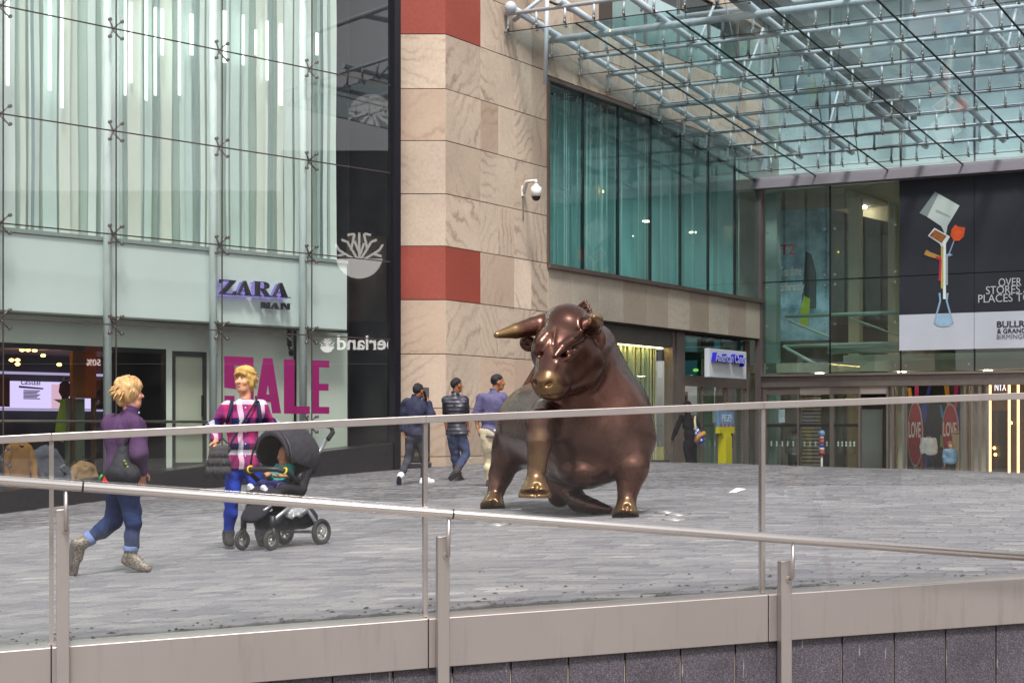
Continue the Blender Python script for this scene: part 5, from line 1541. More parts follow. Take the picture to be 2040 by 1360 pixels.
def tree_logo(mb, cx, cy, r):
    """round tree emblem: branching crown over a line and a bowl"""
    P = lambda x, y: vpt(cx - x * r, cy - y * r, -.02)
    def st(x0, y0, x1, y1, w=.10):
        d = Vector((x1 - x0, y1 - y0)).normalized(); n = Vector((-d.y, d.x)) * w / 2
        c4 = [(x0 + n.x, y0 + n.y), (x1 + n.x, y1 + n.y), (x1 - n.x, y1 - n.y), (x0 - n.x, y0 - n.y)]
        lo = [P(*q) for q in c4]; hi = [vpt(cx - q[0] * r, cy - q[1] * r, -.08) for q in c4]
        mb.add(lo + hi, [(0, 1, 2, 3), (7, 6, 5, 4), (0, 1, 5, 4), (1, 2, 6, 5), (2, 3, 7, 6), (3, 0, 4, 7)])
    for q in (-1, 1):
        st(0, -.3, q * .5, .55); st(0, -.3, q * .85, .2); st(q * .35, .2, q * .2, .9); st(q * .5, .55, q * .75, .65); st(q * .85, .2, q * 1.0, .45); st(q * .6, .05, q * .95, -.05); st(q * .2, .9, q * .5, .85)
    st(0, -.35, 0, .95); st(0, -.1, -.2, .5); st(0, .1, .2, .6)
    pts = [(math.cos(t), math.sin(t)) for t in np.linspace(math.pi * 1.05, math.pi * 1.95, 14)]
    lo = [P(*q) for q in pts]; hi = [vpt(cx - q[0] * r, cy - q[1] * r, -.08) for q in pts]
    n = len(pts)
    mb.add(lo + hi, [list(range(n)), list(range(n, 2 * n))[::-1]] + [(i, (i + 1) % n, (i + 1) % n + n, i + n) for i in range(n)])
mb = MB(); tree_logo(mb, 716, 508, 47); mb.build('window_emblem', M('opposite_emblem_glow', (240, 236, 230), emit=1.6), rb)  # emblem given a glow to strengthen its reflection
mb = MB(); tree_logo(mb, 652, 688, 14); mb.build('fascia_emblem', WHL, rb)
mb = MB(); vbox(mb, 170, 688, 202, 792, -.02, .04); mb.build('sale_banner', M('banner_red', (190, 50, 30), .5), rb)
mb = MB(); lettering(mb, '50%', vpt(201, 728, -.03), u_, (0, 0, 1), nn_, width=(vpt(173, 728) - vpt(201, 728)).length, extrude=.02, bold=.02); mb.build('banner_lettering', WHL, rb)
# brick and stone blocks behind the photographer
k = NT('brown_brick')
k.bsdf(k.ramp(k.noise(k.coords('Object'), .4, 5, .6), [(.3, lin((124, 108, 100))), (.7, lin((152, 134, 122)))]), .85)
rear = thing('rear_brick_block', 'brown brick block facing the plaza from behind the photographer', 'building', (0, -22, -1.05))
mb = MB(); mb.box((-34, -32, -1.05), (30, -22, 7.0)); mb.build('wall', k.m, rear)
for i in range(12):
    for z in (1.5, 4.5):
        mb = MB(); mb.box((-31 + i * 5, -22.0, z), (-29 + i * 5, -21.9, z + 1.8)); mb.build('window', M('rear_window', (70, 84, 92), .15), rear)
mb = MB(); mb.box((-34.2, -32.2, 7.0), (30.2, -21.8, 7.4)); mb.build('cornice', M('rear_cornice', (180, 170, 156), .8), rear)
# ------------------------------------------------------------------ bronze bull
def nrm3(v):
    v = np.array(v, float); return v / np.linalg.norm(v)
def bull():
    A = lambda px, py, Y: np.array(at(px, py, Y))
    hoofR = A(1250, 1024, 18.25)
    S = SDF((-1.0, 16.6, -.25), (2.1, 22.4, 2.55), .017)
    K = .12
    # trunk: chest, barrel, rump
    S.ell(A(1180, 852, 18.75), (.60, .60, .56), K)
    S.ell(A(1220, 856, 18.75), (.38, .50, .48), .15)
    S.ell(A(1142, 856, 18.65), (.37, .38, .38), .13)
    S.cone(A(1160, 865, 19.2), A(1085, 850, 20.6), .60, .52, .2)
    S.ell(A(1060, 850, 20.95), (.38, .55, .48), .18)
    S.ell(A(1160, 938, 18.55), (.27, .34, .17), .12)          # brisket
    S.cone(A(1158, 893, 18.9), A(1108, 868, 20.2), .33, .33, .18)
    # neck and crest
    S.cone(A(1193, 850, 18.75), A(1150, 715, 18.55), .50, .37, .2)
    S.cone(A(1222, 835, 19.1), A(1176, 695, 18.85), .38, .29, .2)
    S.cone(A(1270, 872, 18.8), A(1246, 800, 18.95), .15, .2, .14)
    S.ell(A(1152, 790, 18.35), (.28, .26, .26), .14)           # throat
    # skull: dome, forehead, cheeks, snout
    S.ell(A(1130, 668, 18.30), (.31, .36, .33), .1)
    S.ell(A(1112, 700, 18.05), (.28, .26, .26), .1)
    S.ell(A(1158, 722, 18.22), (.24, .30, .28), .1)            # jaw
    S.cone(A(1118, 700, 18.05), A(1092, 758, 17.62), .25, .150, .1)
    S.cone(A(1150, 745, 18.1), A(1106, 776, 17.66), .18, .105, .1)
    hd = nrm3((A(1088, 770, 17.5) - A(1125, 690, 18.1))); hs_ = nrm3(np.cross(hd, (0, 0, 1))); hu_ = np.cross(hs_, hd)
    hd = nrm3((-.60, -.66, -.45)); hs_ = nrm3(np.cross(hd, (0, 0, 1))); hu_ = np.cross(hs_, hd)
    S.rbox(A(1091, 761, 17.64), (.115, .135, .085), .045, (hs_, hd, hu_), .05)
    S.cone(A(1104, 752, 17.63), A(1118, 766, 17.66), .07, .075, .05)
    S.cone(A(1078, 786, 17.64), A(1112, 789, 17.75), .036, .05, .025)      # lower lip
    def surf(px, py, out=0.0):
        for Y in np.arange(17.0, 21.0, .008):
            q = A(px, py, Y); g = np.round((q - S.lo) / S.h).astype(int)
            if (g >= 0).all() and (g < S.n).all() and S.F[tuple(g)] < 0:
                return A(px, py, Y - out)
        return A(px, py, 18.0)
    # brow ridges, sockets, eyes
    br = [surf(1158, 668, .0), surf(1140, 679, .02), surf(1120, 693, .035), surf(1106, 709, .02)]
    bl = [surf(1090, 668, .0), surf(1078, 684, .02), surf(1070, 700, .0)]
    sock = surf(1132, 703, .012); lid0, lid1, lid2 = surf(1110, 720, -.0), surf(1132, 714, .006), surf(1155, 694, -.0)
    fl0, fl1, fl2 = surf(1108, 650, .004), surf(1102, 685, .004), surf(1101, 712, .004)
    S.ell(sock, (.11, .085, .055), .012, True, axes=((.88, 0, .47), (0, 1, 0), (-.47, 0, .88)))
    S.ell(surf(1074, 706), (.05, .06, .03), .015, True)
    for a, b, r1, r2 in zip(br[:-1], br[1:], (.045, .052, .05), (.052, .05, .028)): S.cone(a, b, r1, r2, .018)
    for a, b, r1, r2 in zip(bl[:-1], bl[1:], (.05, .06), (.06, .045)): S.cone(a, b, r1, r2, .03)
    S.cone(lid0, lid1, .02, .026, .012); S.cone(lid1, lid2, .026, .018, .012)
    S.cone(fl0, fl1, .010, .016, .012, sub=True); S.cone(fl1, fl2, .016, .012, .012, sub=True)
    EYE = np.array(sock) + np.array([.0, .035, .005])
    S.ell(EYE, (.052, .052, .052), .004)
    # nostrils and mouth
    S.ell(surf(1093, 765, .004), (.058, .05, .027), .012, sub=True, axes=((.86, 0, .5), (0, 1, 0), (-.5, 0, .86)))
    S.ell(surf(1065, 763, .004), (.024, .05, .03), .01, sub=True)
    mo = [surf(1062, 781), surf(1076, 787), surf(1096, 789), surf(1122, 783)]
    for a, b in zip(mo[:-1], mo[1:]): S.cone(a, b, .012, .012, .01, sub=True)
    # horns
    def horn(pts, rs):
        for a, b, r1, r2 in zip(pts[:-1], pts[1:], rs[:-1], rs[1:]):
            S.cone(a, b, r1, r2, .015)
    horn([A(1092, 642, 18.3), A(1062, 650, 18.22), A(1028, 659, 18.1), A(990, 667, 17.95)], [.105, .098, .080, .036])
    S.cone(A(1095, 648, 18.3), A(1082, 648, 18.25), .125, .105, .03)
    S.cone(A(1160, 650, 18.2), A(1174, 648, 18.05), .145, .125, .02)
    horn([A(1172, 648, 18.1), A(1183, 642, 17.8), A(1187, 637, 17.55), A(1183, 632, 17.38)], [.11, .095, .075, .03])
    # ears
    S.ell(A(1052, 684, 18.35), (.095, .06, .085), .02, axes=((.8, 0, -.6), (0, 1, 0), (.6, 0, .8)))
    S.ell(A(1050, 681, 18.27), (.055, .05, .045), .01, sub=True, axes=((.8, 0, -.6), (0, 1, 0), (.6, 0, .8)))
    S.ell(A(1191, 669, 18.15), (.075, .07, .15), .03, axes=((.95, 0, .3), (0, 1, 0), (-.3, 0, .95)))
    S.cone(A(1183, 660, 18.02), A(1188, 678, 18.03), .026, .014, .01, sub=True)
    # standing front leg (viewer's right)
    S.cone(A(1258, 880, 18.55), A(1258, 932, 18.4), .25, .18, .12)
    S.cone(A(1258, 932, 18.4), A(1248, 998, 18.3), .172, .09, .05)
    S.cone(A(1249, 995, 18.3), A(1247, 1010, 18.28), .095, .098, .03)
    S.frustum(A(1248, 1000, 18.28), A(1246, 1029, 18.2), .09, .150, .03)
    # raised front leg (viewer's left) coming towards the viewer
    S.cone(A(1094, 835, 18.4), A(1076, 842, 18.05), .24, .150, .12)
    S.cone(A(1075, 842, 18.03), A(1075, 880, 17.98), .145, .128, .05)
    S.cone(A(1075, 880, 17.98), A(1068, 948, 17.95), .128, .088, .05)
    S.cone(A(1068, 946, 17.95), A(1067, 957, 17.95), .09, .098, .03)
    S.frustum(A(1067, 952, 17.94), A(1066, 984, 17.88), .092, .172, .03)
    S.frustum(A(1066, 983, 17.88), A(1066, 992, 17.88), .176, .172, .002)
    # hind leg (viewer's left), planted far back
    S.cone(A(1050, 850, 20.85), A(1022, 895, 20.9), .34, .22, .14)
    S.cone(A(1018, 888, 20.9), A(998, 945, 21.0), .21, .145, .1)
    S.cone(A(998, 945, 21.0), A(985, 990, 20.9), .135, .095, .05)
    S.frustum(A(985, 988, 20.9), A(981, 1012, 20.8), .10, .16, .03)
    # folded hind leg (viewer's right) sweeping under the belly
    S.cone(A(1110, 920, 20.3), A(1115, 985, 19.7), .30, .14, .12)
    S.cone(A(1100, 940, 19.9), A(1155, 1000, 19.35), .19, .10, .06)
    S.cone(A(1150, 998, 19.35), A(1185, 1010, 18.95), .11, .085, .04)
    S.cone(A(1180, 1008, 18.95), A(1212, 1014, 18.75), .085, .045, .02)
    # tail root along the back with the tuft over the head
    S.cone(A(1035, 800, 21.0), A(1090, 700, 20.9), .07, .045, .03)
    S.cone(A(1090, 700, 20.9), A(1140, 630, 20.4), .045, .05, .03)
    for i in range(5):
        S.cone(A(1140 + i * 4, 628 + i * 2, 20.3 + .02 * i), A(1166 + i * 4.5, 601 + i * 8, 20.15 - .03 * i), .05, .028, .008)
    # cloven slits
    z1 = float(gz(1.2, 18.25))
    for pts in (((1071, 966), (1068, 976), (1066, 989)), ((1250, 1008), (1249, 1016), (1248, 1026)), ((984, 998), (982, 1004), (981, 1010))):
        q = [surf(*t_, out=-.01) for t_ in pts]
        S.cone(q[0], q[1], .030, .022, .01, sub=True); S.cone(q[1], q[2], .018, .012, .01, sub=True)
    zs = A(1066, 991, 17.87)[2]
    # soles
    X, Y, Z = np.meshgrid(*S.ax, indexing='ij', sparse=True)
    hoofz = np.where((X - at(1066, 985, 17.88).x) ** 2 + (Y - 17.88) ** 2 < .09, zs, -9.0)
    S.F = np.maximum(S.F, hoofz - Z)
    me = S.mesh('bull_body')
    n = len(me.vertices)
    co = np.zeros(n * 3, np.float32); me.vertices.foreach_get('co', co); co = co.reshape(-1, 3)
    # where hands have polished the bronze: muzzle, horn tips, hooves, raised foreleg, rump
    pol = np.zeros(n)
    def spot(c, r, w=1.0, p=2.0, sc=(1, 1, 1)):
        d = np.sqrt((((co - np.array(c)) / np.array(sc)) ** 2).sum(1)) / r
        np.maximum(pol, w * np.clip(1.6 - d * 1.0 * p / 2, 0, 1), out=pol)
    spot(A(1092, 768, 17.5), .16, .75)
    spot(A(1004, 664, 18.0), .20, .85)
    spot(A(1185, 634, 17.45), .12, .8)
    spot(A(1066, 985, 17.85), .24, .8)
    spot(A(1068, 930, 17.8), .22, .6, 2, (1, 1, 1.6)); spot(A(1070, 880, 17.75), .2, .5, 2, (1, 1, 1.6))
    spot(A(1247, 1020, 18.2), .15, .75); spot(A(981, 1004, 20.75), .18, .75)
    spot(A(1035, 805, 20.6), .35, .55); spot(A(988, 985, 20.8), .12, .35)
    at_ = me.attributes.new('polish', 'FLOAT', 'POINT'); at_.data.foreach_set('value', pol.astype(np.float32))
    k = NT('patinated_bronze')
    a = k.n('ShaderNodeAttribute', attribute_name='polish')
    v = k.coords('Object')
    n1 = k.noise(v, 2.2, 5, .6); n2 = k.noise(v, 60, 4, .7)
    brown = k.ramp(n1, [(.3, lin((74, 50, 44))), (.55, lin((98, 66, 56))), (.8, lin((124, 95, 84)))])
    p2 = k.math('ADD', a.outputs['Fac'], k.math('MULTIPLY', k.math('SUBTRACT', n1, .5), .5))
    pf = k.ramp(p2, [(.35, (0, 0, 0)), (1.0, (1, 1, 1))])
    c = k.mix(pf, brown, rgba((152, 122, 82)))
    c = k.mix(.2, c, k.ramp(n2, [(.35, (.3, .3, .3)), (.7, (.75, .75, .75))]), 'OVERLAY')
    rr = k.math('MULTIPLY_ADD', n1, .22); rr.node.inputs[2].default_value = .16
    k.bsdf(c, rr, .75, .5, k.bump(n2, .04, .004))
    t = thing('bull_statue', 'large polished bronze bull statue with raised foreleg and turned horned head', 'statue', (at(1170, 1030, 18.6).x, 18.8, z1))
    link('body', me, k.m, t)
    mb = MB(); mb.ball(Vector(EYE) + Vector((-.006, -.022, 0)), .036, 12, 8); mb.build('eye', M('bull_eye', (120, 84, 70), .25, .8), t)
bull()
# lamps set flush in the paving round the statue
gl = [(907, 1028), (960, 1034), (992, 1046), (1038, 1014), (1141, 1049), (1270, 1016), (1329, 1021), (1351, 1026), (1345, 1036)]
RIM = M('lamp_rim', (176, 172, 170), .3, .8); LENS = M('lamp_lens', (206, 212, 214), .12, 0, .2, 20)
where = ['leftmost of the paving lamps, by the glass post', 'second paving lamp from the left, by the handrail joint', 'paving lamp nearest the handrail, left of the raised hoof', 'paving lamp beside the far hind hoof', 'paving lamp under the belly of the bull', 'paving lamp just right of the front hoof', 'paving lamp farthest right in the back row', 'rightmost paving lamp of the statue ring', 'paving lamp near the handrail, right of the front hoof']
for (px, py), w in zip(gl, where):
    Y = 19.0
    for _ in range(30):
        X = (px - CX) * Y / FPX
        Y = (ZC - float(gz(X, Y))) * FPX / (py - HY)
    X = (px - CX) * Y / FPX; z = float(gz(X, Y)) + .004
    t = thing('paving_lamp', 'round flush ' + w, 'ground lamp', (X, Y, z), 'lamps set in the paving round the statue')
    e = .2
    nrm = Vector((-(float(gz(X + e, Y)) - float(gz(X, Y))) / e, -(float(gz(X, Y + e)) - float(gz(X, Y))) / e, 1)).normalized()
    mb = MB(); pts = []
    u_ = nrm.cross(Vector((0, 1, 0))).normalized(); v_ = nrm.cross(u_)
    mb.tube([Vector((X, Y, z)) + (u_ * math.cos(q * .2618) + v_ * math.sin(q * .2618)) * .125 for q in range(24)], .012, 6, closed=True); mb.build('rim', RIM, t)
    mb = MB(); mb.disc((X, Y, z), nrm, .117, .012, 24); mb.build('lens', LENS, t)
# scrap of paper on the paving
px, py = 1467, 978; Y = 27.0
for _ in range(30):
    X = (px - CX) * Y / FPX; Y = (ZC - float(gz(X, Y))) * FPX / (py + 2 - HY)
mb = MB(); z = float(gz(X, Y))
pts = [(-.11, -.03), (-.02, -.05), (.05, -.02), (.12, .01), (.03, .04), (-.06, .03)]
mb.add([(X + a, Y + b * 2, z + .02 + .03 * math.sin(7 * a + 5 * b)) for a, b in pts] + [(X + a, Y + b * 2, z + .013 + .03 * math.sin(7 * a + 5 * b)) for a, b in pts] + [(X, Y, z + .055), (X, Y, z + .045)], [(12, i, (i + 1) % 6) for i in range(6)] + [(13, (i + 1) % 6 + 6, i + 6) for i in range(6)] + [(i, i + 6, (i + 1) % 6 + 6, (i + 1) % 6) for i in range(6)])
tag(mb.build('paper_litter', M('litter_white', (240, 238, 236), .8)), 'crumpled white paper lying on the paving right of the bull', 'litter')

# crumbs of dirt and leaf scraps along the kerb
rs = random.Random(77); mb = MB()
for i in range(260):
    t = rs.uniform(-3, 3.6); d = rs.expovariate(1 / .55) + .12
    q = BAL_O + BAL_U * t - BAL_N * d
    z = float(gz(q.x, q.y)) + .006; r_ = rs.uniform(.003, .011)
    a = rs.uniform(0, 6.3); e = rs.uniform(1, 3)
    pts = [(q.x + math.cos(a + j * 1.5708) * r_ * (e if j % 2 == 0 else 1), q.y + math.sin(a + j * 1.5708) * r_ * (e if j % 2 == 0 else 1), z) for j in range(4)]
    mb.add(pts + [(q.x, q.y, z + r_ * .8)], [(0, 1, 4), (1, 2, 4), (2, 3, 4), (3, 0, 4)])
tag(mb.build('debris', M('debris_dark', (38, 32, 28), .9)), 'small dark crumbs and leaf scraps along the kerb', 'debris', kind='stuff')
# ------------------------------------------------------------------ people
def nrm(v):
    v = np.array(v, float); return v / np.linalg.norm(v)
def cloth(name, col, rough=.85, var=.12, vscale=9, bump=.25, bscale=120):
    if name in MATS: return MATS[name]
    k = NT(name); v = k.coords('Object'); b = lin(col)
    c = k.ramp(k.noise(v, vscale, 5, .65), [(.25, tuple(x * (1 - var) for x in b)), (.75, tuple(min(1, x * (1 + var)) for x in b))])
    fold = k.noise(k.coords('Object', (1, 1, .55)), 10, 2, .5, 1.6); weave = k.noise(v, bscale, 3, .6)
    hgt = k.math('ADD', k.math('MULTIPLY', fold, 1.0), k.math('MULTIPLY', weave, .05))
    k.bsdf(c, rough, 0, .25, k.bump(hgt, .5, .03))
    MATS[name] = k.m
    return k.m
def skin_mat(name, col):
    if name in MATS: return MATS[name]
    k = NT(name); v = k.coords('Object')
    c = k.ramp(k.noise(v, 14, 4, .6), [(.3, tuple(x * .86 for x in lin(col))), (.7, tuple(min(1, x * 1.08) for x in lin(col)))])
    b = k.bsdf(c, .5, 0, .4)
    b.inputs['Subsurface Weight'].default_value = .12
    b.inputs['Subsurface Radius'].default_value = (.02, .008, .004)
    b.inputs['Subsurface Scale'].default_value = .3
    MATS[name] = k.m
    return k.m
def hair_mat(name, a, b):
    k = NT(name); v = k.coords('Object', (1, 1, .25))
    n = k.noise(v, 60, 4, .7); n2 = k.noise(k.coords('Object'), 9, 3, .5)
    c = k.ramp(k.math('ADD', k.math('MULTIPLY', n, .6), k.math('MULTIPLY', n2, .4)), [(.35, lin(a)), (.65, lin(b))])
    k.bsdf(c, .7, 0, .25, k.bump(n, .9, .01))
    MATS[name] = k.m
    return k.m
class Person:
    def __init__(s, label, J, front, hfront, H=1.7, skin='skin_fair', skincol=(206, 150, 124), h=.009, cat='person', build=1.0, hup=(0, 0, 1), chestw=1.0, hipw=1.0, gz_at=None):
        s.J = {k: np.array(v, float) for k, v in J.items()}
        s.f = nrm(front); s.k = H / 1.72; s.b = build; s.h = h; s.cw = chestw; s.hw = hipw
        s.hf = nrm(hfront); up = np.array(hup, float); s.hs = nrm(np.cross(s.hf, up)); s.hu = np.cross(s.hs, s.hf)
        s.skin = skin_mat(skin, skincol)
        A = np.array(list(s.J.values()))
        s.lo = A.min(0) - .24; s.hi = A.max(0) + .24
        p = s.J['pelvis']
        z = min(s.J['toL'][2], s.J['toR'][2]) if gz_at is None else gz_at
        s.t = thing('person', label, cat, (p[0], p[1], z))
        s.up = nrm(s.J['neck'] - s.J['pelvis']); s.side = nrm(np.cross(s.f, s.up))
    def grid(s, lo=None, hi=None, h=None):
        return SDF(s.lo if lo is None else lo, s.hi if hi is None else hi, h or s.h)
    def torso(s, S, inf, z0=None, K=.035):
        J, k = s.J, s.k; ax = (s.side, s.f, s.up)
        pel, ch, nk = J['pelvis'], J['chest'], J['neck']
        S.ell(pel, (.150 * k * s.b * s.hw + inf, .112 * k * s.b + inf, .12 * k + inf), K, axes=ax)
        w = pel * .5 + ch * .5
        S.ell(w, (.126 * k * s.b * s.hw ** .5 + inf, .092 * k * s.b + inf, .16 * k + inf), K, axes=ax)
        S.ell(ch, (.150 * k * s.b * s.cw + inf, .104 * k * s.b + inf, .17 * k + inf), K, axes=ax)
        for q in 'LR':
            S.cone(ch * .35 + nk * .65 - s.up * .03, J['sh' + q], (.052 * k * s.b + inf), .050 * k * s.b + inf, K)
    def arm(s, S, q, inf, upto=1.0, K=.025, thick=1.0):
        J, k = s.J, s.k * thick
        a, e, w = J['sh' + q], J['el' + q], J['wr' + q]
        if upto <= .5:
            t = upto * 2; S.cone(a, a + (e - a) * t, .050 * k * s.b + inf, (.050 - .012 * t) * k * s.b + inf, K)
        else:
            S.cone(a, e, .050 * k * s.b + inf, .039 * k * s.b + inf, K)
            t = (upto - .5) * 2; S.cone(e, e + (w - e) * t, .040 * k * s.b + inf, (.040 - .014 * t) * k + inf, K)
    def leg(s, S, q, inf, upto=1.0, K=.03, thick=1.0):
        J, k = s.J, s.k * thick
        a, e, w = J['hip' + q], J['kn' + q], J['an' + q]
        S.cone(a, e, .083 * k * s.b + inf, .053 * k * s.b + inf, K)
        t = min(1, max(0, (upto - .5) * 2))
        if t > 0:
            m = e + (w - e) * min(.35, t); S.cone(e, m, .051 * k * s.b + inf, .052 * k * s.b + inf, K)
            if t > .35: S.cone(m, e + (w - e) * t, .052 * k * s.b + inf, (.052 - .017 * (t - .35) / .65) * k + inf, K)
    def hand(s, S, q, curl=.5, pn=None, open_=False):
        J, k = s.J, s.k
        w = J['wr' + q]; d = nrm(J['hd' + q] - w)
        n = nrm(np.cross(d, s.f if abs(np.dot(d, s.f)) < .9 else s.up)) if pn is None else nrm(pn)
        n = nrm(n - d * np.dot(n, d)); side = np.cross(d, n)
        S.cone(w, w + d * .02, .026 * k, .028 * k, .015)
        S.cone(w + d * .02 * k, w + d * .075 * k, .036 * k, .040 * k, .012, flat=(n, .45))
        for i, (o, L) in enumerate(((-.031, .058), (-.011, .074), (.010, .070), (.030, .052))):
            b = w + d * .085 * k + side * o * k
            d1 = nrm(d * math.cos(curl * .6) + n * math.sin(curl * .6) + side * o * (1.5 if open_ else .3)); d2 = nrm(d * math.cos(curl * 1.8) + n * math.sin(curl * 1.8))
            m = b + d1 * L * .5 * k; e = m + d2 * L * .5 * k
            S.cone(b, m, .0105 * k, .0095 * k, .004); S.cone(m, e, .0095 * k, .008 * k, .003)
        b = w + d * .025 * k - side * .03 * k
        m = b + nrm(d * .6 - side * .6 + n * .35) * .045 * k; e = m + nrm(d * .8 - side * .1 + n * .5) * .032 * k
        S.cone(b, m, .015 * k, .0115 * k, .006); S.cone(m, e, .011 * k, .009 * k, .003)
    def head_shape(s, S, g=1.0):
        c = s.J['head']; f, si, u = s.hf, s.hs, s.hu; k = s.k * g; ax = (si, f, u)
        S.ell(c + u * .028 * k - f * .012 * k, (.076 * k, .096 * k, .092 * k), .02, axes=ax)
        S.ell(c + f * .022 * k - u * .035 * k, (.061 * k, .074 * k, .088 * k), .03, axes=ax)
        S.cone(c + f * .052 * k - u * .088 * k - si * .012 * k, c + f * .052 * k - u * .088 * k + si * .012 * k, .032 * k, .032 * k, .03)
        for q in (-1, 1):
            S.ell(c + f * .07 * k - u * .022 * k + si * .036 * k * q, (.026 * k, .026 * k, .026 * k), .02, axes=ax)
            S.ell(c + f * .098 * k + u * .010 * k + si * .031 * k * q, (.018 * k, .014 * k, .011 * k), .008, True, axes=ax)
            S.ell(c + si * .077 * k * q - f * .008 * k - u * .01 * k, (.013 * k, .024 * k, .034 * k), .006, axes=ax)
        S.cone(c + f * .088 * k + u * .018 * k, c + f * .112 * k - u * .024 * k, .009 * k, .0135 * k, .008)
        for q in (-1, 1): S.cone(c + f * .1 * k - u * .027 * k + si * .011 * k * q, c + f * .102 * k - u * .027 * k + si * .011 * k * q, .008 * k, .008 * k, .005)
        S.cone(c + f * .089 * k - u * .054 * k - si * .018 * k, c + f * .089 * k - u * .054 * k + si * .018 * k, .0085 * k, .0085 * k, .006)
        S.cone(s.J['neck'] - s.up * .03, c - u * .06 * k - f * .02 * k, .056 * k * s.b, .052 * k, .03)
    def body(s, curlL=.5, curlR=.5, legs=True, pnL=None, pnR=None, openR=False):
        S = s.grid()
        s.torso(S, -.012)
        for q in 'LR':
            s.arm(S, q, -.004)
            if legs:
                s.leg(S, q, -.012)
                S.cone(s.J['an' + q], s.J['an' + q] * .4 + s.J['to' + q] * .6, .036 * s.k, .03 * s.k, .02)
        s.hand(S, 'L', curlL, pnL); s.hand(S, 'R', curlR, pnR, openR)
        s.head_shape(S)
        return link('body', S.mesh('person_body'), s.skin, s.t)
    def top(s, name, mat, inf=.014, sleeve=.95, hem=None, neckcut=.03, rip=.004, freq=34, sthick=1.0, seed=1, collar=True, extra=None, vneck=0.0):
        J = s.J; S = s.grid()
        s.torso(S, inf)
        if hem is not None:
            S.cone(J['pelvis'] - s.up * .02, hem, .135 * s.k * s.b * s.hw + inf, .142 * s.k * s.b * s.hw + inf, .05, flat=(s.f, .72))
        for q in 'LR':
            if sleeve > 0: s.arm(S, q, inf * .8, sleeve, .03, sthick)
        if extra: extra(S)
        S.cone(J['neck'] - s.up * .05, J['neck'] + s.up * (neckcut + .02), .075 * s.k, .060 * s.k, .03)
        S.ripple(rip * 1.5, freq, seed)
        n = J['neck']
        if vneck: S.cone(n + s.f * .09 + s.up * .05, n + s.f * .12 - s.up * vneck, .05, .008, .006, True)
        S.half(n + s.up * neckcut, s.up, .01)
        if hem is not None: S.half(hem, -s.up)
        else: S.half(J['pelvis'] - s.up * .08, -s.up)
        o = link(name, S.mesh('person_' + name), mat, s.t)
        if collar:
            mb = MB(); pts = []
            for i in range(17):
                an = 2 * math.pi * i / 16 + math.pi / 2
                pts.append(n + s.up * (neckcut - .004 - .016 * math.sin(an)) + s.side * math.cos(an) * .058 * s.k + s.f * (math.sin(an) * .058 * s.k + .002))
            mb.tube([Vector(p) for p in pts[:-1]], .012, 8, closed=True); mb.build('collar', mat, o)
        return o
    def bottom(s, name, mat, inf=.012, upto=.96, rip=.003, freq=30, seed=3, waist=.06, thick=1.0):
        S = s.grid(); J = s.J; ax = (s.side, s.f, s.up)
        S.ell(J['pelvis'], (.152 * s.k * s.b * s.hw + inf, .114 * s.k * s.b + inf, .12 * s.k + inf), .04, axes=ax)
        for q in 'LR': s.leg(S, q, inf, upto, .03, thick)
        S.ripple(rip * 1.4, freq, seed)
        S.half(J['pelvis'] + s.up * waist, s.up)
        return link(name, S.mesh('person_' + name), mat, s.t)
    def shoe(s, q, mat, sole=None, boot=0.0, name='shoe', big=1.0):
        J, k = s.J, s.k * big
        a, to = J['an' + q], J['to' + q]
        sh = nrm(J['an' + q] - J['kn' + q])                       # down the shin
        d = nrm(to - a); fw = nrm(d - sh * np.dot(d, sh)) if abs(np.dot(d, sh)) < .98 else d
        L = np.linalg.norm(to - a)
        heel = a + sh * .055 * k - fw * .035 * k
        lo = np.minimum(np.minimum(a, to), heel) - .12; hi = np.maximum(np.maximum(a, to), heel) + .12
        if boot: hi = np.maximum(hi, a - sh * (boot + .06)); lo = np.minimum(lo, a - sh * (boot + .06))
        S = SDF(lo, hi, .007 if s.h < .012 else .011)
        S.cone(heel, to, .042 * k, .036 * k, .02); S.cone(a * .7 + heel * .3, (a + to) / 2, .047 * k, .044 * k, .02)
        S.cone(a, heel, .046 * k, .042 * k, .02)
        ball = heel + (to - heel) * .68; S.cone(ball, to, .047 * k, .036 * k, .02)
        if boot: S.cone(a, a - sh * boot, .052 * k, .060 * k, .02)
        up = nrm(np.cross(np.cross(nrm(to - heel), sh), nrm(to - heel)))  # away from leg, out of the sole
        up = up if np.dot(up, sh) > 0 else -up
        S.half(heel + up * .032 * k, up)
        o = link(name, S.mesh('person_shoe'), mat, s.t)
        if sole:
            S2 = SDF(lo, hi, .007 if s.h < .012 else .011)
            S2.cone(heel, ball, .045 * k, .051 * k, .02); S2.cone(ball, to, .051 * k, .04 * k, .01)
            S2.half(heel + up * .044 * k, up); S2.half(heel + up * .020 * k, -up)
            link('sole', S2.mesh('person_sole'), sole, o)
        return o
    def hair(s, mat, kind='short', vol=.018, seed=5, rip=.004, freq=70):
        c = s.J['head']; f, si, u = s.hf, s.hs, s.hu; k = s.k; ax = (si, f, u)
        S = SDF(c - .24, c + .24, min(s.h, .008))
        S.ell(c + u * .030 * k - f * .016 * k, (.078 * k + vol, .098 * k + vol, .094 * k + vol), .02, axes=ax)
        if kind == 'pixie':
            S.ell(c + u * .075 * k - f * .005, (.075 * k + vol, .095 * k + vol, .06 * k + vol), .03, axes=ax)
            S.cone(c - f * .06 * k + u * .02 * k, c - f * .065 * k - u * .07 * k, .06 * k + vol * .5, .045 * k, .03)
            S.cone(c + f * .05 * k + u * .085 * k - si * .03, c + f * .075 * k + u * .075 * k + si * .05, .03, .022, .02)
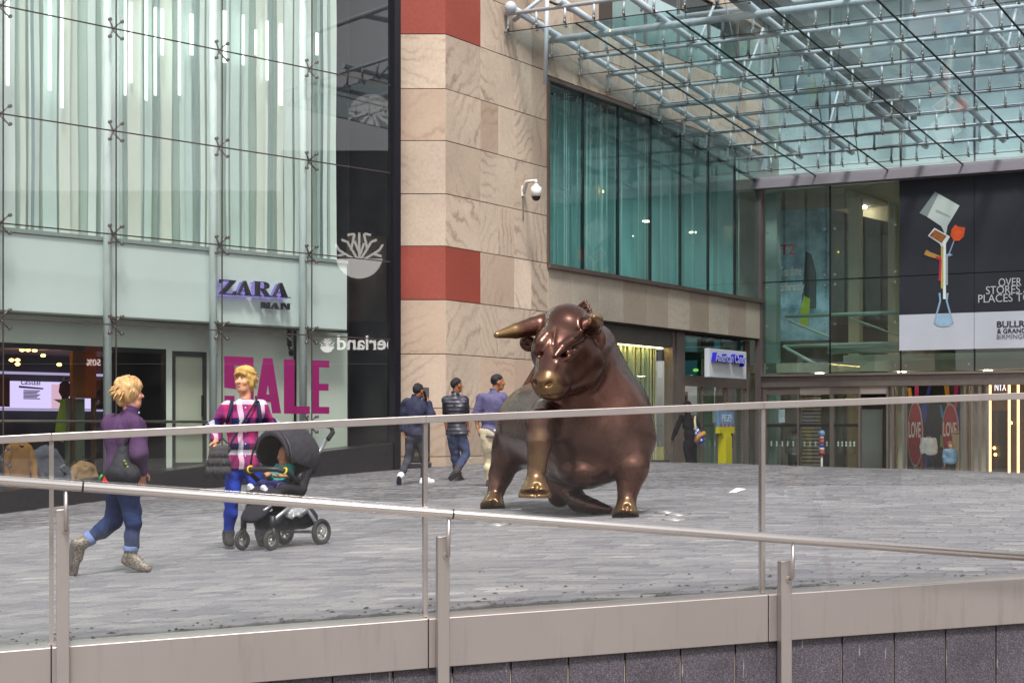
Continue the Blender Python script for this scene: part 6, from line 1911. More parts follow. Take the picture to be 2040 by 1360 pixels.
        if kind == 'bob':
            for q in (-1, 1): S.cone(c + si * .068 * k * q + u * .06 * k, c + si * .075 * k * q - u * .045 * k - f * .0, .036 * k, .026 * k, .02)
            S.cone(c - f * .05 * k, c - f * .05 * k - u * .07 * k, .075 * k, .06 * k, .03)
            S.ell(c + u * .075 * k + f * .01, (.08 * k + vol, .09 * k + vol, .05 * k + vol), .03, axes=ax)
            S.cone(c + f * .085 * k + u * .09 * k - si * .02, c + f * .088 * k + u * .05 * k + si * .06, .024, .016, .015)
        if kind == 'long':
            S.cone(c - f * .04, c - f * .06 - u * .2, .09, .08, .03)
        S.ripple(rip, freq, seed)
        # clear the face and the neck
        S.ell(c + f * .105 * k - u * .045 * k, (.066 * k, .075 * k, .10 * k), .01, True, axes=ax)
        if kind == 'short':
            for q in (-1, 1): S.ell(c + si * .085 * k * q + f * .01 - u * .03 * k, (.03, .045, .05), .01, True, axes=ax)
            S.half(c - u * .105 * k, -u + f * .7, .02)
        else:
            S.half(c - u * (.13 if kind == 'long' else .10) * k * (2 if kind == 'long' else 1), -u, .02)
        o = link('hair', S.mesh('person_hair'), mat, s.t)
        if kind in ('pixie', 'bob'):
            r = np.random.default_rng(seed); mb = MB()
            for i in range(170):
                q = r.normal(size=3); q /= np.linalg.norm(q)
                if q[2] < (-.55 if kind == 'bob' else -.35): continue
                if q[1] > .35 and q[2] < (.72 - .3 * (kind == 'bob')): continue
                rr_ = np.array([.078 * k + vol, .098 * k + vol, .096 * k + vol * 1.5]) * .98
                P0 = c + u * (.036 * k) - f * .012 * k + si * q[0] * rr_[0] + f * q[1] * rr_[1] + u * q[2] * rr_[2]
                out = si * q[0] + f * q[1] + u * q[2]
                flow = nrm(-u * (.9 if kind == 'bob' else .45) + f * (.25 if q[2] > .5 else -.3) + si * r.normal() * .35 + out * (.16 if kind == 'pixie' else .08))
                L = r.uniform(.03, .06)
                mb.tube([Vector(P0 - out * .006), Vector(P0 + flow * L * .5 + out * .008), Vector(P0 + flow * L + out * (.006 if kind == 'pixie' else -.006))], .006, 4, rs=[.009, .0075, .0015])
            mb.build('hair_strands', mat, o, 'stuff')
        return o
    def face(s, lip=(170, 84, 80), iris=(60, 70, 80), brow=(130, 96, 60), smile=True):
        c = s.J['head']; f, si, u = s.hf, s.hs, s.hu; k = s.k
        V = lambda p: Vector(p)
        for q in (-1, 1):
            e = c + f * .0795 * k + u * .010 * k + si * .031 * k * q
            mb = MB(); mb.ball(V(e), .0128 * k, 10, 8); o = mb.build('eye', M('eye_white', (190, 176, 166), .3), s.t)
            mb = MB(); mb.ball(V(e + f * .0088 * k), .0062 * k, 8, 6); mb.build('iris', M('iris', iris, .2), o)
            mb = MB(); mb.tube([V(c + f * (.098 - .004 * j) * k + u * (.029 + .004 * math.sin(j * 1.5)) * k + si * (.016 + .014 * j) * k * q) for j in range(3)], .0045 * k, 6); mb.build('eyebrow', M('brow', brow, .8), s.t)
        mb = MB(); mb.tube([V(c + f * (.101 - .006 * abs(j - 2)) * k - u * (.054 - (.004 * abs(j - 2) if smile else 0)) * k + si * .0105 * (j - 2) * k) for j in range(5)], .0052 * k, 6, rs=[.002, .005, .0055, .005, .002]); mb.build('lips', M('lips', lip, .4), s.t)
        if smile:
            mb = MB(); mb.tube([V(c + f * (.1045 - .005 * abs(j - 1)) * k - u * .0535 * k + si * .010 * (j - 1) * k) for j in range(3)], .0028 * k, 6); mb.build('teeth', M('teeth', (236, 230, 222), .3), s.t)
def pj(Y, **kw):
    """joints from photo pixels: name=(px,py) or (px,py,depth offset)"""
    return {k: at(v[0], v[1], Y + (v[2] if len(v) > 2 else 0)) for k, v in kw.items()}

DENIM = cloth('denim_blue', (40, 54, 92), .85, .3, 12); DENIM_L = cloth('denim_turnup', (112, 132, 178), .85, .15, 14)
# --- woman in the purple jacket, walking away to the right
J = pj(14.4, pelvis=(246, 958), chest=(243, 872), neck=(261, 815), head=(258, 786), shL=(222, 846, .12), shR=(270, 846, -.10), elL=(236, 905, .30), wrL=(262, 940, .32), hdL=(270, 955, .32),
       elR=(276, 905, -.16), wrR=(284, 938, -.10), hdR=(281, 952, -.06), hipL=(231, 978, .06), hipR=(257, 978, -.06), knL=(228, 1038, .10), anL=(165, 1081, .02), toL=(146, 1139, .06), knR=(266, 1042, -.08), anR=(260, 1104, -.05), toR=(293, 1131, -.09))
w1 = Person('woman in purple jacket and turned up jeans walking past with a black shoulder bag', J, (.80, .60, 0), (.93, .36, .08), 1.64, h=.008, skin='skin_fair', skincol=(212, 150, 122), build=1.05, hipw=1.0)
w1.body(.9, .9)
PURP = cloth('purple_cotton', (78, 52, 86), .8, .2, 7)
w1.top('jacket', PURP, .024, .97, at(243, 946, 14.4), .02, .008, 26, 1.25, 4)
w1.bottom('jeans', DENIM, .012, .86, .005, 32, 8, .12)
for q, mat in (('L', DENIM_L), ('R', DENIM_L)):
    a, b = w1.J['kn' + q], w1.J['an' + q]
    S = w1.grid(np.minimum(a, b) - .12, np.maximum(a, b) + .12); S.cone(a + (b - a) * .70, a + (b - a) * .87, .064, .062, .01); S.half(a + (b - a) * .87, b - a); S.half(a + (b - a) * .70, a - b); S.ripple(.002, 40, 2)
    link('turn_up', S.mesh('turn_up'), mat, w1.t)
k = NT('leopard_boot'); v = k.coords('Object')
vo = k.n('ShaderNodeTexVoronoi'); vo.inputs['Scale'].default_value = 75; k.l(v, vo.inputs['Vector'])
c = k.ramp(vo.outputs['Distance'], [(.22, lin((40, 34, 30))), (.40, lin((104, 94, 82))), (.7, lin((134, 122, 108)))])
k.bsdf(c, .5)
for q in 'LR': w1.shoe(q, k.m, M('boot_sole', (90, 84, 80), .8), .045, 'boot', 1.0)
w1.hair(hair_mat('hair_blonde', (168, 122, 74), (220, 184, 132)), 'pixie', .024, 5, .007, 75)
mb = MB(); mb.ball(at(277, 822, 14.28), .009, 8, 6); mb.build('earring', M('earring_blue', (150, 180, 200), .2, .5), w1.t)
bag = thing('shoulder_bag', 'slouchy black shoulder bag hanging from the woman in purple', 'bag', at(240, 960, 14.2))
S = SDF(np.array(at(244, 925, 14.2)) - (.3, .3, .4), np.array(at(244, 925, 14.2)) + (.3, .3, .4), .009)
S.cone(at(240, 905, 14.22), at(236, 940, 14.2), .04, .09, .05); S.cone(at(226, 945, 14.22), at(262, 945, 14.14), .075, .075, .05); S.cone(at(250, 880, 14.22), at(244, 920, 14.2), .025, .06, .05); S.ripple(.006, 30, 3)
link('pouch', S.mesh('bag_pouch'), cloth('bag_black', (40, 40, 46), .7, .2, 10), bag)
mb = MB(); mb.tube([at(246, 895, 14.2), at(254, 872, 14.2), at(262, 850, 14.24), at(266, 838, 14.34), at(262, 836, 14.44), at(256, 850, 14.52)], .016, 8); mb.build('strap', cloth('bag_strap', (34, 34, 40), .7), bag)
mb = MB()
for i in range(4):
    mb.ball(at(248 + 3 * i, 918 + 6 * i, 14.10), .012, 8, 6)
mb.build('printed_dots', M('bag_print', (120, 130, 60), .6), bag)
mb = MB(); mb.tube([at(197, 957, 14.32), at(203, 945, 14.3)], .006, 6); mb.build('green_cord', M('green_cord', (60, 220, 70), .5), bag)
mb = MB(); mb.prism([(0, 0), (.05, -.0), (.02, .05)], at(203, 960, 14.16), (1, 0, 0), (0, 0, 1), (0, 1, 0), .01); mb.build('red_patch', M('red_patch', (206, 40, 40), .6), bag)

# --- woman in the checked shirt with the pushchair
J = pj(16.7, pelvis=(485, 922), chest=(484, 840), neck=(488, 790), head=(488, 758), shL=(454, 813, .0), shR=(519, 813, .0), elL=(426, 850, .06), wrL=(430, 880, -.10), hdL=(428, 893, -.14),
       elR=(545, 852, .10), wrR=(566, 862, -.22), hdR=(577, 866, -.30), hipL=(468, 935), hipR=(503, 935), knL=(461, 1000, -.02), anL=(455, 1066, .04), toL=(458, 1080, -.16), knR=(512, 1000, .0), anR=(520, 1064, .05), toR=(524, 1079, -.15))
w2 = Person('smiling woman in pink checked shirt and blue trousers standing by the pushchair', J, (-.12, -.99, 0), (-.42, -.90, .05), 1.72, h=.008, skin='skin_tan', skincol=(214, 152, 118), build=1.0, hipw=1.0, chestw=.98)
w2.body(1.1, .3)
k = NT('check_shirt')
tc = k.n('ShaderNodeTexCoord'); sep = k.n('ShaderNodeSeparateXYZ'); k.l(tc.outputs['Object'], sep.inputs[0])
def band(sock, freq, ph):
    m = k.math('FRACT', k.math('MULTIPLY_ADD', sock, freq)); m.node.inputs[0].links[0].from_node.inputs[2].default_value = ph
    return m
PALX = [(0, lin((160, 40, 92))), (.26, lin((18, 22, 70))), (.52, lin((226, 220, 230))), (.72, lin((60, 40, 96)))]
xx = k.math('ADD', sep.outputs['X'], k.math('MULTIPLY', sep.outputs['Y'], .6))
cx_ = k.ramp(band(xx, 4.4, .1), PALX, 'CONSTANT'); cz_ = k.ramp(band(sep.outputs['Z'], 4.2, .3), [(0, lin((172, 44, 100))), (.28, lin((232, 226, 234))), (.48, lin((20, 24, 76))), (.74, lin((180, 66, 124)))], 'CONSTANT')
c = k.mix(.5, cx_, cz_)
f2 = k.noise(tc.outputs['Object'], 120, 3, .6)
k.bsdf(c, .85, 0, .2, k.bump(f2, .2, .004))
CHECK = k.m
w2.top('shirt', CHECK, .022, .86, at(485, 935, 16.7), -.022, .006, 28, 1.1, 6, vneck=.09, collar=False)
w2.bottom('trousers', cloth('royal_blue_cotton', (42, 70, 182), .8, .15, 8), .012, .955, .004, 34, 9, .05, .98)
DKS = cloth('dark_trainer', (40, 38, 40), .7, .2, 14)
for q in 'LR': w2.shoe(q, DKS, M('trainer_sole', (30, 30, 32), .8), .02, 'shoe', 1.02)
w2.hair(hair_mat('hair_golden', (160, 116, 56), (226, 186, 112)), 'bob', .014, 9, .005, 70)
w2.face()
STRAP = cloth('navy_strap', (30, 32, 58), .8)
mb = MB(); mb.tube([at(462, 800, 16.66), at(458, 820, 16.52), at(452, 842, 16.53)], .018, 8); mb.build('backpack_strap', STRAP, w2.t)
mb = MB(); mb.tube([at(514, 800, 16.66), at(517, 820, 16.53), at(519, 850, 16.55)], .018, 8); mb.build('backpack_strap', STRAP, w2.t)
mb = MB()
for z in range(5):
    mb.ball(at(489, 812 + z * 24, 16.525 - .004 * z), .008, 8, 6)
mb.build('button', M('button', (210, 200, 210), .4), w2.t)
mb = MB(); mb.tube([at(466, 838, 16.53), at(478, 838, 16.52)], .006, 6); mb.tube([at(498, 838, 16.52), at(511, 838, 16.53)], .006, 6); mb.build('pocket_flap', STRAP, w2.t)
c = w2.J['wrL']; d_ = nrm(w2.J['hdL'] - c); 
mb = MB(); p0 = Vector(c) + Vector((0, 0, -.005)); mb.tube([p0 + Vector((math.cos(q * .628) * .036, math.sin(q * .628) * .036, 0)) for q in range(10)], .007, 6, closed=True); mb.build('bracelet', BLACK, w2.t)
fb = thing('fringed_bag', 'dark grey fringed crossbody bag at the hip of the woman in checks', 'bag', at(436, 945, 16.4))
FRM = cloth('fringe_leather', (58, 56, 58), .55, .25, 20)
S = SDF(np.array(at(438, 905, 16.42)) - (.2, .2, .25), np.array(at(438, 905, 16.42)) + (.2, .2, .25), .009)
S.cone(at(426, 900, 16.44), at(450, 896, 16.44), .05, .05, .03, flat=((0, 1, 0), .6)); S.cone(at(424, 925, 16.44), at(448, 925, 16.44), .065, .065, .03, flat=((0, 1, 0), .6)); S.ripple(.004, 40, 2)
link('pouch', S.mesh('fringe_pouch'), FRM, fb)
rs = random.Random(8)
for row, (py0, n_, L) in enumerate(((893, 22, 24), (908, 25, 24), (924, 27, 26))):
    mb = MB()
    for i in range(n_):
        px = 419 - row * 3 + i * (34 + row * 5) / (n_ - 1) + rs.uniform(-.5, .5)
        sw = (i / (n_ - 1) - .5) * 9
        mb.tube([at(px, py0, 16.385 - row * .012), at(px + sw * .4, py0 + L * .55, 16.36 - row * .014), at(px + sw + rs.uniform(-3, 3), py0 + L + rs.uniform(-5, 6), 16.365 - row * .016)], .0075, 5, rs=[.006, .006, .003])
    mb.build('fringe', FRM, fb, 'stuff')
mb = MB(); mb.tube([at(452, 900, 16.45), at(461, 880, 16.47), at(480, 848, 16.50), at(500, 815, 16.54), at(511, 797, 16.62), at(510, 790, 16.72)], .011, 8); mb.build('strap', cloth('bag_strap', (34, 34, 40), .7), fb)

# --- three men walking away along the pillar
SK3 = dict(skin='skin_brown', skincol=(150, 98, 68))
NAVY = cloth('navy_jacket', (44, 46, 66), .8, .15, 8); CHAR = cloth('charcoal_trousers', (62, 62, 72), .85, .12, 8)
HB = hair_mat('hair_black', (20, 18, 22), (48, 44, 50))
J = pj(29.5, pelvis=(828, 864), chest=(826, 817), neck=(828, 792), head=(834, 778), shL=(809, 803), shR=(847, 803), elL=(802, 832, .05), wrL=(803, 858, -.02), hdL=(805, 866, -.02),
       elR=(859, 824, -.12), wrR=(855, 802, -.10), hdR=(850, 791, -.06), hipL=(820, 874), hipR=(836, 874), knL=(815, 912, .05), anL=(800, 945, -.10), toL=(796, 965, -.06), knR=(845, 912, .1), anR=(845, 953, .12), toR=(861, 959, .22))
m1 = Person('man in navy jacket and white trainers walking while holding a phone to his ear', J, (.5, .86, 0), (.62, .78, 0), 1.74, h=.011, **SK3)
m1.body(.8, 1.2); m1.top('jacket', NAVY, .028, .96, at(828, 868, 29.5), .04, .007, 24, 1.2, 12); m1.bottom('trousers', CHAR, .018, .95, .006, 26, 13)
WS = M('white_trainer', (230, 230, 234), .5); 
for q in 'LR': m1.shoe(q, WS, M('navy_sole', (44, 48, 70), .7), .0, 'trainer', 1.1)
m1.hair(HB, 'short', .003, 3)
ph = thing('mobile_phone', 'black mobile phone held to the ear of the man in navy', 'phone', at(845, 786, 29.4))
mb = MB(); p0 = at(846, 788, 29.37); mb.prism([(-.02, -.07), (.035, -.07), (.035, .08), (-.02, .08)], p0, Vector((.55, -.8, 0)), Vector((-.25, -.1, .96)), Vector((.8, .55, .2)), .012); mb.build('slab', BLACK, ph)
J = pj(30.0, pelvis=(911, 860), chest=(907, 812), neck=(907, 786), head=(910, 767), shL=(890, 797), shR=(926, 797), elL=(886, 830, .03), wrL=(890, 855, .05), hdL=(893, 864, .05),
       elR=(930, 830, .0), wrR=(932, 853, .05), hdR=(931, 863, .06), hipL=(903, 870), hipR=(919, 870), knL=(908, 912, .1), anL=(913, 948, .15), toL=(922, 957, .36), knR=(929, 905, -.02), anR=(911, 935, -.22), toR=(898, 952, -.16))
m2 = Person('man in black quilted vest and jeans walking with one foot lifted', J, (.35, .94, 0), (.75, .66, .05), 1.75, h=.011, **SK3)
m2.body(.8, .8); BT = cloth('black_tee', (34, 32, 42), .85)
m2.top('t_shirt', BT, .016, .34, None, .03, .004, 26, 1.2, 15, collar=False)
k = NT('quilted_black'); tc = k.n('ShaderNodeTexCoord'); sep = k.n('ShaderNodeSeparateXYZ'); k.l(tc.outputs['Object'], sep.inputs[0])
wv = k.math('SINE', k.math('MULTIPLY', sep.outputs['Z'], 95.0)); k.bsdf(rgba((48, 46, 58)), .45, 0, .5, k.bump(wv, .35, .012)); QUILT = k.m
m2.top('quilted_vest', QUILT, .034, 0.0, at(911, 866, 30), .045, .006, 24, 1, 16)
m2.bottom('jeans', cloth('denim_dark', (54, 62, 92), .85, .2, 10), .02, .93, .006, 28, 17)
BRS = cloth('brown_trainer', (64, 54, 54), .7, .3, 20)
for q in 'LR': m2.shoe(q, BRS, M('grey_sole', (70, 68, 70), .8), .04, 'trainer', 1.1)
m2.hair(HB, 'short', .003, 7)
J = pj(27.4, pelvis=(979, 862), chest=(981, 808), neck=(984, 780), head=(992, 761), shL=(961, 793), shR=(1001, 793), elL=(949, 826, .04), wrL=(951, 850, .02), hdL=(955, 861, .0),
       elR=(1014, 814, .05), wrR=(1026, 797, .15), hdR=(1031, 784, .18), hipL=(970, 872), hipR=(988, 872), knL=(974, 915, .1), anL=(976, 958, .1), toL=(986, 968, .3), knR=(992, 915, .0), anR=(996, 958, -.1), toR=(1005, 966, .1))
m3 = Person('man in purple shirt and beige trousers raising a hand behind the bull', J, (.45, .89, 0), (.95, .30, -.05), 1.78, h=.011, build=1.12, **SK3)
m3.body(.6, .2, openR=True); m3.top('shirt', cloth('violet_shirt', (88, 84, 116), .8, .15, 6), .024, .62, at(980, 872, 27.4), .03, .007, 24, 1.2, 21); m3.bottom('trousers', cloth('beige_cotton', (206, 190, 158), .85, .1, 8), .02, .95, .006, 26, 22)
for q in 'LR': m3.shoe(q, BRS, None, .0, 'shoe', 1.1)
m3.hair(HB, 'short', .003, 8)

# --- figures farther off
J = pj(44.5, pelvis=(1375, 884), chest=(1372, 845), neck=(1371, 825), head=(1370, 810), shL=(1357, 832), shR=(1385, 832), elL=(1346, 858), wrL=(1339, 876), hdL=(1337, 884), elR=(1392, 852, -.1), wrR=(1386, 838, -.15), hdR=(1383, 833, -.15),
       hipL=(1368, 892), hipR=(1381, 892), knL=(1372, 920), anL=(1376, 948), toL=(1380, 954, .2), knR=(1383, 920), anR=(1383, 948), toR=(1388, 954, .2))
m4 = Person('person in black walking towards the sweet shop with a blue patterned bag', J, (.3, .95, 0), (.3, .95, 0), 1.68, h=.014, skin='skin_dark', skincol=(120, 74, 54), gz_at=float(gz(4.5, 44.5)), hipw=1.05)
m4.body(); BK = cloth('black_knit', (24, 24, 30), .9); m4.top('cardigan', BK, .02, .95, at(1375, 892, 44.5), .03, .004, 24, 1.1); m4.bottom('trousers', BK, .015)
for q in 'LR': m4.shoe(q, DKS)
m4.hair(HB, 'short', .03)
bg = thing('patterned_bag', 'blue and tan patterned bag slung behind the person in black', 'bag', at(1388, 880, 44.2))
k = NT('bag_pattern'); vo = k.n('ShaderNodeTexVoronoi'); vo.inputs['Scale'].default_value = 14; k.l(k.coords('Object'), vo.inputs['Vector']); k.bsdf(k.ramp(vo.outputs['Distance'], [(.3, lin((220, 224, 236))), (.4, lin((50, 60, 140)))]), .7)
S = SDF(np.array(at(1392, 868, 44.2)) - .35, np.array(at(1392, 868, 44.2)) + .35, .014); S.cone(at(1386, 852, 44.2), at(1394, 876, 44.15), .06, .13, .05); link('pouch', S.mesh('bag'), k.m, bg)
mb = MB(); mb.tube([at(1386, 880, 44.04), at(1392, 868, 44.02), at(1404, 862, 44.08)], .06, 8); mb.build('tan_panel', M('tan_leather', (190, 130, 60), .6), bg)
mb = MB(); mb.tube([at(1386, 856, 44.1), at(1384, 838, 44.25), at(1385, 829, 44.4)], .03, 6); mb.build('strap', M('strap_cream', (214, 196, 160), .7), bg)
def far_person(label, px, pyh, pyf, Y, front, top_m, bot_m, hair_m, skincol, kind='short', sk='skin_far'):
    s_ = (pyf - pyh) / 1.72; q = lambda dx, t, dy=0.0: (px + dx * s_, pyh + t * (pyf - pyh), dy)
    J = pj(Y, pelvis=q(0, .45), chest=q(0, .27), neck=q(0, .17), head=q(0, .075), shL=q(-.18, .2), shR=q(.18, .2), elL=q(-.23, .34), wrL=q(-.22, .47), hdL=q(-.21, .53), elR=q(.23, .34), wrR=q(.23, .47), hdR=q(.22, .53),
           hipL=q(-.09, .5), hipR=q(.09, .5), knL=q(-.1, .73), anL=q(-.1, .95), toL=q(-.11, .985, .15), knR=q(.1, .73, .1), anR=q(.1, .94, -.05), toR=q(.1, .98, .12))
    P = Person(label, J, front, front, 1.72, h=.018, skin=sk, skincol=skincol, gz_at=GZN)
    P.body(); P.top('top', top_m, .025, .9, at(*q(0, .5)[:2], Y), .03, .004, 20, 1.2); P.bottom('trousers', bot_m, .02)
    for z in 'LR': P.shoe(z, DKS)
    P.hair(hair_m, kind, .016)
    return P
yd = FN.p(FN.pix(1850, 880, -1.5)[0], 0, -1.5).y
far_person('man in white shirt and dark jeans walking in between the LOVE boards', 1850, 856, 956, yd, (.2, .98, 0), cloth('white_shirt', (226, 226, 222), .8, .05), cloth('denim_dark', (54, 62, 92)), HB, (150, 98, 68), sk='skin_brown')
yd = FN.p(FN.pix(1893, 900, -.6)[0], 0, -.6).y
far_person('woman with long hair in denim jacket coming out of the entrance', 1893, 881, 968, yd, (-.1, -.99, 0), cloth('denim_pale', (116, 146, 168), .85, .15), cloth('black_knit', (24, 24, 30)), hair_mat('hair_brown', (96, 64, 40), (168, 128, 84)), (206, 150, 124), 'long', 'skin_fair')
yd = FN.p(FN.pix(1582, 890, -1.2)[0], 0, -1.2).y
far_person('person in grey top walking off behind the left entrance door', 1582, 852, 958, yd, (.2, .98, 0), cloth('grey_top', (120, 130, 122), .85), cloth('dark_green_trousers', (50, 58, 54), .85), HB, (150, 98, 68), sk='skin_brown')

# --- passer-by on the lower walkway, seen only as a reflection in the balustrade glass
V_ = Vector((2.02, 12.6, 0)); dd_ = (V_ - Vector((BAL_O.x, BAL_O.y, 0))).dot(BAL_N); Rl = V_ - BAL_N * (2 * dd_)
def lp(x, y, z):
    return (Rl.x + x, Rl.y + y, -1.05 + z)
J = dict(pelvis=lp(0, 0, .98), chest=lp(0, 0, 1.32), neck=lp(0, 0, 1.53), head=lp(0, 0, 1.70), shL=lp(-.19, 0, 1.46), shR=lp(.19, 0, 1.46), elL=lp(-.25, .02, 1.18), wrL=lp(-.24, .1, .95), hdL=lp(-.24, .13, .86), elR=lp(.25, .02, 1.18), wrR=lp(.24, .1, .95), hdR=lp(.24, .13, .86),
         hipL=lp(-.1, 0, .92), hipR=lp(.1, 0, .92), knL=lp(-.1, .03, .5), anL=lp(-.1, 0, .09), toL=lp(-.1, .2, .03), knR=lp(.1, .03, .5), anR=lp(.1, 0, .09), toR=lp(.1, .2, .03))
pv = Person('passer-by in white T-shirt with grey strap, reflected in the glass balustrade', J, (-.5, .85, 0), (-.5, .85, 0), 1.82, h=.016, skin='skin_fair', skincol=(206, 150, 124), build=1.1)
pv.body(); pv.top('t_shirt', cloth('white_tee', (232, 232, 236), .85, .04), .022, .36, lp(0, 0, .88), .03, .004, 22, 1.2); pv.bottom('trousers', cloth('slate_trousers', (70, 76, 90), .85), .02)
for q in 'LR': pv.shoe(q, DKS)
pv.hair(HB, 'short', .01)
mb = MB(); mb.tube([lp(.10, -.14, 1.2), lp(.12, -.1, 1.5), lp(.11, .06, 1.545), lp(.11, .14, 1.4), lp(.13, .12, 1.15)], .03, 8); mb.build('strap', cloth('strap_grey', (90, 90, 94)), pv.t)
# ------------------------------------------------------------------ pushchair and baby
PO = at(560, 1080, 16.3); PO.z = float(gz(PO.x, PO.y))
PF = Vector((-.57, -.82, 0)).normalized(); PL = Vector((-PF.y, PF.x, 0))     # forward, its left side
if PL.y < 0: PL = -PL                                                        # PL points to the far side
def pp(f, l, z):
    q = PO + PF * f + PL * l
    return Vector((q.x, q.y, PO.z + z + (float(gz(q.x, q.y)) - PO.z) * .6))
pram = thing('pushchair', 'grey framed pushchair with dark hood and yellow trimmed bumper bar', 'pushchair', PO)
ALU = M('pram_aluminium', (170, 172, 176), .35, .7, .05); RUB = M('pram_rubber', (36, 36, 38), .8); RIMM = M('pram_rim', (176, 174, 170), .4, .4)
PLA = M('pram_plastic', (38, 38, 42), .5); HOOD = cloth('pram_hood', (58, 56, 62), .9, .15, 12)
def wheel(c, r, w):
    mb = MB(); ax = PL
    e1 = PF; e2 = Vector((0, 0, 1))
    mb.tube([c + (e1 * math.cos(q * .2244) + e2 * math.sin(q * .2244)) * (r - w * .5) for q in range(28)], w * .5, 10, closed=True)
    wo = mb.build('wheel', RUB, pram)
    mb = MB(); mb.tube([c + (e1 * math.cos(q * .2244) + e2 * math.sin(q * .2244)) * (r - w * 1.1) for q in range(28)], w * .22, 8, closed=True)
    mb.disc(c, ax, r * .2, w * .9, 14)
    for q in range(5):
        an = q * 1.2566 + .3
        for da in (-.16, .16):
            mb.tube([c + (e1 * math.cos(an) + e2 * math.sin(an)) * r * .14, c + (e1 * math.cos(an + da) + e2 * math.sin(an + da)) * (r - w * 1.2)], r * .045, 6)
    mb.build('rim', RIMM, wo)
RW, FW = .126, .095
for l in (-.23, .23): wheel(pp(-.30, l, RW), RW, .05)
for l in (-.18, .18): wheel(pp(.33, l, FW), FW, .042)
mb = MB(); mb.tube([pp(-.30, -.22, RW), pp(-.30, .22, RW)], .014, 8); mb.build('rear_axle', ALU, pram)
for l in (-.18, .18):
    mb = MB(); mb.tube([pp(.33, l * 1.14, FW), pp(.32, l * 1.14, FW + .08), pp(.31, l, FW + .13)], .016, 8); mb.tube([pp(.33, l * .86, FW), pp(.32, l * .86, FW + .08), pp(.31, l, FW + .13)], .016, 8); mb.tube([pp(.31, l, FW + .1), pp(.31, l, FW + .22)], .028, 12)
    mb.build('front_fork', PLA, pram)
    mb = MB(); mb.tube([pp(.31, l, .27), pp(.12, l * .98, .36), pp(-.02, l * .9, .44)], .018, 8); mb.tube([pp(-.30, l * 1.25, RW), pp(-.22, l * 1.15, .25), pp(-.08, l, .42)], .02, 8, rs=[.024, .02, .018]); mb.tube([pp(-.04, l, .38), pp(-.05, l * 1.1, .66)], .024, 10)
    mb.build('side_frame', ALU, pram)
    mb = MB(); mb.tube([pp(-.04, l * 1.12, .60), pp(-.18, l * 1.12, .74)], .026, 10); mb.build('hinge_arm', PLA, pram)
    mb = MB(); mb.disc(pp(-.06, l * 1.14, .64), PL, .055, .05, 18); mb.build('hinge', PLA, pram)
    mb = MB(); mb.tube([pp(-.18, l * 1.12, .74), pp(-.42, l * 1.12, 1.0)], .018, 10); mb.build('handle_tube', ALU, pram)
mb = MB(); mb.tube([pp(-.40, -.225, .985), pp(-.47, -.225, 1.05), pp(-.455, -.22, 1.10), pp(-.40, -.17, 1.125), pp(-.38, -.08, 1.125), pp(-.38, .08, 1.125), pp(-.40, .17, 1.125), pp(-.455, .22, 1.10), pp(-.47, .225, 1.05), pp(-.40, .225, .985)], .023, 12); mb.build('handle_grip', PLA, pram)
mb = MB(); mb.tube([pp(-.382, -.07, 1.137), pp(-.382, .02, 1.137)], .02, 8); mb.build('grip_plate', M('grip_silver', (196, 196, 200), .3, .5), pram)
# seat shell, basket, hood as implicit shapes
def pshape(name, fn, mat, lo=(-.6, -.4, .1), hi=(.6, .4, 1.3), h=.011, rip=0, parent=pram):
    c = [pp(a, b, z) for a in (lo[0], hi[0]) for b in (lo[1], hi[1]) for z in (lo[2], hi[2])]
    S = SDF([min(p[i] for p in c) for i in range(3)], [max(p[i] for p in c) for i in range(3)], h)
    fn(S)
    if rip: S.ripple(rip, 30, 4)
    return link(name, S.mesh('pram_' + name), mat, parent)
def seat(S):
    S.cone(pp(-.22, 0, .88), pp(-.04, 0, .52), .20, .20, .03, flat=(tuple((PF * .89 + Vector((0, 0, .45)))), .42))
    S.cone(pp(-.02, 0, .48), pp(.20, 0, .50), .20, .20, .04, flat=((0, 0, 1), .42))
    S.cone(pp(.2, 0, .48), pp(.34, 0, .36), .17, .15, .04, flat=(tuple((PF * .65 + Vector((0, 0, .76)))), .38))
    for l in (-.19, .19):
        S.cone(pp(-.2, l, .8), pp(-.04, l, .54), .05, .06, .03); S.cone(pp(-.04, l, .55), pp(.18, l, .55), .06, .045, .03)
pshape('seat', seat, cloth('pram_seat', (44, 42, 48), .9, .15, 12), rip=.003)
def basket(S):
    S.cone(pp(-.26, 0, .26), pp(.18, 0, .24), .17, .13, .03, flat=((0, 0, 1), .62)); S.cone(pp(-.20, 0, .34), pp(.1, 0, .32), .15, .12, .03, flat=((0, 0, 1), .5))
    S.cone(pp(-.24, 0, .40), pp(.12, 0, .38), .15, .11, .02, True, flat=((0, 0, 1), .5))
pshape('basket', basket, cloth('pram_basket', (46, 46, 50), .85, .2, 14), rip=.004)
k = NT('foil'); n = k.noise(k.coords('Object'), 26, 4, .7, 1.5); k.bsdf((.75, .76, .78, 1), .22, .95, .5, k.bump(n, 1.0, .03))
def foil(S):
    S.cone(pp(-.12, -.14, .37), pp(.04, -.15, .34), .075, .065, .04); S.ripple(.012, 50, 2)
pshape('foil_blanket', foil, k.m, h=.01)
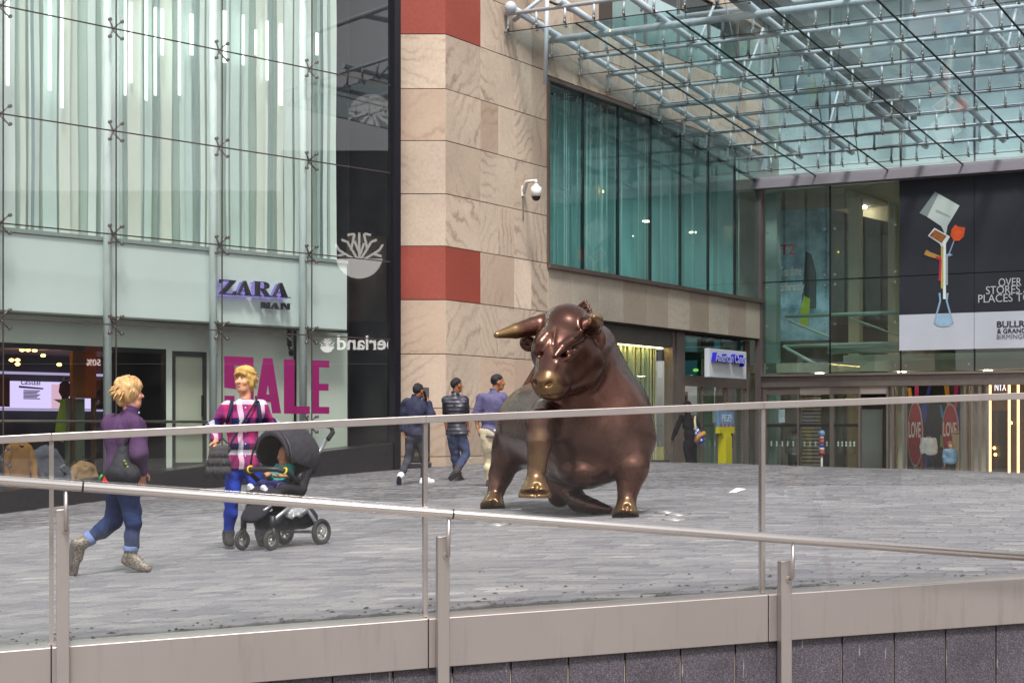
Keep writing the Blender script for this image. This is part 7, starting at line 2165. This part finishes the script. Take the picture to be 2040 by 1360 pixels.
def hood(S):
    for i in range(7):
        an = math.radians(-8 + i * 19)
        f_ = -.16 - .34 * math.sin(an) * .55 + .30 * math.cos(an) * .55; z_ = .80 + .36 * math.sin(an) * .92
    S.ell(pp(-.10, 0, .86), (.34, .27, .28), .02, axes=(tuple(PF * .93 + Vector((0, 0, .37))), tuple(PL), tuple(PF * -.37 + Vector((0, 0, .93)))))
    S.ell(pp(-.06, 0, .815), (.315, .235, .25), .005, True, axes=(tuple(PF * .93 + Vector((0, 0, .37))), tuple(PL), tuple(PF * -.37 + Vector((0, 0, .93)))))
    S.half(pp(-.1, 0, .74), tuple(-(Vector((0, 0, 1)) - PF * .28)), 0)
    S.half(pp(.14, 0, .92), tuple(PF * .93 + Vector((0, 0, -.1))), 0)
pshape('hood', hood, HOOD, h=.0085)
mb = MB()
for an0, w in ((.0, 1.0), (.62, .97)):
    pts = []
    for q in range(13):
        t = math.pi * q / 12
        pts.append(pp(.135 - an0 * .28 - .02 * math.sin(t), math.cos(t) * .255 * w, .78 + math.sin(t) * (.315 + an0 * .08)))
    mb.tube(pts, .011, 6)
mb.build('hood_rib', PLA, pram)
# bumper bar with yellow trim
mb = MB(); bar_ = [pp(.02, -.235, .60), pp(.16, -.235, .70), pp(.27, -.19, .735), pp(.31, -.09, .74), pp(.31, .09, .74), pp(.27, .19, .735), pp(.16, .235, .70), pp(.02, .235, .60)]
mb.tube(bar_, .024, 10); mb.build('bumper_bar', PLA, pram)
YT = M('yellow_trim', (240, 190, 30), .4)
for c, d in ((pp(.20, -.225, .715), pp(.16, -.235, .70)), (pp(.305, .10, .74), pp(.29, .15, .738))):
    ax = (c - d).normalized(); u_ = ax.cross(Vector((0, 0, 1))).normalized(); v_ = ax.cross(u_)
    mb = MB(); mb.tube([c + (u_ * math.cos(q * .628) + v_ * math.sin(q * .628)) * .03 for q in range(10)], .009, 6, closed=True); mb.build('yellow_trim', YT, pram)
mb = MB(); mb.tube([pp(.16, -.12, .60), pp(.3, -.14, .42)], .012, 8); mb.tube([pp(.16, .12, .60), pp(.3, .14, .42)], .012, 8); mb.tube([pp(.30, -.15, .41), pp(.36, -.13, .37), pp(.36, .13, .37), pp(.30, .15, .41)], .014, 8); mb.build('footrest', ALU, pram)
# baby
JB_ = {k_: pp(*v_) for k_, v_ in dict(pelvis=(.0, 0, .58), chest=(-.05, 0, .70), neck=(-.07, 0, .765), head=(-.05, 0, .855), shL=(-.055, .075, .74), shR=(-.055, -.075, .74), elL=(.02, .11, .68), wrL=(.10, .06, .69), hdL=(.13, .04, .69),
      elR=(.01, -.12, .67), wrR=(.09, -.07, .665), hdR=(.12, -.05, .665), hipL=(.03, .045, .57), hipR=(.03, -.045, .57), knL=(.17, .07, .60), anL=(.29, .07, .53), toL=(.335, .075, .585), knR=(.17, -.07, .59), anR=(.28, -.08, .52), toR=(.325, -.08, .57)).items()}
bb = Person('baby in navy trousers and white shoes sitting in the pushchair', JB_, tuple(PF * .97 + Vector((0, 0, .25))), tuple(PF * .98 + PL * -.1 + Vector((0, 0, -.12))), .92, h=.006, skin='skin_baby', skincol=(196, 140, 110), cat='baby', gz_at=JB_['pelvis'].z - .06)
def baby():
    k_ = bb.k; s = bb
    S = s.grid(s.lo + .08, s.hi - .06)
    s.torso(S, -.004)
    for q in 'LR': s.arm(S, q, .002); s.leg(S, q, 0); S.cone(s.J['an' + q], s.J['to' + q], .016, .016, .01)
    s.hand(S, 'L', .8); s.hand(S, 'R', .8)
    s.head_shape(S, 1.35)
    link('body', S.mesh('baby_body'), s.skin, s.t)
    c = s.J['head']; S = SDF(c - .14, c + .14, .006); kk = k_ * 1.35
    S.ell(c + s.hu * .032 * kk - s.hf * .018 * kk, (.078 * kk, .098 * kk, .092 * kk), .01, axes=(s.hs, s.hf, s.hu)); S.ell(c + s.hf * .1 * kk - s.hu * .02 * kk, (.08 * kk, .08 * kk, .10 * kk), .01, True, axes=(s.hs, s.hf, s.hu)); S.half(c - s.hu * .02, -s.hu + s.hf * .4, .01); S.ripple(.0015, 90, 2)
    link('hair', S.mesh('baby_hair'), hair_mat('hair_baby', (120, 88, 64), (160, 124, 92)), s.t)
    o = s.top('top', cloth('teal_top', (60, 150, 140), .9, .3, 14), .010, .55, None, .0, .002, 40, 1.1, 4, collar=False)
    s.bottom('trousers', cloth('navy_baby', (44, 44, 92), .9), .008, .93, .002, 40, 5, .03)
baby()
for q in 'LR': bb.shoe(q, M('baby_shoe', (214, 216, 224), .6), None, 0, 'shoe', 1.25)
